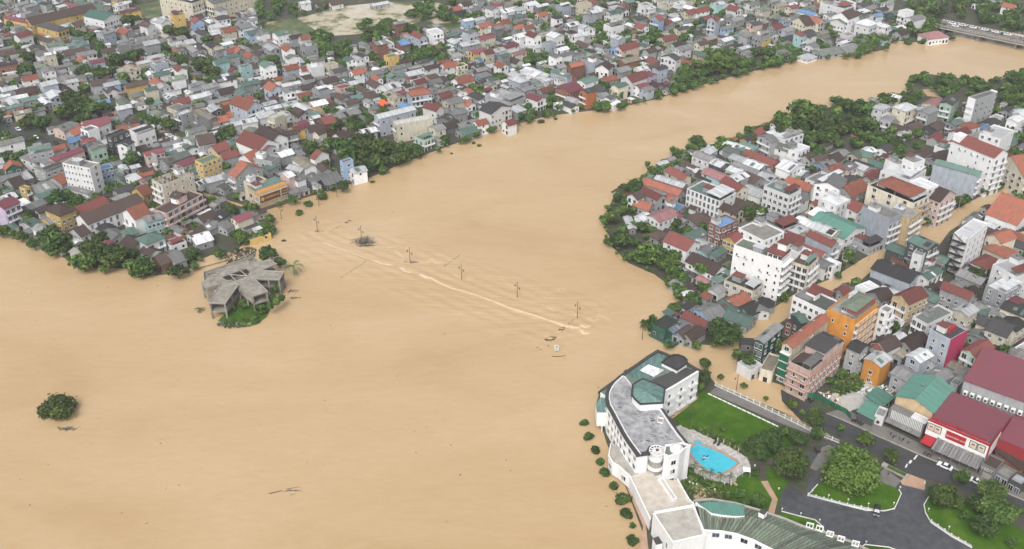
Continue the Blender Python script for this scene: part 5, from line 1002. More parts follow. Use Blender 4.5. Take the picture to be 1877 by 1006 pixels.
for i in range(14): b = MB(); y = D2 - 1.5 - i * 2.1; b.box(-1.4, -.3, y - .65, y + .65, 8.0, 9.3, 'frame', .6, bottom=True); b.bar((-1.45, y, 8.65), (-1.41, y, 8.65), .45, 'dark', 10); b.build('air_conditioner', hall)
# grey shop with a lettered front, and low shops beside it
r = block('g', 1450, 830, 1600, 700, 1225, 735, 1.6, 'f', 'm', 'd', 'shop', 'dark grey shop with white lettering and a roller shutter beside the red-fronted store', 'x0-y0-', True); L, D, h = INFO[r.name]
text('VSDT', 1.5, r, (-.08, D * .55, h - 1.6), FX, 'white_paint'); b = MB(); b.box(-.12, -.02, D * .15, D * .75, .2, 2.6, 'pale_concrete'); b.build('roller_shutter', r)
block('g', 1650, 960, 1760, 850, 1460, 850, 1.1, 'f', 'c', 'd', 'shop', 'low grey shop front right of the dark lettered shop', 'x2o y0-', True); block('u', 1850, 860, 1960, 760, 1670, 770, 1.3, 'f', 'w', 'k', 'shop', 'small shop with white fascia board at the right edge by the road', 'x2o y0-', True); block('u', 1830, 600, 1960, 480, 1500, 350, 1.0, 'mx', 'm', 'n', 'shop', 'low brown-roofed annex right of the store', '-', False)
block('U', 232, 705, 310, 640, 120, 640, 1.0, 'mx', 'T', 'g'); block('U', 170, 800, 235, 720, 60, 750, 1.1, 'mx', 'T', 'k'); block('U', 245, 790, 300, 740, 175, 780, 1.3, 'f', 'g', 'w')
block('X', 1850, 250, 1990, 150, 1740, 190, 1.2, 'mx', 'e', 'c')
# ------------------------------------------------------------------ the white riverside hotel
HT = empty('riverside_hotel', tuple(at(1180, 820, .4)), 0); tag(HT, 'long curving white riverside hotel with grey and green weathered roofs', 'hotel'); hx, hy = HT.location.x, HT.location.y
def hp(t, pts, z): return [(p.x - hx, p.y - hy) for p in (atq(t, x, y, z) for x, y in pts)]
def hmesh(name, fn, parent=HT): b = MB(); fn(b); return b.build(name, parent)
def wallring(pts, z0, z1, w=.25, m='trim', closed=False): return lambda b: b.wallpath(pts, w, z0, z1, m, .8, closed)
Z1, Z2 = 12.0, 11.2
P1 = hp('q', [(400, 305), (480, 245), (570, 185), (680, 105), (790, 38), (930, 95), (1110, 190), (1265, 262), (1130, 345), (1000, 425), (862, 505), (640, 470), (500, 430)], Z1)
hmesh('north_wing_wall', lambda b: b.prism(P1, 0, Z1, 'trim', .8, top='Rq')); hmesh('north_wing_edging', wallring(P1[:8], Z1, Z1 + .5, 1.0, 'Rk')); hmesh('north_wing_cornice', wallring(P1[7:11], Z1, Z1 + .25, .7, 'trim'))
ribs = MB(); e0, e1 = Vector(P1[10]), Vector(P1[7]); e2, e3 = Vector(hp('q', [(640, 380)], Z1)[0]), Vector(hp('q', [(1050, 215)], Z1)[0])
for i in range(26): a = e0.lerp(e1, (i + .5) / 26); c = e2.lerp(e3, (i + .5) / 26); ribs.wallpath([tuple(a), tuple(a.lerp(c, .9))], .22, Z1, Z1 + .16, 'Rk', .5)
ribs.build('roof_ribs', HT)
PH = hp('q', [(835, 168), (1010, 255), (1125, 180), (1125, 140), (1090, 105), (1030, 82), (970, 80), (900, 110)], Z1 + 1.3); hmesh('round_penthouse', lambda b: (b.prism(PH, Z1, Z1 + 1.3, 'trim', .6, top='Rk'), b.wallpath(PH, .5, Z1 + 1.3, Z1 + 1.7, 'Rk', .2, True)))
hmesh('patina_sheeting', lambda b: b.prism(hp('q', [(440, 300), (590, 195), (790, 55), (905, 105), (850, 165), (930, 210), (700, 345), (610, 345), (545, 385)], Z1), Z1, Z1 + .08, 'patina', .3)); hmesh('roof_patch', lambda b: b.prism(hp('q', [(583, 258), (680, 190), (770, 225), (860, 255), (815, 285), (745, 333)], Z1), Z1, Z1 + .22, 'Rw', .95))
def pxl(*seg): return [q(t, x, y) for t, pts in seg for x, y in pts]
W2 = pxl(('q', [(400, 305), (340, 350), (275, 410), (232, 465), (205, 525), (200, 590), (215, 665), (260, 745)]), ('V', [(205, -10), (250, 60), (335, 178)])); S2 = pxl(('V', [(335, 178), (425, 165), (450, 120), (560, 95), (640, 85), (790, 102)])); E2 = pxl(('V', [(790, 102), (745, 40)]), ('q', [(1040, 1006), (930, 850), (850, 730), (800, 680)]))
I2 = pxl(('q', [(580, 738), (520, 650), (480, 560), (478, 430)])); P2 = hp('P', W2 + S2[1:] + E2[1:] + I2, Z2)
hmesh('main_wing_wall', lambda b: b.prism(P2, 0, Z2, 'trim', .8, top='slate')); wv = hp('P', W2, Z2); ev = hp('P', E2, Z2)
hmesh('main_wing_edging', lambda b: (b.wallpath(wv, 1.05, Z2, Z2 + .55, 'Rk', .6), b.wallpath(ev, .95, Z2, Z2 + .5, 'Rk', .6), b.wallpath(hp('P', S2, Z2)[:3], 1.4, Z2, Z2 + .5, 'Rk', .5)))
hmesh('gutter', lambda b: b.wallpath([(x + .85, y + .1) for x, y in wv], .28, Z2, Z2 + .7, 'trim')); hmesh('gutter', lambda b: b.wallpath([(x - .7, y - .25) for x, y in ev], .28, Z2, Z2 + .7, 'trim'))
b = MB()
for i in range(34): t = lr.random(); a = Vector(wv[8]).lerp(Vector(ev[2]), lr.uniform(.2, .8)) + Vector((lr.uniform(-4, 4), lr.uniform(-3, 14))); b.wallpath([tuple(a), (a.x + lr.uniform(-1.2, 1.2), a.y + lr.uniform(-.5, .5))], lr.uniform(.1, .35), Z2, Z2 + .05, lr.choice(('Rk', 'Rw', 'Rg')), t)
tag(b.build('roof_litter', HT), kind='stuff')
hmesh('roof_hatch', lambda b: b.wallpath(hp('q', [(790, 800), (855, 815), (845, 870), (785, 855)], Z2), .15, Z2, Z2 + .4, 'trim', .5, True))
P3 = hp('q', [(500, 425), (555, 385), (615, 352), (740, 400), (870, 462), (850, 630), (590, 645), (530, 590), (495, 545)], Z2 + 2.6)
def sky_(b):
    b.prism(P3, Z1 - 1, Z2 + 2.55, 'trim', .9); ap = hp('q', [(665, 500)], Z2 + 4.2)[0]
    for i in range(len(P3)):
        a, c = P3[i], P3[(i + 1) % len(P3)]; b.poly([(a[0], a[1], Z2 + 2.6), (c[0], c[1], Z2 + 2.6), (ap[0], ap[1], Z2 + 4.1)][::(1 if (c[0] - a[0]) * (ap[1] - a[1]) - (c[1] - a[1]) * (ap[0] - a[0]) > 0 else -1)], 'patina', .3 + .07 * i)
    b.wallpath(P3, .6, Z2 + 2.5, Z2 + 2.8, 'Rk', .4, True)
hmesh('skylight_hall', sky_)
hmesh('west_bay', lambda b: (b.prism(hp('q', [(75, 650), (130, 565), (205, 570), (215, 740), (90, 740)], 7.5), 2.4, 7.5, 'trim', .8, top='patina'), b.prism(hp('q', [(75, 745), (90, 850), (200, 850), (205, 740)], 3.5), 1.8, 3.5, 'trim', .8, top='glass'), b.prism(hp('q', [(130, 505), (240, 450), (205, 555)], 9), 6, 9, 'trim', .5, top='patina')))
b = MB(); [b.bar((*hp('q', [(x, y)], 0)[0], -.3), (*hp('q', [(x, y)], 0)[0], 2.4), .25, 'trim') for x, y in ((100, 885), (145, 945), (205, 900))]; b.build('bay_posts', HT)
def facade(path, rows, z0, dz, step, w, hh, sty='w', off=.03, parent=HT, flip=False):
    for a, c in zip(path, path[1:]):
        a, c = Vector(a), Vector(c)
        if flip: a, c = c, a
        d = c - a; n = max(0, int(d.length / step)); rz = math.atan2(d.y, d.x); nn = Vector((d.y, -d.x)).normalized() * off
        for i in range(n):
            p = a + d * (i + .5) / n + nn
            for k in range(rows): link('window', win_mesh(w, hh, sty), parent, (p.x, p.y, z0 + k * dz), rz)
facade(wv[5:], 3, 1.6, 3.2, 2.6, 1.4, 1.6); facade([P1[10], P1[9], P1[8], P1[7]], 3, 1.9, 3.2, 4.2, 1.0, 1.3, 'n')
for k in range(3):
    for i in (0, 1, 2):
        a, c = Vector(P1[10 - i]), Vector(P1[9 - i]); d = c - a; p = (a + c) / 2; o = link('balcony', bal_mesh(d.length * .62), HT, (p.x, p.y, 1.5 + 3.2 * k), math.atan2(d.y, d.x))
hmesh('wall_bands', lambda b: [b.wallpath([(x + (-.1), y - .1) for x, y in wv[5:]], .3, z, z + .25, 'trim', .95) for z in (4.4, 7.6)])
# stair tower, spiral stair, pergola wheel, water tank dome
T1 = hp('v', [(310, 470), (375, 505), (550, 452), (640, 372), (715, 345), (600, 300), (430, 325), (335, 335)], 12.6)
hmesh('stair_tower', lambda b: (b.prism(T1, 0, 12.6, 'trim', .9, top='Rq'), b.wallpath(T1, .3, 12.6, 13.3, 'trim', .9, True)))
facade([T1[1], T1[2]], 3, 2.2, 3.5, 3.0, 1.5, 1.5, 's', flip=not (sum(T1[i][0] * T1[(i + 1) % 8][1] - T1[(i + 1) % 8][0] * T1[i][1] for i in range(8)) > 0))
sx, sy = hp('v', [(190, 470)], 9.6)[0]
hmesh('spiral_stair', lambda b: (b.cyl(sx, sy, 0, 9.6, 2.0, 'pale_concrete', 20), b.cyl(sx, sy, 2.4, 3.2, 3.4, 'trim', 24), b.cyl(sx, sy, 5.2, 6.0, 2.6, 'trim', 22), b.cyl(sx, sy, 8.6, 9.8, 2.3, 'trim', 22)))
def wheel(b):
    c = hp('v', [(205, 395)], 12.0)[0]; b.bar((c[0], c[1], 9), (c[0], c[1], 12), .25, 'trim', 8); b.cyl(c[0], c[1], 11.9, 12.2, .55, 'brown', 10)
    for i in range(24): a0, a1 = i * math.pi / 12, (i + 1) * math.pi / 12; b.bar((c[0] + 2.3 * math.cos(a0), c[1] + 2.3 * math.sin(a0), 12), (c[0] + 2.3 * math.cos(a1), c[1] + 2.3 * math.sin(a1), 12), .14, 'trim')
    for i in range(12): a0 = i * math.pi / 6; b.bar((c[0] + .4 * math.cos(a0), c[1] + .4 * math.sin(a0), 12), (c[0] + 2.3 * math.cos(a0), c[1] + 2.3 * math.sin(a0), 12), .15, 'trim')
hmesh('pergola_wheel', wheel)
def dome(b):
    c = hp('v', [(505, 350)], 13.6)[0]; b.cyl(c[0], c[1], 12.6, 13.2, 2.0, 'trim', 20); b.cyl(c[0], c[1], 13.2, 13.9, 1.4, 'trim', 18)
    for i in range(4): t0, t1 = i * math.pi / 8, (i + 1) * math.pi / 8; b.cyl(c[0], c[1], 13.9 + .7 * math.sin(t0), 13.9 + .7 * math.sin(t1), 1.4 * math.cos(t0), 'white_paint', 18, max(.02, 1.4 * math.cos(t1)), cap=False)
hmesh('tank_dome', dome)
# terraces
TW = hp('V', [(95, 85), (150, 92), (345, 345), (262, 372), (165, 285), (112, 255), (75, 190)], 4.4); hmesh('west_terrace', lambda b: (b.prism(TW, 0, 4.4, 'trim', .8, top='pale_concrete'), b.wallpath(TW[3:] + TW[:1], .3, 4.4, 5.2, 'trim', .9)))
facade(TW[3:] + TW[:1], 1, 1.4, 3, 3.2, 1.8, 1.5, 's', flip=not (sum(TW[i][0] * TW[(i + 1) % 7][1] - TW[(i + 1) % 7][0] * TW[i][1] for i in range(7)) > 0))
TM = hp('V', [(262, 372), (345, 345), (430, 300), (520, 385), (590, 395), (690, 400), (735, 480), (790, 578), (832, 622), (472, 702), (445, 755)], 4.2); hmesh('main_terrace', lambda b: (b.prism(TM, 0, 4.2, 'trim', .8, top='stained_terrace'), b.wallpath([TM[-1], TM[0]], .35, 4.2, 5.0, 'trim', .9), b.wallpath(TM[5:9], .3, 4.2, 4.9, 'trim', .9)))
hmesh('roof_channel', lambda b: b.wallpath(hp('V', [(520, 392), (648, 582), (680, 570), (560, 382)], 4.6), .28, 4.2, 5.1, 'trim', .9, True))
PS = hp('V', [(472, 702), (828, 637), (885, 765), (938, 900), (800, 930), (650, 968), (560, 835)], 8.0); hmesh('south_block', lambda b: (b.prism(PS, 0, 8.0, 'trim', .9, top='pale_concrete'), b.wallpath(PS, .4, 8.0, 8.7, 'trim', .95, True)))
link('window', win_mesh(.9, 1.8, 'n'), HT, (*((Vector(PS[6]) + Vector(PS[5])) / 2), 3.6), math.atan2(PS[5][1] - PS[6][1], PS[5][0] - PS[6][0]))
hmesh('porch', lambda b: b.prism(hp('V', [(470, 920), (520, 900), (560, 965), (500, 980)], 4.2), 0, 4.2, 'trim', .9, top='Rk'))
Eo = [(1272, 921), (1304, 918), (1346, 925), (1391, 938), (1436, 953), (1477, 970), (1512, 979), (1560, 996), (1600, 1016), (1650, 1040)]; Ii = [(1289, 974), (1303, 975), (1322, 976), (1350, 981), (1380, 992), (1402, 1003), (1424, 1014), (1450, 1028), (1480, 1046), (1520, 1075)]
E3, I3 = hp('P', Eo, 8), hp('P', Ii, 8)
def groof(b):
    for i in range(9):
        for k in range(5):
            f0, f1 = k / 5, (k + 1) / 5; e0, e1 = Vector(E3[i]).lerp(Vector(E3[i + 1]), f0), Vector(E3[i]).lerp(Vector(E3[i + 1]), f1 - .03); i0, i1 = Vector(I3[i]).lerp(Vector(I3[i + 1]), f0), Vector(I3[i]).lerp(Vector(I3[i + 1]), f1 - .03); r0, r1 = e0.lerp(i0, .42), e1.lerp(i1, .42); t = lr.random(); dz = .02 * (k % 2)
            b.poly([(*r0, 9.5 + dz), (*r1, 9.5 + dz), (*e1, 8 + dz), (*e0, 8 + dz)], 'Rv' if t > .08 else 'Rq', t); b.poly([(*i0, 8 + dz), (*i1, 8 + dz), (*r1, 9.5 + dz), (*r0, 9.5 + dz)], 'Rv' if t > .12 else 'Rq', t)
hmesh('green_roof', groof)
hmesh('curved_wing_wall', lambda b: b.prism(E3 + I3[::-1], 0, 7.85, 'trim', .9, top='Rk')); hmesh('outer_parapet', wallring(E3, 7.9, 8.5, .5, 'pale_concrete'))
hmesh('teal_roof', lambda b: b.prism(hp('w', [(930, 195), (1060, 172), (1250, 172), (1430, 190), (1590, 215), (1600, 370), (1450, 372), (1280, 355), (1130, 330)], 9.8), 8.6, 9.8, 'trim', .8, top='RT'))
hmesh('ramp_edge', lambda b: b.wallpath(hp('w', [(910, 190), (1070, 300)], 9.2), .5, 8.3, 9.4, 'trim', .9)); hmesh('side_parapet', lambda b: b.wallpath(hp('w', [(855, 180), (1005, 600)], 8.8), .35, 7.9, 9, 'trim', .9))
hmesh('dormer', lambda b: b.prism(hp('w', [(1800, 320), (1880, 360), (1930, 300), (1850, 260)], 10.6), 8, 10.6, 'trim', .9, top='Rk'))
C3 = hp('w', [(600, 775), (760, 705), (900, 672), (1020, 655), (1120, 655), (1250, 680), (1380, 715), (1500, 760), (1620, 815), (1760, 900), (1877, 980), (2100, 1150)], 5.6)
hmesh('curved_ledge', lambda b: b.prism(hp('P', [(1243, 998)], 5.6) + C3 + hp('P', [(1520, 1075), (1450, 1028), (1402, 1003), (1350, 981), (1290, 976)], 5.6), 0, 5.6, 'trim', .95)); facade(C3[1:], 1, 2.6, 3, 3.4, 2.6, 1.2, 'r')
facade(I3, 1, 5.9, 3, 2.3, 1.9, 1.5, 'r', .1); hmesh('inner_cornice', wallring(I3, 7.7, 8.2, .5))
for x, y in ((325, 830), (395, 850), (470, 890), (550, 925), (655, 960)):
    p0, p1_, p2_, p3_ = hp('X', [(x - 22, y), (x + 24, y + 14), (x + 34, y - 18), (x - 12, y - 30)], 8.6); b = MB(); b.wallpath([p0, p1_, p2_, p3_], .22, 8.3, 8.7, 'trim', .9, True); b.wallpath([tuple((Vector(p0) + Vector(p1_)) / 2), tuple((Vector(p2_) + Vector(p3_)) / 2)], .2, 8.32, 8.66, 'trim'); [b.bar((*p, 0), (*p, 8.4), .12, 'trim') for p in (p0, p1_, p2_, p3_)]; b.build('white_frame', HT)
# ------------------------------------------------------------------ pool, deck, garden
DECK = wpoly('v', [(480, 20), (560, 0), (700, 60), (770, 62), (860, 120), (1180, 260), (1480, 420), (1590, 500), (1640, 620), (1600, 680), (1440, 780), (1400, 850), (1310, 880), (1000, 820), (840, 740), (650, 640), (600, 560), (640, 400), (560, 130)], .72)
b = MB(); b.prism(DECK, .4, .72, 'paver'); deck = tag(b.build('pool_deck'), kind='structure')
pv = random.Random(2); b = MB(); cx0 = min(p[0] for p in DECK); cx1 = max(p[0] for p in DECK); cy0 = min(p[1] for p in DECK); cy1 = max(p[1] for p in DECK); a_ = math.radians(30); n_p = 0; POOL = wpoly('v', [(705, 385), (740, 340), (800, 305), (890, 298), (1000, 345), (1200, 425), (1390, 540), (1440, 570), (1330, 660), (1200, 730), (1110, 735), (1000, 690), (860, 590), (760, 480)], .76)
POUT = wpoly('v', [(670, 380), (710, 320), (790, 280), (900, 272), (1020, 318), (1220, 398), (1420, 515), (1480, 570), (1350, 690), (1210, 765), (1090, 770), (970, 715), (820, 610), (720, 500)], .74)
for i in range(-60, 60):
    for j in range(-60, 60):
        x0, y0 = (cx0 + cx1) / 2 + (i * .75) * math.cos(a_) - (j * .75) * math.sin(a_), (cy0 + cy1) / 2 + i * .75 * math.sin(a_) + j * .75 * math.cos(a_)
        if inpoly(x0, y0, DECK) and not inpoly(x0, y0, POUT): b.set(x0, y0, 0, a_); b.box(-.33, .33, -.33, .33, .72, .745 + .01 * ((i + j) % 2), 'paver', pv.random()); n_p += 1
b.set(); tag(b.build('paving_stones', deck), kind='stuff')
b = MB(); b.prism(POUT, .7, .78, 'pool_edge'); pe = b.build('swimming_pool'); tag(pe, 'turquoise swimming pool with pinkish rim beside the white hotel', 'swimming pool'); b = MB(); b.prism(POOL, .7, .795, 'pool_water'); pw = b.build('pool_water', pe)
b = MB(); [b.prism(wpoly('v', pts, .8), .79, .802, 'Rk', .3) for pts in ([(875, 495), (930, 450), (945, 455), (890, 505)], [(930, 490), (985, 452), (1005, 460), (955, 502)], [(885, 530), (930, 500), (945, 510), (900, 540)])]; b.prism(wpoly('v', [(890, 478), (1000, 492), (995, 500), (885, 486)], .8), .79, .804, 'white_paint'); b.build('floor_emblem', pe)
kc = atq('v', 830, 262, .8); b = MB(); b.cyl(kc.x, kc.y, .7, .85, 1.35, 'pool_edge', 24); kp = b.build('paddling_pool'); tag(kp, 'small round paddling pool at the upper left tip of the swimming pool', 'paddling pool'); b = MB(); b.cyl(kc.x, kc.y, .8, .87, 1.1, 'pool_water', 24); b.build('pool_water', kp)
for i, (x, y) in enumerate(((1090, 265), (1150, 292))):
    p = atq('v', x, y, .75); b = MB(); b.box(-.9, .5, -.33, .33, .25, .35, 'dark', bottom=True); [b.bar((sx_, sy_, 0), (sx_, sy_, .28), .03, 'dark') for sx_ in (-.8, .4) for sy_ in (-.28, .28)]; b.poly([(.5, -.33, .33), (1.0, -.33, .8), (1.0, .33, .8), (.5, .33, .33)][::-1], 'dark'); b.poly([(.5, -.33, .3), (1.0, -.33, .77), (1.0, .33, .77), (.5, .33, .3)], 'dark'); tag(b.build('sun_lounger', None, p, 1.0), ('left' if i == 0 else 'right') + ' dark sun lounger of the pair on the pool deck', 'sun lounger', 'sun loungers on the pool deck')
for i, (x, y) in enumerate(((1130, 258), (1220, 290), (1450, 420))):
    p = atq('v', x, y, .75); b = MB(); b.bar((0, 0, 0), (0, 0, 2.3), .04, 'steel', 6); b.cyl(0, 0, .9, 2.2, .22, 'Wc', 8, .05); b.cyl(0, 0, 0, .12, .3, 'pale_concrete', 10); tag(b.build('closed_parasol', None, p), ('folded cream parasol left of the dark loungers', 'folded cream parasol just right of the dark loungers', 'folded cream parasol alone on the far side of the pool')[i], 'parasol', 'closed parasols by the pool')
p = atq('v', 1570, 755, .5); t = empty('garden_canopy', (p.x, p.y, .45), .6); tag(t, 'white square canopy beside the pool deck at the garden edge', 'canopy'); b = MB()
for k in range(4): a0, a1 = k * math.pi / 2, (k + 1) * math.pi / 2; b.poly([(1.6 * math.cos(a0), 1.6 * math.sin(a0), 2.3), (1.6 * math.cos(a1), 1.6 * math.sin(a1), 2.3), (0, 0, 2.9)], 'white_paint', .9)
b.build('cover', t); [MB_.build('post', t) for MB_ in [(lambda m: (m.bar((1.5 * math.cos(k * math.pi / 2), 1.5 * math.sin(k * math.pi / 2), 0), (1.5 * math.cos(k * math.pi / 2), 1.5 * math.sin(k * math.pi / 2), 2.3), .05, 'frame'), m)[1])(MB()) for k in range(4)]]
p = atq('V', 890, 505, .5); b = MB(); b.cyl(p.x, p.y, .42, .56, 2.9, 'pale_concrete', 28); b.cyl(p.x, p.y, .56, .585, 2.6, 'tan_path', 28); [b.bar((p.x + 2.4 * math.cos(a), p.y + 2.4 * math.sin(a), .6), (p.x + 1.6 * math.cos(a), p.y + 1.6 * math.sin(a), .6), .16, 'Wc') for a in [k * .785 for k in range(8)]]; tag(b.build('round_plaza'), kind='structure')
for i, (x, y) in enumerate(((772, 380), (800, 418), (830, 432), (865, 438), (935, 385), (1112, 428), (1172, 436), (1025, 486), (1383, 270), (1598, 476))):
    p = atq('V', x, y, .5); b = MB(); b.cyl(0, 0, 0, .5, .12, 'white_paint', 8, .1); b.cyl(0, 0, .5, .85, .3, 'white_paint', 8, .2); tag(b.build('garden_ornament', None, p), 'small white stone ornament in the hotel garden', 'ornament', 'white ornaments in the hotel garden')
# ------------------------------------------------------------------ fences, kerb rails, globe lamps
FEN = empty('white_fence', tuple(atq('Q', 1050, 432, .47))); tag(FEN, 'long white panel fence between the flooded street and the hotel lawn', 'fence'); fp = [atq('Q', x, y, .47) for x, y in [(1050, 432), (1330, 560), (1610, 695), (1800, 790)]] + [atq('X', 545, 225, .47)]; FP = {}
def fence_run(root, pts, step, ph, pm, zh=1.5):
    base = root.location
    for a, c in zip(pts, pts[1:]):
        d = c - a; n = max(1, round(d.length / step)); rz = math.atan2(d.y, d.x); w = d.length / n; k = round(w, 2)
        if (k, pm) not in FP:
            b = MB(); b.box(.12, w - .12, -.04, .04, .1, .45, pm, bottom=True); b.box(.12, w - .12, -.04, .04, zh - .25, zh - .15, pm, bottom=True); [b.box(.2 + i * (w - .4) / 7, .26 + i * (w - .4) / 7, -.03, .03, .45, zh - .25, pm) for i in range(8)]; b2 = MB(); b2.box(-.14, .14, -.14, .14, 0, zh, pm); b2.box(-.19, .19, -.19, .19, zh, zh + .1, pm, bottom=True); FP[(k, pm)] = (b.mesh('panel'), b2.mesh('post'))
        for i in range(n): p = a + d * i / n - base; link('panel', FP[(k, pm)][0], root, p, rz); link('post', FP[(k, pm)][1], root, p, rz)
fence_run(FEN, fp, 2.4, 1.5, 'white_paint')
for nm, t, pts, lab in (('rail_fence', 'X', [(318, 600), (600, 672), (800, 712)], 'low white rail fence along the lower edge of the oval lawn'), ('rail_fence', 'X', [(1205, 792), (1350, 892), (1500, 975)], 'low white rail fence along the curved side lawn at bottom right')):
    fw = [atq(t, x, y, .5) for x, y in pts]; root = empty(nm, tuple(fw[0])); tag(root, lab, 'fence', 'white rail fences by the drive'); fence_run(root, fw, 2.2, .9, 'frame', .95)
for i, (x, y) in enumerate(((348, 580), (465, 615), (606, 645), (752, 675), (935, 670), (980, 556), (1196, 600), (1185, 712), (1333, 842), (130, 712), (265, 745), (400, 792), (1155, 525), (735, 950))):
    p = atq('X', x, y, .6); b = MB(); b.bar((0, 0, 0), (0, 0, .9), .05, 'frame', 6); [b.cyl(0, 0, .9 + .2 * (1 - math.cos(k * math.pi / 5)), .9 + .2 * (1 - math.cos((k + 1) * math.pi / 5)), max(.02, .26 * math.sin(k * math.pi / 5)), 'white_paint', 10, max(.02, .26 * math.sin((k + 1) * math.pi / 5)), cap=False) for k in range(5)]; tag(b.build('globe_lamp', None, p), 'white globe lamp at the hotel drive lawns', 'lamp', 'globe lamps along the hotel drive')
b = MB(); b.wallpath([tuple(atq('X', x, y, .9)[:2]) for x, y in ((870, 378), (1025, 458))], 1.5, .4, 1.3, 'pale_concrete', .7); gs = b.build('gate_sign_wall'); tag(gs, 'grey stone planter wall at the hotel gate beside the road', 'planter'); b = MB(); b.wallpath([tuple(atq('X', x, y, 1.3)[:2]) for x, y in ((905, 395), (1010, 448))], 1.0, 1.3, 1.75, 'leaf', .5); b.build('hedge', gs)
b = MB(); [b.prism(wpoly('X', pts, .49), .47, .50 + .002 * i, 'white_paint', .4) for i, pts in enumerate([[(1018, 395), (1028, 398), (1040, 372), (1030, 368)], [(1042, 365), (1060, 368), (1072, 346), (1056, 342)], [(1078, 335), (1090, 340), (1112, 308), (1102, 304)], [(1116, 300), (1126, 303), (1135, 286), (1125, 284)]])]; tag(b.build('road_marking'), kind='structure')
b = MB(); [b.wallpath([tuple(atq('Q', x0, y0, .6)[:2]), tuple(atq('Q', x0 + 24, y0 + 12, .6)[:2])], .35, .45, .75, 'white_paint', .8) for x0, y0 in [(1000 + 36 * i, 488 + 17 * i) for i in range(15)]]; tag(b.build('lawn_edging'), kind='structure')
# ------------------------------------------------------------------ the concrete ruin
ZR = 7.2; ruin = empty('concrete_ruin', tuple(atq('Y', 560, 560, 0))); tag(ruin, 'abandoned star-shaped concrete building standing in the river', 'building'); rx, ry = ruin.location.x, ruin.location.y
def rp(pts, z=ZR): return [(p.x - rx, p.y - ry) for p in (atq('Y', x, y, z) for x, y in pts)]
OUT = [(160, 485), (215, 548), (362, 505), (245, 700), (410, 705), (545, 513), (690, 632), (843, 583), (707, 455), (965, 462), (1007, 383), (775, 370), (935, 298), (865, 243), (767, 278), (700, 230), (612, 265), (380, 340), (190, 402), (195, 465)]
HOLES = [[(372, 432), (490, 388), (620, 343), (662, 375), (638, 422), (512, 470), (415, 462)], [(222, 412), (300, 388), (335, 416), (232, 440)], [(628, 272), (695, 244), (722, 266), (655, 292)]]
def slab(b, out, holes, z0, z1, m):
    o = rp(out, ZR); hs_ = [rp(h_, ZR) for h_ in holes]; flat = o + [p for h_ in hs_ for p in h_]
    for tr in tessellate_polygon([[Vector((p[0], p[1], 0)) for p in o]] + [[Vector((p[0], p[1], 0)) for p in h_] for h_ in hs_]):
        p = [flat[i] for i in tr]
        if (p[1][0] - p[0][0]) * (p[2][1] - p[0][1]) - (p[1][1] - p[0][1]) * (p[2][0] - p[0][0]) < 0: p = p[::-1]
        b.poly([(c[0], c[1], z1) for c in p], m, .5); b.poly([(c[0], c[1], z0) for c in p[::-1]], m, .4)
    for ring in [o] + hs_:
        for i in range(len(ring)): a, c = ring[i], ring[(i + 1) % len(ring)]; b.poly([(a[0], a[1], z0), (c[0], c[1], z0), (c[0], c[1], z1), (a[0], a[1], z1)], m, .5)
b = MB(); slab(b, OUT, HOLES, ZR - .45, ZR, 'concrete'); b.build('roof_slab', ruin); b = MB(); slab(b, OUT, HOLES, 3.2, 3.55, 'concrete'); b.build('floor_slab', ruin)
b = MB(); b.wallpath(rp(OUT[:13]), .25, ZR, ZR + .35, 'pale_concrete', .5); b.build('roof_kerb', ruin); b = MB(); b.wallpath(rp(OUT[15:]), .25, ZR, ZR + 1.0, 'concrete', .6); [b.wallpath(rp(h_), .22, ZR, ZR + .8, 'concrete', .6, True) for h_ in (HOLES[1], HOLES[2])]; b.build('parapet', ruin)
for i, (x, y) in enumerate([(172, 488), (215, 542), (252, 695), (402, 698), (330, 600), (470, 600), (690, 622), (832, 580), (620, 570), (770, 520), (955, 458), (998, 388), (850, 460), (925, 300), (862, 250), (362, 510), (545, 520), (705, 462), (775, 372), (195, 460), (300, 560), (880, 378)]): c = rp([(x, y)])[0]; b = MB(); b.box(c[0] - .3, c[0] + .3, c[1] - .3, c[1] + .3, -.5, ZR - .45, 'concrete', lr.random()); b.build('column', ruin)
for pts in ([(362, 510), (252, 690)], [(545, 520), (420, 690)], [(555, 525), (680, 620)], [(707, 465), (830, 570)], [(372, 432), (620, 345)], [(195, 465), (190, 405)], [(360, 512), (215, 545)], [(707, 458), (955, 462)], [(775, 372), (925, 302)], [(400, 462), (510, 478)]): b = MB(); b.wallpath(rp(pts), .25, 3.5, 4.5 if lr.random() < .6 else ZR - .5, 'concrete', lr.random()); b.build('inner_wall', ruin)
b = MB(); b.bar((*rp([(405, 400)])[0], ZR - .2), (*rp([(640, 420)])[0], ZR - .2), .2, 'pale_concrete'); b.bar((*rp([(450, 398)])[0], ZR - .2), (*rp([(520, 470)])[0], ZR - .2), .2, 'pale_concrete'); b.bar((*rp([(560, 360)])[0], ZR - .2), (*rp([(640, 425)])[0], ZR - .2), .2, 'pale_concrete'); b.build('cross_beams', ruin)
S('ruin_island', 'Y', [(420, 800), (520, 700), (640, 660), (800, 680), (880, 740), (830, 840), (720, 920), (600, 945), (440, 940), (330, 880)], .25, 'lawn'); S('debris_bank', 'Y', [(405, 270), (420, 200), (520, 150), (640, 125), (720, 150), (700, 230), (560, 280), (430, 310)], .3, 'debris')
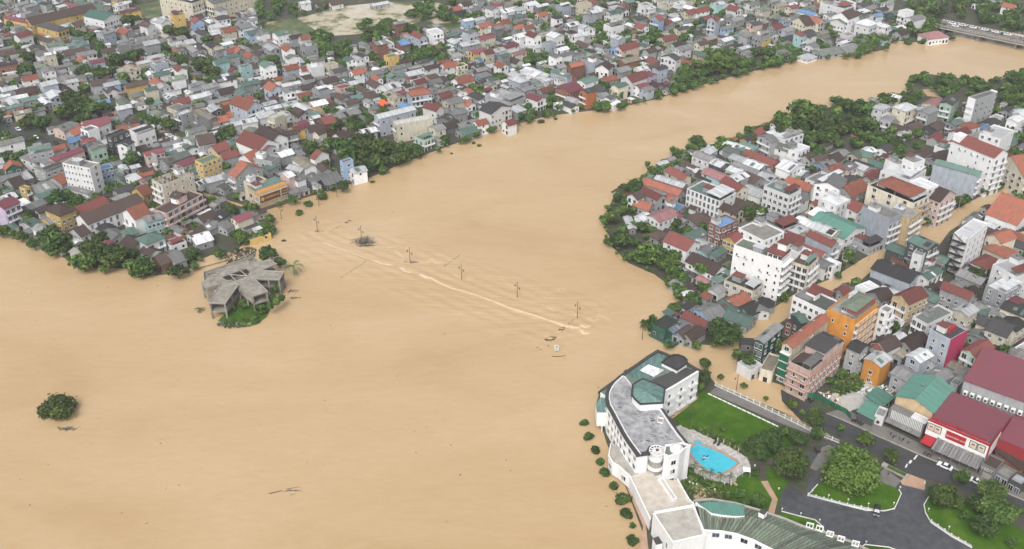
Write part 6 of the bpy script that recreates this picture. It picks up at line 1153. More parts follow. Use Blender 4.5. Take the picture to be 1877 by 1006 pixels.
def litter(name, t, poly, n, label, cols, z=.4, s0=.3, s1=1.3, flat=.25):
    w = wpoly(t, poly, z); b = MB(); k = 0; x0, x1 = min(p[0] for p in w), max(p[0] for p in w); y0, y1 = min(p[1] for p in w), max(p[1] for p in w)
    while k < n:
        x, y = lr.uniform(x0, x1), lr.uniform(y0, y1)
        if inpoly(x, y, w): b.set(x, y, z, lr.uniform(0, 3.1)); s_ = lr.uniform(s0, s1); u = s_ * lr.uniform(.25, .8); tz = lr.uniform(0, s_ * flat); b.poly([(-s_ / 2, -u / 2, .03), (s_ / 2, -u / 2, .03 + tz), (s_ / 2, u / 2, .12 + tz), (-s_ / 2, u / 2, .05)], lr.choice(cols), lr.random()); b.poly([(-s_ / 2, u / 2, .03), (s_ / 2, u / 2, .1 + tz), (s_ / 2, -u / 2, .01 + tz), (-s_ / 2, -u / 2, .01)], 'debris'); k += 1
    b.set(); tag(b.build(name), label, 'debris', None, 'stuff')
litter('debris_heap', 'Y', [(405, 270), (420, 200), (520, 150), (640, 125), (720, 150), (700, 230), (560, 280), (430, 310)], 330, 'brown and white flood litter heaped behind the concrete ruin', ['debris', 'wood', 'wood', 'brown', 'debris', 'brown', 'Wg', 'Wt', 'leaf_dark', 'leaf'])
litter('debris_heap', 'Y', [(340, 890), (700, 900), (690, 940), (450, 960), (330, 930)], 120, 'branches and litter along the foot of the ruin island', ['debris', 'wood', 'Wd', 'leaf_dark', 'leaf'], .3)
litter('debris_heap', 'a', [(500, 470), (640, 380), (800, 440), (820, 560), (640, 590), (520, 540)], 260, 'pale scrap heap among grey roofs in the left quarter', ['Ww', 'Wg', 'Wb', 'Rg', 'wood', 'Rw'], .5, .6, 2.2, .6)
litter('rubbish', 'U', [(60, 590), (230, 560), (330, 600), (250, 650), (120, 620), (50, 640)], 130, 'white rubbish strewn over the vacant plot beside the orange house', ['Ww', 'Wg', 'frame', 'wood'], .45, .4, 1.6, .4); litter('rubbish', 'S', [(900, 800), (1050, 790), (1060, 900), (960, 880), (860, 800)], 70, 'pale rubbish along the green hoarding of the vacant plot', ['Ww', 'Wg', 'wood', 'Wt'], .45, .3, 1.2, .4)
S('vacant_plot', 'S', [(1000, 760), (1250, 640), (1550, 830), (1400, 900), (1180, 960), (1100, 1000), (960, 880)], .445, 'paver')
litter('rubbish', 'M', [(560, 540), (760, 560), (900, 700), (760, 700), (620, 600)], 90, 'scattered sheets and planks between shacks on the east bank', ['Rg', 'wood', 'Wg', 'Wb', 'Rm'], .5, .6, 2.2, .3)
litter('garden_plants', 'V', [(700, 400), (800, 310), (1000, 400), (1180, 430), (1100, 560), (800, 545)], 500, 'low leafy planting in the hotel garden beds', ['leaf', 'leaf_bright', 'leaf_dark'], .5, .3, 1.0, .9); litter('garden_plants', 'Q', [(880, 740), (960, 750), (1300, 890), (1300, 950), (1150, 870), (960, 790)], 420, 'dark hedge planting between the lawn and pool deck', ['leaf', 'leaf_dark'], .5, .4, 1.2, 1.0)
litter('weeds', 'S', [(960, 790), (1030, 640), (1080, 540), (1300, 650), (1260, 760), (1060, 830)], 600, 'tangled weeds and creepers on the vacant plot', ['leaf', 'leaf_bright', 'leaf_dark', 'wood'], .45, .4, 1.4, 1.0)
HO = empty('green_hoarding', tuple(atq('S', 745, 845, .5))); tag(HO, 'green sheet hoarding along the street in front of the vacant plot', 'hoarding'); hw = [atq('S', x, y, .5) for x, y in ((745, 845), (860, 870), (1110, 1000), (1150, 1050))]
for a, c in zip(hw, hw[1:]):
    n = max(1, round((c - a).length / 2)); rz = math.atan2((c - a).y, (c - a).x)
    for i in range(n): b = MB(); w = (c - a).length / n; b.box(.05, w - .05, -.04, .04, .05, 2.1, 'green_sheet', lr.random()); b.build('panel', HO, a + (c - a) * i / n - HO.location, rz)
# ------------------------------------------------------------------ lamp posts and drift in the flood
def lamp_post(px, py, h, label, grp='twin-lantern lamp posts standing in the river', base=0, heads=2):
    p = at(px, py, base); t = empty('lamp_post', (p.x, p.y, base), .1); tag(t, label, 'lamp post', grp); b = MB(); b.bar((0, 0, -.5), (0, 0, h), .13, 'lamp_metal', 8, .09); b.cyl(0, 0, h, h + .5, .16, 'lamp_metal', 8, .03); b.build('pole', t)
    for sg, z in ((-1, h - 1.5), (1, h - 3.0))[:heads]:
        b = MB(); b.bar((0, 0, z + .7), (sg * .85, 0, z + .75), .05, 'lamp_metal'); b.bar((sg * .85, 0, z + .75), (sg * .85, 0, z + .4), .04, 'lamp_metal'); b.build('arm', t); b = MB(); b.cyl(sg * .85, 0, z - .25, z + .3, .14, 'lamp_glass', 8, .28); b.cyl(sg * .85, 0, z + .3, z + .5, .33, 'lamp_metal', 8, .05); b.build('lantern', t)
for i, (x, y, h, l) in enumerate(((516, 402, 7.5, 'tall lamp post in the flood below the billboard restaurant'), (582, 424, 7.3, 'lamp post with drift at its foot, upstream end of the causeway row'), (663, 441, 7.0, 'lamp post with the big heap of drifted branches at its foot'), (752, 482, 7.2, 'lamp post with a small dark drift log, middle of the causeway row'), (846, 513, 7.2, 'bare lamp post just right of the one with the drift log'), (948, 546, 7.2, 'second lamp post from the right on the causeway row'), (1058, 583, 7.2, 'last lamp post on the causeway, by the end of the foam line'), (1177, 623, 7.2, 'lamp post beside the waterfront restaurant'))): lamp_post(x, y, h, l)
for x, y, h, l in ((489, 424, 8, 'thin bare pole standing off the tip of the left spit'), (551, 367, 5, 'short lamp post among drowned saplings near the left bank'), (585, 378, 5, 'short lamp post left of the tallest drowned sapling'), (618, 362, 5, 'short lamp post right of the drowned saplings'), (645, 343, 6, 'lamp post nearest the bright blue waterfront house'), (1349, 718, 7, 'slim lamp post rising from the flood beside the white fence')): lamp_post(x, y, h, l, 'slim lamp posts along the drowned promenade', 0, 1 if x != 489 else 0)
def sticks(name, px, py, n, ln, wd, hh, label, cat='driftwood', ang=.3):
    p = at(px, py, .1); b = MB()
    for i in range(n): x, y = lr.gauss(0, ln * .25), lr.gauss(0, wd * .25); a = ang + lr.gauss(0, .5); l_ = lr.uniform(.2, .55) * ln; z = lr.uniform(0, hh); b.bar((x - math.cos(a) * l_ / 2, y - math.sin(a) * l_ / 2, z * lr.random()), (x + math.cos(a) * l_ / 2, y + math.sin(a) * l_ / 2, z), lr.uniform(.05, .16), lr.choice(('wood', 'debris', 'bark', 'Wd', 'Wd')), 4, .03)
    tag(b.build(name, None, p), label, cat)
sticks('driftwood_heap', 669, 446, 85, 8.5, 1.7, 3.4, 'big heap of drifted branches caught on a lamp post', ang=.35); sticks('driftwood_heap', 670, 451, 40, 7, 1.0, .5, 'dark waterline branches under the big driftwood heap', ang=0); sticks('driftwood_log', 756, 481, 16, 5, 1, .5, 'dark drifted log at the foot of the middle causeway lamp post'); sticks('driftwood_log', 585, 424, 14, 5, .9, .35, 'drift caught at the upstream lamp post', ang=0)
sticks('driftwood_log', 521, 442, 12, 3, .8, .4, 'dark bundle of branches afloat below the left spit'); sticks('driftwood_log', 538, 533, 14, 5, .8, .5, 'curved drift line right of the ruin', ang=.7); sticks('driftwood_log', 540, 546, 12, 5, .8, .4, 'low leafy drift right of the ruin, below the curved one'); sticks('driftwood_log', 120, 786, 26, 6, 1, .4, 'dark wood under the lone drowned tree, bottom left', ang=.05); sticks('driftwood_log', 682, 333, 8, 4, .7, .4, 'branch afloat off the bright blue waterfront house'); sticks('driftwood_log', 27, 437, 12, 3.5, .8, .4, 'branches afloat by the lilac house'); sticks('driftwood_log', 714, 455, 3, 4, .3, .1, 'thin pole drifting below the big driftwood heap'); sticks('driftwood_log', 1172, 189, 8, 3, .7, .5, 'branches at the far bank shrub')
sticks('driftwood_log', 535, 900, 9, 8, 3, .05, 'faint scatter of twigs on the open river, lower middle', ang=.2); sticks('driftwood_log', 1088, 205, 4, 2, .5, .3, 'small dark branch off the far bank')
p = at(1020, 646, 0); t = empty('river_sign', (p.x, p.y, 0)); tag(t, 'white sign board on a post above a dark floating log, mid river', 'sign'); b = MB(); b.bar((-.5, 0, -.3), (-.5, 0, 3.2), .06, 'steel'); b.bar((.5, 0, -.3), (.5, 0, 2.6), .06, 'steel'); b.build('post', t); b = MB(); b.box(-.75, .75, -.08, -.02, 1.9, 3.3, 'frame', bottom=True); b.box(-.7, .7, -.08, -.02, .8, 1.7, 'frame', bottom=True); b.build('board', t); b = MB(); [b.bar((0 + .42 * math.cos(k * .52), -.11, 2.6 + .42 * math.sin(k * .52)), (.42 * math.cos((k + 1) * .52), -.11, 2.6 + .42 * math.sin((k + 1) * .52)), .07, 'dark') for k in range(12)]; b.bar((0, -.11, 2.6), (.05, -.11, 2.7), .1, 'dark'); b.box(-.4, -.1, -.11, -.09, 1.1, 1.5, 'dark', bottom=True); b.box(.05, .45, -.11, -.09, 1.1, 1.3, 'dark', bottom=True); b.build('ring_mark', t)
b = MB(); [b.bar((-2 + i * .7, -.3 - .25 * math.sin(i * .6), .05 + .04 * (i % 2)), (-1.2 + i * .7, -.3 - .25 * math.sin((i + 1) * .6), .08), .16, 'debris') for i in range(7)]; tag(b.build('driftwood_log', None, at(1022, 652, 0)), 'long thin log lying under the river sign', 'driftwood')
# orange tarpaulin, billboard, bridge
p = at(706, 190, 4.5); t_ = MB(); g_ = 8
zf = lambda i, j: 1.4 * math.sin(i * .5) + .3 * math.sin(j * 1.3 + i) + (.5 if i > 4 else 0)
for i in range(g_):
    for j in range(g_): q4 = [(i, j), (i + 1, j), (i + 1, j + 1), (i, j + 1)]; t_.poly([(a * .7 - 3, c * .8 - 3, zf(a, c)) for a, c in q4], 'orange_tarp', .6); t_.poly([(a * .7 - 3, c * .8 - 3, zf(a, c) - .05) for a, c in q4[::-1]], 'orange_tarp', .6)
[t_.bar((x, y, -5), (x, y, .6), .08, 'wood') for x in (-2.4, 1.8) for y in (-2.4, 2.4)]
tag(t_.build('tarpaulin', None, p, .6), 'bright orange tarpaulin stretched between roofs, left bank', 'tarpaulin')
p = atq('a', 515, 760, .5); b = MB(); b.box(-2.4, 2.4, -.15, .15, 3.5, 8.2, 'Wg', .9, bottom=True); [b.bar((x, .2, 0), (x, .2, 3.6), .14, 'steel', 6) for x in (-1.8, 1.8)]; tag(b.build('billboard', None, p, -.75), 'pale blank billboard on two posts by the street at left', 'billboard')
BR = empty('road_bridge', tuple(at(1719, 44, 4))); tag(BR, 'long grey concrete road bridge crossing the river at top right', 'bridge'); n0, n1, f0, f1 = at(1719, 46, 5), at(1990, 102, 5), at(1741, 34.5, 5), at(1990, 92, 5); bo = BR.location
def bl(p, z): return (p.x - bo.x, p.y - bo.y, z - bo.z)
wd_ = (f0 - n0); dr_ = (n1 - n0).normalized(); nr_ = Vector((-dr_.y, dr_.x, 0)); W_ = 13.0; f0 = n0 + nr_ * W_; f1 = n1 + nr_ * W_
n0 = n0 - dr_ * 2; f0 = f0 - dr_ * 2
b = MB(); b.prism([bl(v, 0)[:2] for v in (n0, n1, f1, f0)], .6, 1.0, 'pale_concrete', .6, top='pavement'); b.build('deck', BR); b = MB(); b.wallpath([bl(n0 + nr_ * 1.2, 0)[:2], bl(n1 + nr_ * 1.2, 0)[:2]], 1.2, -.7, .6, 'concrete'); b.wallpath([bl(n0 + nr_ * 10, 0)[:2], bl(n1 + nr_ * 10, 0)[:2]], 1.2, -.7, .6, 'concrete'); b.build('girder', BR)
b = MB(); b.wallpath([bl(n0 + nr_ * -1.6, 0)[:2], bl(n1 + nr_ * -1.6, 0)[:2]], 1.4, -.2, .0, 'pale_concrete'); b.build('pipe_ledge', BR)
for off, col in ((.2, 'pale_concrete'), (W_ - .2, 'white_paint')): b = MB(); b.wallpath([bl(n0 + nr_ * off, 0)[:2], bl(n1 + nr_ * off, 0)[:2]], .18, 1.7, 1.85, col); [b.wallpath([bl(n0 + dr_ * s_ + nr_ * off, 0)[:2], bl(n0 + dr_ * (s_ + .5) + nr_ * off, 0)[:2]], .2, 1.0, 1.7, col) for s_ in range(1, 92, 2)]; b.build('railing', BR)
for s_ in (6, 30, 54, 78): b = MB(); c = n0 + dr_ * s_; b.wallpath([bl(c, 0)[:2], bl(c + nr_ * W_, 0)[:2]], 1.4, -6, -.7, 'concrete', .4); b.build('pier', BR)
# ------------------------------------------------------------------ vehicles and people
def wheel_m(r, w):
    b = MB(); b.bar((0, -w / 2, 0), (0, w / 2, 0), r, 'rubber', 12); b.bar((0, -w / 2 - .01, 0), (0, w / 2 + .01, 0), r * .55, 'steel', 8); return b.mesh('wheel')
WHM = wheel_m(.32, .22)
def car(name, p, rz, prof, cab, col, label, wdt=1.8, wr_=.32):
    t = empty(name, p, rz); tag(t, label, 'car'); b = MB(); n = len(prof); hw_ = wdt / 2
    for i in range(n):
        (x0, z0), (x1, z1) = prof[i], prof[(i + 1) % n]; k0, k1 = hw_ - .10 * max(0, z0 - .6), hw_ - .10 * max(0, z1 - .6); b.poly([(x0, -k0, z0), (x0, k0, z0), (x1, k1, z1), (x1, -k1, z1)], col, .8)
    for sg in (-1, 1):
        pts = [(x, sg * (hw_ - .10 * max(0, z - .6)), z) for x, z in prof]; tri = tessellate_polygon([[Vector((x, z, 0)) for x, z in prof]]); [b.poly([pts[i] for i in tr], col, .8) for tr in tri]
    b.build('body', t); b = MB(); m = len(cab)
    for i in range(m):
        (x0, z0), (x1, z1) = cab[i], cab[(i + 1) % m]; w0, w1 = hw_ - .06 - .28 * max(0, z0 - .85), hw_ - .06 - .28 * max(0, z1 - .85); b.poly([(x0, -w0, z0), (x0, w0, z0), (x1, w1, z1), (x1, -w1, z1)], col if (z0 > 1.3 and z1 > 1.3) else 'glass', .8)
    for sg in (-1, 1): pts = [(x, sg * (hw_ - .06 - .28 * max(0, z - .85)), z) for x, z in cab]; b.poly(pts if sg > 0 else pts[::-1], 'glass', .2)
    b.build('cabin', t)
    L_ = max(x for x, z in prof)
    for x in (-L_ * .62, L_ * .62):
        for sg in (-1, 1): link('wheel', WHM, t, (x, sg * (hw_ - .1), wr_))
    for sg in (-1, 1): b = MB(); b.box(L_ - .06, L_ + .02, sg * .62 - .2, sg * .62 + .2, .6, .75, 'frame', bottom=True); b.build('headlight', t); b = MB(); b.box(-L_ - .02, -L_ + .05, sg * .65 - .18, sg * .65 + .18, .7, .85, 'tail_light', bottom=True); b.build('tail_light', t); b = MB(); b.box(.55, .75, sg * (hw_ + .02) - .05, sg * (hw_ + .02) + .1 * sg + .05, .95, 1.08, col, bottom=True); b.build('mirror', t)
    return t
SED = [(-2.25, .3), (2.25, .3), (2.28, .62), (2.1, .78), (1.1, .92), (-1.6, .98), (-2.2, .92), (-2.3, .6)]; SEC = [(1.15, .9), (.45, 1.40), (-.75, 1.43), (-1.65, .96)]; SUV = [(-2.2, .35), (2.2, .35), (2.25, .8), (2.05, 1.0), (1.15, 1.1), (-2.1, 1.12), (-2.25, .9)]; SUC = [(1.2, 1.08), (.6, 1.68), (-1.7, 1.72), (-2.15, 1.1)]
a1, a2 = at(1719, 851, .5), at(1744, 862, .5); car('sedan', (a1 + a2) / 2, math.atan2((a1 - a2).y, (a1 - a2).x), SED, SEC, 'car_white', 'white sedan parked on the road in front of the big store'); a1, a2 = atq('X', 818, 690, .5), atq('X', 808, 750, .5); car('dark_suv', (a1 + a2) / 2, math.atan2((a2 - a1).y, (a2 - a1).x), SUV, SUC, 'car_dark', 'dark car on the wet hotel drive beside the oval lawn', 1.85)
a1 = atq('u', 1205, 838, .5); car('hatchback', a1, math.radians(-40), SED, SEC, 'car_white', 'pale car half hidden under trees at the road, bottom right')
def bike_root(m):
    t = empty('motorbike', (0, 0, 0)); b = MB(); b.bar((-.5, 0, .62), (.1, 0, .55), .13, m, 6, .1); b.bar((.1, 0, .5), (.5, 0, .95), .1, m, 6, .07); b.box(-.65, .1, -.13, .13, .68, .8, 'dark', bottom=True); b.build('body', t)
    for x in (-.6, .62): w = MB(); w.bar((x, -.05, .3), (x, .05, .3), .3, 'rubber', 10); w.build('wheel', t)
    b = MB(); b.bar((.5, -.34, 1.02), (.5, .34, 1.02), .025, 'dark'); b.bar((.5, 0, 1.0), (.62, 0, .3), .04, 'steel'); b.build('handlebar', t); return t
BK = [bike_root('bike_' + c) for c in ('red', 'blue', 'silver')]; used = set()
def bike(p, rz, label, group):
    k = lr.randrange(3); o = BK[k] if k not in used else copy_tree(BK[k]); used.add(k); o.location = p; o.rotation_euler.z = rz; tag(o, label, 'motorbike', group)
for t, x0, y0, x1, y1, n, lab, g_ in (('X', 632, 52, 722, 92, 12, 'motorbike in the parked row outside the low green-roofed shop', 'motorbikes outside the green-roofed shop'), ('g', 380, 455, 640, 520, 8, 'motorbike parked under the canopy of the big store', 'motorbikes under the store canopy'), ('g', 350, 590, 480, 640, 4, 'motorbike on the pavement left of the white sedan', 'motorbikes on the pavement near the sedan'), ('g', 1000, 745, 1110, 790, 6, 'motorbike parked at the right end of the store canopy', 'motorbikes right of the store canopy'), ('X', 362, 250, 400, 300, 6, 'motorbike parked under the trees by the hotel gate', 'motorbikes under the hotel trees'), ('X', 890, 365, 960, 400, 3, 'motorbike behind the planter wall at the gate', 'motorbikes behind the gate planter'), ('S', 760, 850, 800, 900, 4, 'motorbike beside the pink apartment block', 'motorbikes beside the pink block'), ('X', 900, 150, 1060, 230, 5, 'motorbike before the striped warehouse front', 'motorbikes before the striped front')):
    for i in range(n): bike(atq(t, x0 + (x1 - x0) * (i + lr.uniform(.2, .6)) / n, y0 + (y1 - y0) * (i + .5) / n + lr.uniform(-5, 5), .6), lr.uniform(.6, 1.2), lab, g_)
for i in range(26): p = n0 + dr_ * lr.uniform(2, 60) + nr_ * lr.uniform(1.5, W_ - 1.5); bike((p.x, p.y, 5.0), math.atan2(dr_.y, dr_.x) + lr.choice((0, math.pi)), 'motorbike riding or standing on the river bridge', 'motorbikes on the bridge')
bx_ = [n0 + dr_ * s_ + nr_ * o for s_, o in ((8, 9.5), (15, 9.8), (22, 9.4), (30, 9.7), (37, 9.9), (45, 9.5), (12, 5))]
c0 = None
for i, p in enumerate(bx_):
    if c0 is None: c0 = car('bridge_car', (p.x, p.y, 5.0), math.atan2(dr_.y, dr_.x), SED, SEC, 'car_white', 'pale car queueing on the river bridge'); c0['group'] = 'pale cars queueing on the bridge'
    else: o = copy_tree(c0); o.location = (p.x, p.y, 5.0)
def person(p, rz, shirt, label, arm=.2):
    me = bpy.data.meshes.new('person'); J = [(0, 0, .95), (0, 0, 1.2), (0, 0, 1.42), (0, 0, 1.52), (0, .01, 1.66), (.1, 0, .88), (.12, .03, .48), (.13, 0, .06), (.13, .14, .03), (-.1, 0, .88), (-.12, -.02, .48), (-.13, -.03, .06), (-.13, .11, .03), (.19, 0, 1.4), (.26, -.02, 1.14), (.27, .06, .9), (-.19, 0, 1.4), (-.26, arm, 1.16), (-.24, arm + .12, .98)]
    E_ = [(0, 1), (1, 2), (2, 3), (3, 4), (0, 5), (5, 6), (6, 7), (7, 8), (0, 9), (9, 10), (10, 11), (11, 12), (2, 13), (13, 14), (14, 15), (2, 16), (16, 17), (17, 18)]; RR = [.15, .14, .15, .06, .1, .09, .065, .045, .04, .09, .065, .045, .04, .06, .045, .035, .06, .045, .035]
    me.from_pydata(J, E_, []); o = bpy.data.objects.new('person', me); COL.objects.link(o); o.modifiers.new('skin', 'SKIN'); [setattr(me.skin_vertices[0].data[i], 'radius', (RR[i], RR[i])) for i in range(len(J))]; me.skin_vertices[0].data[0].use_root = True; o.modifiers.new('sub', 'SUBSURF').levels = 1
    me.materials.append(MATS[shirt]); o.location = p; o.rotation_euler.z = rz; tag(o, label, 'person')
    for nm, m, z0, z1, r0, r1 in (('trousers', 'trousers', .5, .98, .2, .19), ('hair', 'dark', 1.64, 1.78, .125, .06), ('face', 'skin', 1.54, 1.66, .115, .12)): b = MB(); b.cyl(0, 0, z0, z1, r0, m, 8, r1); b.build(nm, o)
person(atq('g', 583, 700, .6), 2.2, 'shirt_pale', 'person in pale clothes standing on the pavement near the white sedan'); person(atq('X', 896, 452, .5), .5, 'shirt', 'person in a red top standing on the paving at the hotel gate')
for x, y, m_ in ((12, 230, 'car_dark'), (34, 238, 'car_white'), (66, 253, 'car_white'), (104, 262, 'car_dark'), (160, 280, 'car_white'), (222, 297, 'car_dark'), (255, 306, 'car_white')): car('street_car', tuple(at(x, y, .45)), math.radians(-52 + lr.uniform(-4, 4)), SED, SEC, m_, ('dark' if m_ == 'car_dark' else 'pale') + ' car on the street at the left edge')
fl = MB()
for _ in range(230):
    p = at(lr.uniform(10, 1500), 560 + 420 * lr.random() if lr.random() < .5 else lr.uniform(120, 560)); s_ = lr.uniform(.12, .5)
    if not any(inpoly(p.x, p.y, w_) for w_ in WORLD_LAND.values()): fl.set(p.x, p.y, .02, lr.uniform(0, 3)); fl.poly([(-s_, -s_ * .3, 0), (s_, -s_ * .2, 0), (s_ * .8, s_ * .3, .05), (-s_ * .7, s_ * .25, .04)], lr.choice(('debris', 'wood', 'brown', 'Wt')), .5)
fl.set(); tag(fl.build('floating_debris'), 'small flecks of drift scattered over the brown river', 'debris', None, 'stuff')
# window air: poles and wires along the flooded street
for x, y in ((1418, 575), (1470, 545), (1535, 512), (1592, 478), (1640, 450), (1700, 418), (1755, 388), (1650, 470), (1605, 492)): p = at(x, y, 0); b = MB(); b.bar((0, 0, -.2), (0, 0, 7), .13, 'pale_concrete', 6, .09); b.bar((-.8, 0, 6.4), (.8, 0, 6.4), .05, 'steel'); tag(b.build('utility_pole', None, p, .9), 'concrete utility pole at the edge of the flooded right-hand street', 'utility pole', 'utility poles along the flooded street')
# ------------------------------------------------------------------ the crowd of low roofs between them
SKIP = [wpoly('P', p) for p in [
    [(480, 0), (850, -10), (870, 52), (800, 62), (740, 60), (690, 66), (640, 92), (560, 88), (480, 60)], [(1262, 115), (1345, 85), (1420, 95), (1420, 125), (1260, 160)], [(1620, 4), (1900, 0), (1900, 66), (1700, 66), (1640, 50)],
    [(-60, 222), (10, 226), (60, 246), (120, 262), (190, 284), (285, 312), (282, 320), (180, 294), (100, 272), (50, 256), (-60, 240)], [(120, 165), (200, 170), (190, 225), (60, 245), (20, 228)],
    [(1660, 130), (1900, 115), (1900, 195), (1660, 200)], [(1420, 180), (1570, 180), (1600, 260), (1560, 270), (1430, 265)], [(1560, 232), (1700, 232), (1700, 280), (1520, 285)],
    [(1517, 690), (1545, 660), (1640, 715), (1660, 735), (1620, 780), (1560, 770), (1500, 735)], [(1690, 395), (1740, 380), (1760, 420), (1740, 460), (1700, 455), (1690, 430)],
    [(350, 455), (500, 430), (560, 480), (540, 560), (400, 620), (340, 560)], [(285, 245), (330, 240), (335, 262), (290, 262)], [(1080, 380), (1180, 370), (1200, 420), (1260, 560), (1170, 560), (1080, 460)],
    [(1475, 745), (1990, 985), (1990, 1090), (1400, 1060)], [(250, 0), (300, 0), (300, 40), (250, 40)], [(610, 250), (780, 240), (800, 290), (620, 340)], [(990, 175), (1035, 165), (1040, 210), (990, 212)]]]
def land_at(x, y):
    for k in 'NES':
        if inpoly(x, y, WORLD_LAND[k]): return not any(inpoly(x, y, s_) for s_ in SKIP)
    return False
def shore_ok(x, y, L, D, ang):
    c, s_ = math.cos(ang), math.sin(ang)
    return all(land_at(x + a * c - b_ * s_, y + a * s_ + b_ * c) for a, b_ in ((L * .45, D * .45), (-L * .45, D * .45), (L * .45, -D * .45), (-L * .45, -D * .45)))
def topix(x, y):
    d = y * _ct + CH * _st; v = (CH * _ct - y * _st) / d; return 938.5 + x / d * FPX, 503 + v * FPX
fr = random.Random(5)
SKIP.append(wpoly('P', [(1475, 735), (1600, 772), (1690, 798), (1877, 878), (2100, 960), (2100, 1120), (1475, 820)]))
SKIP.append(wpoly('P', [(1465, 712), (1520, 722), (1560, 745), (1560, 790), (1465, 770)]))
SKIP.append(wpoly('P', [(1590, 745), (1700, 800), (1740, 830), (1700, 860), (1540, 780)]))
SKIP.append(wpoly('P', [(1600, 486), (1640, 470), (1720, 445), (1740, 470), (1650, 500), (1570, 545), (1520, 575), (1440, 604), (1400, 642), (1350, 672), (1346, 640), (1448, 580), (1500, 555), (1566, 522)]))
EARLY = []
for _ in range(9000):
    if len(EARLY) > 740: break
    py = 760 - 800 * fr.random() ** .62; px = fr.uniform(-30, 1900); p = at(px, py)
    if not land_at(p.x, p.y): continue
    r = fr.uniform(2.0, 4.2); cs = set(cells(p.x, p.y, r * 1.2, r * 1.2, 0))
    if sum(c in OCC for c in cs) > len(cs) * .35: continue
    n_ = 1 + (fr.random() < .35)
    for _k in range(n_): EARLY.append((px + _k * fr.uniform(-9, 9), py - 5 + _k * 4, r * ppm(p.y), fr.choice(('mid', 'dark', 'mid', 'bright')) if py > 120 else fr.choice(('far', 'fardark'))))
    OCC |= cs
for k_ in 'NES':
    pl = WORLD_LAND[k_]
    for (xa, ya), (xb, yb) in zip(pl, pl[1:]):
        d_ = math.hypot(xb - xa, yb - ya)
        if d_ > 400: continue
        for j in range(int(d_ / 3.4)):
            f = fr.random(); x_, y_ = xa + (xb - xa) * f + fr.uniform(-1.5, 1.5), ya + (yb - ya) * f + fr.uniform(-1.5, 1.5); px, py = topix(x_, y_)
            street = k_ == 'E' and px > 1330 and py > 300 or k_ == 'S' or (k_ == 'N' and 365 < px < 480 and 350 < py < 395)
            if not (-40 < px < 1910 and -20 < py < 700) or fr.random() < (.88 if street else .25): continue
            EARLY.append((px, py - 3, fr.uniform(.8, 2.6 if fr.random() < .8 else 3.8) * ppm(y_), fr.choice(('mid', 'dark', 'mid'))))
for L0, L1, D0, D1, n_, s1 in ((8, 13, 5.5, 8, 5200, .35), (6, 10, 4.5, 6.5, 7500, .2), (4, 7, 3, 4.6, 16000, .05), (2.6, 4.6, 2.2, 3.4, 16000, 0)):
    for _ in range(n_):
        py = 1005 - 1060 * fr.random() ** .55; px = fr.uniform(-90, 2040); p = at(px, py)
        if not land_at(p.x, p.y): continue
        ang = region_ang(px, py) + fr.uniform(-.09, .09); L, D = fr.uniform(L0, L1), fr.uniform(D0, D1); L *= .86 if py < 230 else 1; D *= .86 if py < 230 else 1
        if fr.random() < .4: L, D = D, L
        cs = set(cells(p.x, p.y, L + .4, D + .4, ang))
        if sum(k in OCC for k in cs) > len(cs) * (.06 if L0 > 4 else .16) or not shore_ok(p.x, p.y, L, D, ang): continue
        OCC |= cs; r_ = fr.random()
        st = 1 if r_ > s1 else fr.choice((1.6, 2, 2, 2.6)) if py < 520 else 1.4
        if L0 <= 4: st = fr.choice((.75, .85, 1))
        rt = fr.choices(('g', 'm', 'f', 'h'), (62, 20, 10 if st > 1.5 else 3, 5))[0]
        if rt == 'g': rt = 'gx' if L >= D else 'gy'
        rc = fr.choices('gwmrotkevcMp', (32, 22, 13, 3.5, 3, 7, 8, 5, 1, 5, 2, 1))[0]; rc = 'c' if rt == 'f' else rc
        SPECS.append((p.x, p.y, ang, L, D, st, rt, rc, fr.choices('wgcsdnybva', (30, 30, 15, 8, 10, 5, 3, 2, 2, 2))[0]))
place_specs()
# ------------------------------------------------------------------ trees
def crown_arrays(seed, nl, nq, leaf, flat=.8, lo=-.35, spread=.62):
    g = np.random.default_rng(seed); ls = []
    for i in range(nl):
        a = g.uniform(0, 2 * math.pi); r = spread * math.sqrt(g.uniform(0, 1)); z = g.uniform(lo, .45) * (1.1 - r); rr = g.uniform(.28, .46) * (1.15 - .45 * r)
        ls.append((r * math.cos(a), r * math.sin(a), z, rr))
    ls.append((0, 0, 0, .55)); ls = np.array(ls); w = ls[:, 3] ** 2; w /= w.sum()
    k = g.choice(len(ls), nq, p=w); d = g.normal(size=(nq, 3)); d[:, 2] = d[:, 2] * .9 + .25; d /= np.linalg.norm(d, axis=1)[:, None]
    rad = ls[k, 3] * np.clip(g.normal(.95, .15, nq), .5, 1.38); c = ls[k, :3] + d * rad[:, None]
    n = d + g.normal(size=(nq, 3)) * .55; n /= np.linalg.norm(n, axis=1)[:, None]
    h = np.cross(n, g.normal(size=(nq, 3))); h /= np.linalg.norm(h, axis=1)[:, None]; v = np.cross(n, h); sz = leaf * g.uniform(.55, 1.35, (nq, 1))
    P_ = np.stack([c - h * sz, c - v * sz * .6, c + h * sz, c + v * sz * .6], 1); P_[:, :, 2] *= flat
    lobe_t = g.uniform(.15, .75, len(ls)); t = np.clip(lobe_t[k] + g.normal(0, .17, nq), 0, 1)
    return P_.reshape(-1, 3), t
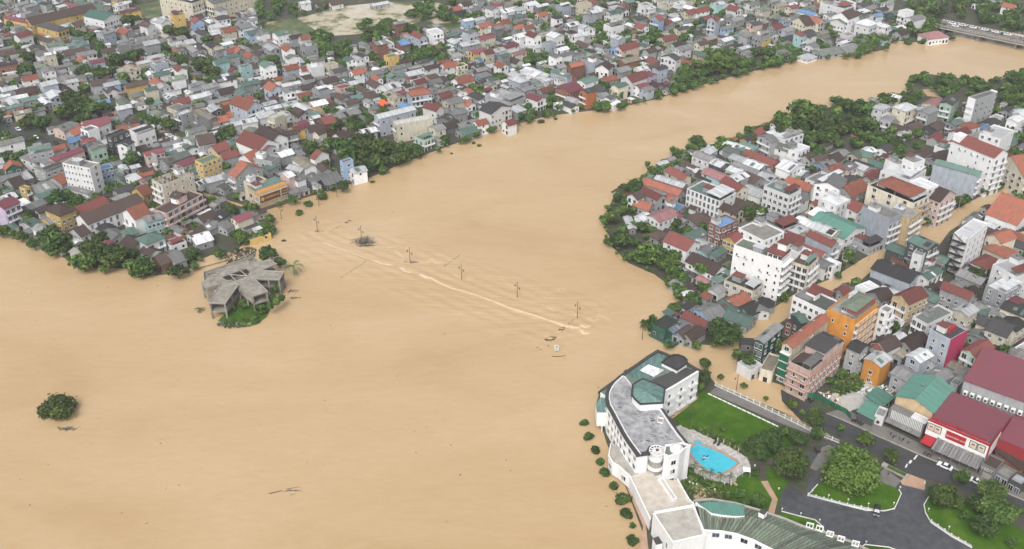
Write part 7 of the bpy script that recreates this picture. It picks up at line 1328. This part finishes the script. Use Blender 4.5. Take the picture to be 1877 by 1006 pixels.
def leaves_mesh(name, V, T, m):
    nq = len(V) // 4; me = bpy.data.meshes.new(name); me.vertices.add(len(V)); me.vertices.foreach_set('co', V.astype(np.float32).ravel())
    me.loops.add(nq * 4); me.loops.foreach_set('vertex_index', np.arange(nq * 4, dtype=np.int32)); me.polygons.add(nq); me.polygons.foreach_set('loop_start', np.arange(0, nq * 4, 4, dtype=np.int32)); me.polygons.foreach_set('loop_total', np.full(nq, 4, dtype=np.int32))
    a = me.attributes.new('tint', 'FLOAT', 'FACE'); a.data.foreach_set('value', T.astype(np.float32)); me.materials.append(MATS[m]); me.update(); me.validate(); return me
PRO = {}
def crown(kind, i):
    k = (kind, i)
    if k not in PRO:
        nl, nq, leaf, flat, m = {'fine': (26, 9000, .055, .78, 'leaf_bright'), 'big': (18, 3600, .085, .8, 'leaf'), 'big_dark': (18, 3600, .085, .8, 'leaf_dark'), 'mid': (11, 1100, .14, .85, 'leaf'), 'bright': (10, 1100, .14, .85, 'leaf_bright'), 'dark': (11, 1100, .14, .85, 'leaf_dark'), 'far': (8, 420, .2, .85, 'leaf'), 'fardark': (8, 420, .2, .85, 'leaf_dark')}[kind]
        PRO[k] = leaves_mesh('crown', *crown_arrays(i * 13 + len(kind) * 101, nl, nq, leaf, flat), m)
    return PRO[k]
def trunk_mesh(i):
    if ('t', i) not in PRO:
        g = random.Random(i); b = MB(); x = y = 0
        b.bar((0, 0, 0), (g.uniform(-.05, .05), g.uniform(-.05, .05), .5), .07, 'bark', 6, .05)
        for k in range(5): a = k * 1.26 + g.uniform(-.3, .3); b.bar((0, 0, .42), (math.cos(a) * .45, math.sin(a) * .45, .5 + g.uniform(.2, .42)), .035, 'bark', 4, .012)
        PRO[('t', i)] = b.mesh('trunk')
    return PRO[('t', i)]
TREES = []
def tree(px, py, rp, kind='mid', label=None, water=False, name='tree', sq=1.0): TREES.append((px, py, rp, kind, label, water, name, sq))
TXT = '''95 440 33 dark/62 446 15/175 460 30/207 470 30/152 480 24/262 487 28/325 495 20/20 428 10/38 432 13/120 455 15/300 472 15/355 462 13/240 466 16/490 464 21 dark/512 480 13 dark/640 272 28/672 264 30/702 270 28/690 295 26 dark/655 303 18/730 286 22/618 264 18/762 270 12/776 262 10
140 190 27/166 197 24/192 194 16/110 206 18/75 226 22/50 222 20/150 216 18/124 178 20/48 125 18 dark/50 103 16/100 105 17/150 130 17/185 133 17/213 108 18/238 105 17/252 98 14/335 60 18/310 54 14/380 70 14/333 110 14/370 118 25 dark/388 132 17/155 160 12/225 140 12/275 188 12/310 226 18/283 222 16/70 195 10/16 262 20/20 45 12/130 55 10/145 62 13/165 66 12/236 35 16
241 291 20/207 289 10/413 243 20/447 265 16/200 342 12/178 360 12/108 362 20 dark/145 362 10/50 392 14/358 412 10/340 406 10/206 350 9/130 372 12/38 300 12/505 108 12/560 180 10/640 165 12/660 158 10/598 200 10/615 228 16/650 222 18/680 220 14/500 215 9/530 245 10/590 300 14/610 235 13
1475 205 30/1440 222 22/1500 225 25/1530 236 22/1555 232 15/1512 252 20/1477 250 18/1452 238 16/1575 200 28/1590 226 22 dark/1560 194 16/1620 181 16/1640 180 15/1665 179 15/1323 112 34 bright/1298 125 16/1375 240 15/1400 235 14/1355 250 10/1187 300 7/1142 438 25 dark/1180 415 14/1190 465 26/1240 466 17/1218 482 17/1156 468 12/1230 506 14/1286 492 15/1290 527 15/1254 506 12/1270 548 20 dark/1250 560 12/1287 415 12/1239 410 14/1375 388 15/1396 385 12/1120 398 16/1108 405 10/1140 385 14/1135 360 9/1245 440 9/1305 425 8
1760 368 14 bright/1700 405 10/1790 505 18/1812 494 14/1796 598 16 dark/1835 652 26 dark/1813 640 16/1558 662 14/1545 682 11/1530 700 10/1868 800 16/1700 395 9/1840 500 9/1285 520 8/1420 300 8/1360 420 10/1720 400 9
1288 690 20 big_dark/1294 665 14 big/1280 708 12 big_dark/1491 768 20 big/1502 792 18 dark/1448 850 37 big/1418 806 27 big_dark/1385 815 24 big_dark/1465 802 20 big_dark/1440 788 16 dark/1398 834 16 dark/1430 822 16 big_dark/1385 864 10 bright/1334 908 12 bright/1357 902 12 mid/1388 915 20 big/1366 918 12 mid/1344 930 8 bright/1542 784 10/1588 804 18 bright/1634 835 17/1728 906 34 big/1762 874 18/1816 897 28 big/1828 935 34 big/1792 924 22 dark/1808 962 28 big_dark/1868 935 10/1853 992 13/1755 920 16 dark/1770 945 12 dark
1265 860 8 bright/1285 880 8 bright/1270 900 7 mid/1300 885 7 bright/1320 890 7 mid/1250 895 6 mid/1310 800 5 mid/1325 785 7 mid/1226 632 11 bright'''
for ln in TXT.replace('\n', '/').split('/'):
    f_ = ln.split(); tree(float(f_[0]), float(f_[1]), float(f_[2]), f_[3] if len(f_) > 3 else 'mid')
for x_, y_, r_ in ((516, 545, 10), (507, 553, 11), (495, 560, 10)): tree(x_, y_, r_, 'mid', sq=1.5)
for x_, y_, r_ in ((512, 512, 11), (505, 528, 13), (478, 564, 11), (500, 545, 11), (447, 560, 7), (489, 500, 9)): tree(x_, y_, r_, 'mid')
tree(1327, 607, 36, 'big_dark', 'big dark round tree standing in flood water at the river tip, by the waterfront restaurant', False)
tree(1557, 860, 60, 'fine', 'largest spreading yellow-green tree, on the oval lawn of the hotel drive', False, sq=.85)
for x, y, r in ((1321, 690, 7), (1364, 706, 8), (1404, 730, 6), (1451, 740, 13), (1495, 756, 14), (1470, 755, 7)): tree(x, y, r, 'bright', None, False, 'street_tree')
for x, y, r in ((1071, 775, 10), (1079, 800, 12), (1091, 824, 12), (1101, 845, 12), (1109, 866, 13), (1126, 889, 13), (1142, 914, 18), (1147, 941, 15), (1160, 963, 8), (1159, 991, 14), (1100, 720, 6), (1148, 680, 6)): tree(x, y, r, 'dark', None, True, 'drowned_shrub')
for x, y, r in ((548, 390, 9), (565, 374, 10), (592, 360, 12), (992, 222, 8), (1184, 176, 12), (1208, 172, 11), (1102, 198, 10), (1126, 196, 9), (868, 262, 4), (828, 281, 3), (878, 266, 5), (682, 333, 5), (1666, 78, 9), (1690, 77, 8), (520, 441, 4), (1018, 218, 4), (1546, 100, 9), (700, 318, 6), (1142, 90, 5), (436, 568, 9), (480, 570, 12), (464, 583, 10), (470, 590, 8), (452, 585, 8)): tree(x, y, r, 'mid', None, True, 'drowned_shrub')
tree(105, 751, 37, 'big', 'lone bushy tree with its crown just above the flood, bottom left of the river', True, 'drowned_tree')
wr = random.Random(3)
for poly, n_, r0, r1 in (([(1425, 215), (1480, 188), (1570, 184), (1600, 225), (1592, 258), (1430, 262)], 46, 9, 15), ([(1110, 392), (1185, 382), (1200, 430), (1262, 520), (1250, 556), (1165, 488)], 34, 8, 13), ([(1800, 150), (1900, 130), (1900, 196), (1830, 192)], 16, 9, 13), ([(470, 0), (520, 0), (520, 38), (470, 38)], 14, 7, 12), ([(520, 12), (600, 2), (600, 20), (520, 34)], 12, 6, 10), ([(575, 62), (650, 66), (650, 100), (570, 98)], 24, 8, 14), ([(660, 42), (745, 40), (770, 60), (700, 80), (650, 70)], 26, 9, 14), ([(770, 0), (830, 0), (830, 34), (740, 40)], 20, 8, 13), ([(805, 24), (895, 22), (900, 38), (810, 44)], 14, 7, 10),
        ([(743, 86), (820, 88), (820, 112), (745, 112)], 20, 8, 13), ([(940, 8), (1030, 6), (1040, 34), (950, 36)], 22, 7, 11), ([(1080, 45), (1120, 48), (1120, 100), (1085, 98)], 14, 8, 12), ([(1130, 52), (1205, 58), (1270, 60), (1260, 78), (1140, 90)], 22, 8, 12), ([(955, 100), (1005, 104), (1005, 122), (955, 122)], 10, 7, 10), ([(1090, 143), (1130, 146), (1130, 166), (1090, 164)], 8, 7, 10),
        ([(995, 172), (1035, 174), (1035, 205), (995, 208)], 10, 8, 11), ([(940, 196), (985, 198), (985, 220), (940, 222)], 10, 6, 10), ([(1246, 120), (1300, 118), (1300, 152), (1220, 168)], 22, 9, 14), ([(1340, 98), (1412, 95), (1405, 124), (1345, 140)], 18, 8, 12), ([(1407, 70), (1440, 76), (1470, 90), (1462, 112), (1407, 124)], 18, 8, 13), ([(1567, 70), (1627, 66), (1625, 90), (1575, 100)], 14, 8, 12),
        ([(1625, 32), (1715, 30), (1745, 50), (1700, 66), (1620, 62)], 22, 8, 12), ([(1640, 4), (1900, 8), (1900, 60), (1850, 54), (1780, 36), (1740, 24), (1690, 36)], 52, 8, 14), ([(1664, 146), (1690, 138), (1740, 142), (1810, 150), (1805, 168), (1745, 184), (1700, 162)], 26, 9, 13), ([(1820, 150), (1900, 128), (1900, 196), (1840, 190)], 22, 10, 16), ([(1515, 238), (1700, 236), (1690, 276), (1540, 280)], 30, 8, 14), ([(1600, 188), (1690, 176), (1690, 190), (1600, 196)], 10, 8, 11),
        ([(1228, 302), (1240, 272), (1285, 256), (1340, 256), (1345, 272), (1290, 284), (1262, 305), (1200, 325), (1192, 320)], 26, 8, 14), ([(1150, 340), (1190, 322), (1190, 336), (1155, 350)], 6, 6, 9), ([(1190, 450), (1260, 460), (1250, 500), (1200, 490)], 8, 9, 13), ([(1518, 700), (1550, 670), (1590, 700), (1560, 735)], 14, 6, 10), ([(0, 246), (40, 252), (30, 300), (0, 300)], 10, 8, 13), ([(90, 440), (240, 470), (300, 495), (120, 480)], 10, 9, 14),
        ([(0, 60), (60, 62), (60, 150), (0, 150)], 8, 7, 10), ([(1340, 255), (1420, 228), (1420, 240), (1350, 262)], 8, 8, 11), ([(620, 270), (770, 258), (770, 285), (680, 312), (620, 310)], 14, 8, 14), ([(1400, 130), (1290, 150), (1240, 165), (1215, 172), (1260, 150)], 8, 6, 9)):
    k = 0
    while k < n_:
        x = wr.uniform(min(p[0] for p in poly), max(p[0] for p in poly)); y = wr.uniform(min(p[1] for p in poly), max(p[1] for p in poly))
        if inpoly(x, y, poly): tree(x, y - 4, wr.uniform(r0, r1), wr.choice(('mid', 'dark', 'mid')) if y > 120 else wr.choice(('far', 'fardark', 'far'))); k += 1
for e_ in EARLY: tree(*e_)
for _ in range(5200):
    py = 760 - 800 * wr.random() ** .6; px = wr.uniform(-30, 1900); p = at(px, py)
    if not land_at(p.x, p.y) or len(TREES) > 2200: continue
    r = wr.uniform(1.5, 3.6); cs = [(int((p.x + dx) // CELL), int((p.y + dy) // CELL)) for dx in (-1, 0, 1) for dy in (-1, 0, 1)]
    if sum(c in OCC for c in cs) > 4: continue
    for c in cs: OCC.add(c)
    tree(px, py - 6, r * ppm(p.y), wr.choice(('mid', 'dark', 'mid', 'bright')) if py > 120 else 'far')
TREES.sort(key=lambda t: -t[2] * (2 if t[4] else 1)); cnt = {}; massV = []; massT = []
for i, (px, py, rp, kind, label, water, name, sq) in enumerate(TREES):
    p0 = at(px, py); r = rp / ppm(p0.y); h = max(2.0, 1.35 * r + 1.2) * sq if not water else r * 1.15
    cz = h - .72 * r if not water else r * .30; p = at(px, py, cz); v = i % 5; rz = wr.uniform(0, 6.28); cnt[name] = cnt.get(name, 0) + 1
    if cnt[name] <= 290 or label:
        t = empty(name, (p.x, p.y, 0 if water else .3), rz); o = link('crown', crown(kind, v), t, (0, 0, cz - (0 if water else .3))); o.scale = (r, r, r * wr.uniform(.85, 1.1) * (.8 if water and r < 5 else 1))
        tk = link('trunk', trunk_mesh(v), t, (0, 0, -.1)); tk.scale = (r * .9, r * .9, h * .95 if not water else r)
        if label: tag(t, label, 'tree' if 'tree' in name else 'shrub')
        else:
            nn = name.replace('_', ' '); sz = 'large' if r > 6 else 'middle-sized' if r > 3 else 'small'; cl = {'dark': 'dark green', 'bright': 'yellow-green', 'fine': 'yellow-green'}.get(kind.replace('big_', '').replace('far', ''), 'green')
            pend(t, f'{sz} {cl} leafy {nn}', nn, 'shrub' if 'shrub' in name else 'tree', 'drowned shrubs along the flooded banks' if water else 'trees standing between the houses')
    else:
        V, T = crown_arrays(i, 6, 220, .26, .85); c, s_ = math.cos(rz), math.sin(rz); V = V * r; massV.append(np.stack([V[:, 0] * c - V[:, 1] * s_ + p.x, V[:, 0] * s_ + V[:, 1] * c + p.y, V[:, 2] + cz], 1)); massT.append(T)
if massV: tag(link('woodland', leaves_mesh('woodland', np.concatenate(massV), np.concatenate(massT), 'leaf')), 'far tree crowns merging between the roofs on both banks', 'trees', None, 'stuff')
# palms
pb = MB()
for k in range(14):
    a = k * 2.4; e = .9 - (k % 4) * .35; pr = Vector((0, 0, 0)); d = Vector((math.cos(a), math.sin(a), e)).normalized()
    for j in range(6):
        nx = pr + d * .19; sd = Vector((-d.y, d.x, 0)).normalized(); w = .17 * math.sin(math.pi * (j + .7) / 7) + .02
        for sg in (1, -1):
            for f in (0, .5): q0 = pr.lerp(nx, f); q1 = pr.lerp(nx, f + .38); pb.poly([tuple(q0), tuple(q1), tuple(q1 + sd * sg * w - Vector((0, 0, w * .55)) + d * .08)], 'leaf_dark', .3 + .5 * ((k * 7 + j) % 5) / 5)
        pr = nx; d = (d - Vector((0, 0, .27))).normalized()
PALMC = pb.mesh('crown'); pt = MB(); pt.bar((0, 0, 0), (.02, .01, .5), .03, 'bark', 6, .022); pt.bar((.02, .01, .5), (0, 0, 1), .022, 'bark', 6, .016); PALMT = pt.mesh('trunk')
def palm(px, py, h, r, label, group=None, base=.4):
    p = at(px, py, base + h); t = empty('palm_tree', (p.x, p.y, base), px % 6); tag(t, label, 'palm tree', group); c = link('crown', PALMC, t, (0, 0, h)); c.scale = (r, r, r); k = link('trunk', PALMT, t); k.scale = (4, 4, h)
for i, (x, y) in enumerate(((1273, 852), (1289, 861), (1303, 865), (1322, 871), (1339, 871))): palm(x, y, 4.6, 1.7, f"{('left', 'second', 'middle', 'fourth', 'right')[i]}{'most' if i in (0, 4) else ''} palm of the five along the curved edge of the pool deck", 'palms along the pool deck')
palm(538, 487, 4.2, 4.0, 'large palm rising from the river right of the concrete ruin', None, 0); palm(366, 566, .9, 2.1, 'palm top just above the water left of the concrete ruin', None, 0); palm(418, 588, 1.8, 3.0, 'low palm in front of the concrete ruin on the left', None, 0); palm(443, 552, 7.5, 1.8, 'tall thin palm between the front arms of the concrete ruin', None, 0)
palm(1268, 748, 7, 1.8, 'tall thin palm at the near edge of the hotel lawn'); palm(1305, 780, 4, 1.4, 'short palm in the middle of the hotel lawn')
for i, (x, y) in enumerate(((1128, 352), (1141, 352), (1148, 340), (1157, 333), (1172, 330))): palm(x, y, 6.5, 2.4, f"{('lowest', 'second lowest', 'middle', 'fourth', 'topmost')[i]} palm of the five on the east bank's river bend", 'palms at the east river bend')
palm(606, 198, 5, 3.2, 'palm among grey roofs, left of the long blue-grey block')
# ------------------------------------------------------------------ a label for everything still without one: its look, then its place among its look-alikes near a thing one can find
MARKS = [('teal-roofed school hall', 185, 40), ('long yellow school wing', 90, 50), ('cream hostel block', 330, 10), ('orange tarpaulin', 706, 189), ('long blue-grey block', 725, 215), ('white-windowed tower', 150, 320), ('billboard restaurant', 500, 350),
         ('yellow villa', 110, 395), ('long row building', 205, 390), ('pink-balconied hotel', 325, 380), ('blue waterfront house', 635, 305), ('blue-ended narrow house', 1205, 42), ('sand clearing', 650, 35), ('concrete river bridge', 1760, 45), ('stained boat shed', 1515, 98),
         ('white open-sided hall', 930, 180), ('raw brick house', 692, 85), ('black-walled flat house', 215, 248), ('debris heap', 305, 250), ('concrete ruin', 450, 530), ('grey textured block', 1800, 190), ('tall white hotel', 1790, 285), ('beige hotel', 1645, 355), ('green-roofed white hotel', 1395, 480),
         ('big teal market roof', 1545, 410), ('orange hotel', 1565, 590), ('magenta-sided block', 1735, 625), ('fire-escape tower', 1775, 440), ('black-roofed house', 1640, 500), ('pink apartment block', 1500, 665), ('red-fronted store', 1770, 780), ('teal-roofed warehouse', 1690, 720), ('orange-roofed temple', 1835, 440),
         ('blue-skylight house', 1325, 410), ('waterfront restaurant', 1225, 610), ('hotel swimming pool', 1302, 835), ('rust orange house', 1078, 165), ('riverside tree belt', 1320, 125), ('left edge street', 60, 245), ('cream far-right tower', 1555, 30), ('oval lawn', 1600, 880), ('muddy school yard', 95, 25)]
MW = [(m, at(x, y, 0)) for m, x, y in MARKS]
ORD = ['closest', 'second closest', 'third closest', 'fourth closest', 'fifth closest', 'sixth closest', 'seventh closest', 'eighth closest', 'ninth closest', 'tenth closest', 'eleventh closest', 'twelfth closest']
grp = {}
for o, look, noun, loc in PEND:
    j = min(range(len(MW)), key=lambda k: (MW[k][1] - loc).length); grp.setdefault((look, j), []).append(((MW[j][1] - loc).length, o))
for (look, j), lst in grp.items():
    lst.sort(key=lambda a: a[0])
    for i, (d, o) in enumerate(lst):
        o['label'] = f"{look}, nearest the {MW[j][0]}" if len(lst) == 1 else f"{look}, {ORD[i] if i < len(ORD) else str(i + 1) + 'th closest'} such to the {MW[j][0]}"

same = {}
for o in COL.objects:
    if o.parent is None and 'label' in o and o.get('kind') is None: same.setdefault(o['label'], []).append(o)
NTH = ['first', 'second', 'third', 'fourth', 'fifth', 'sixth', 'seventh', 'eighth', 'ninth', 'tenth', 'eleventh', 'twelfth', 'thirteenth', 'fourteenth'] + [f'{i}th' for i in range(15, 60)]
for lab, lst in same.items():
    if len(lst) > 1:
        lst.sort(key=lambda o: topix(o.location.x, o.location.y)[0])
        for i, o in enumerate(lst): o['label'] = f'{lab}, {NTH[i]} from the left'
for o in COL.objects:
    if 'label' in o and len(o['label'].split()) > 15: o['label'] = o['label'].replace(' leafy', '').replace(' such to', ' to').replace('single-pitch', 'sloping')
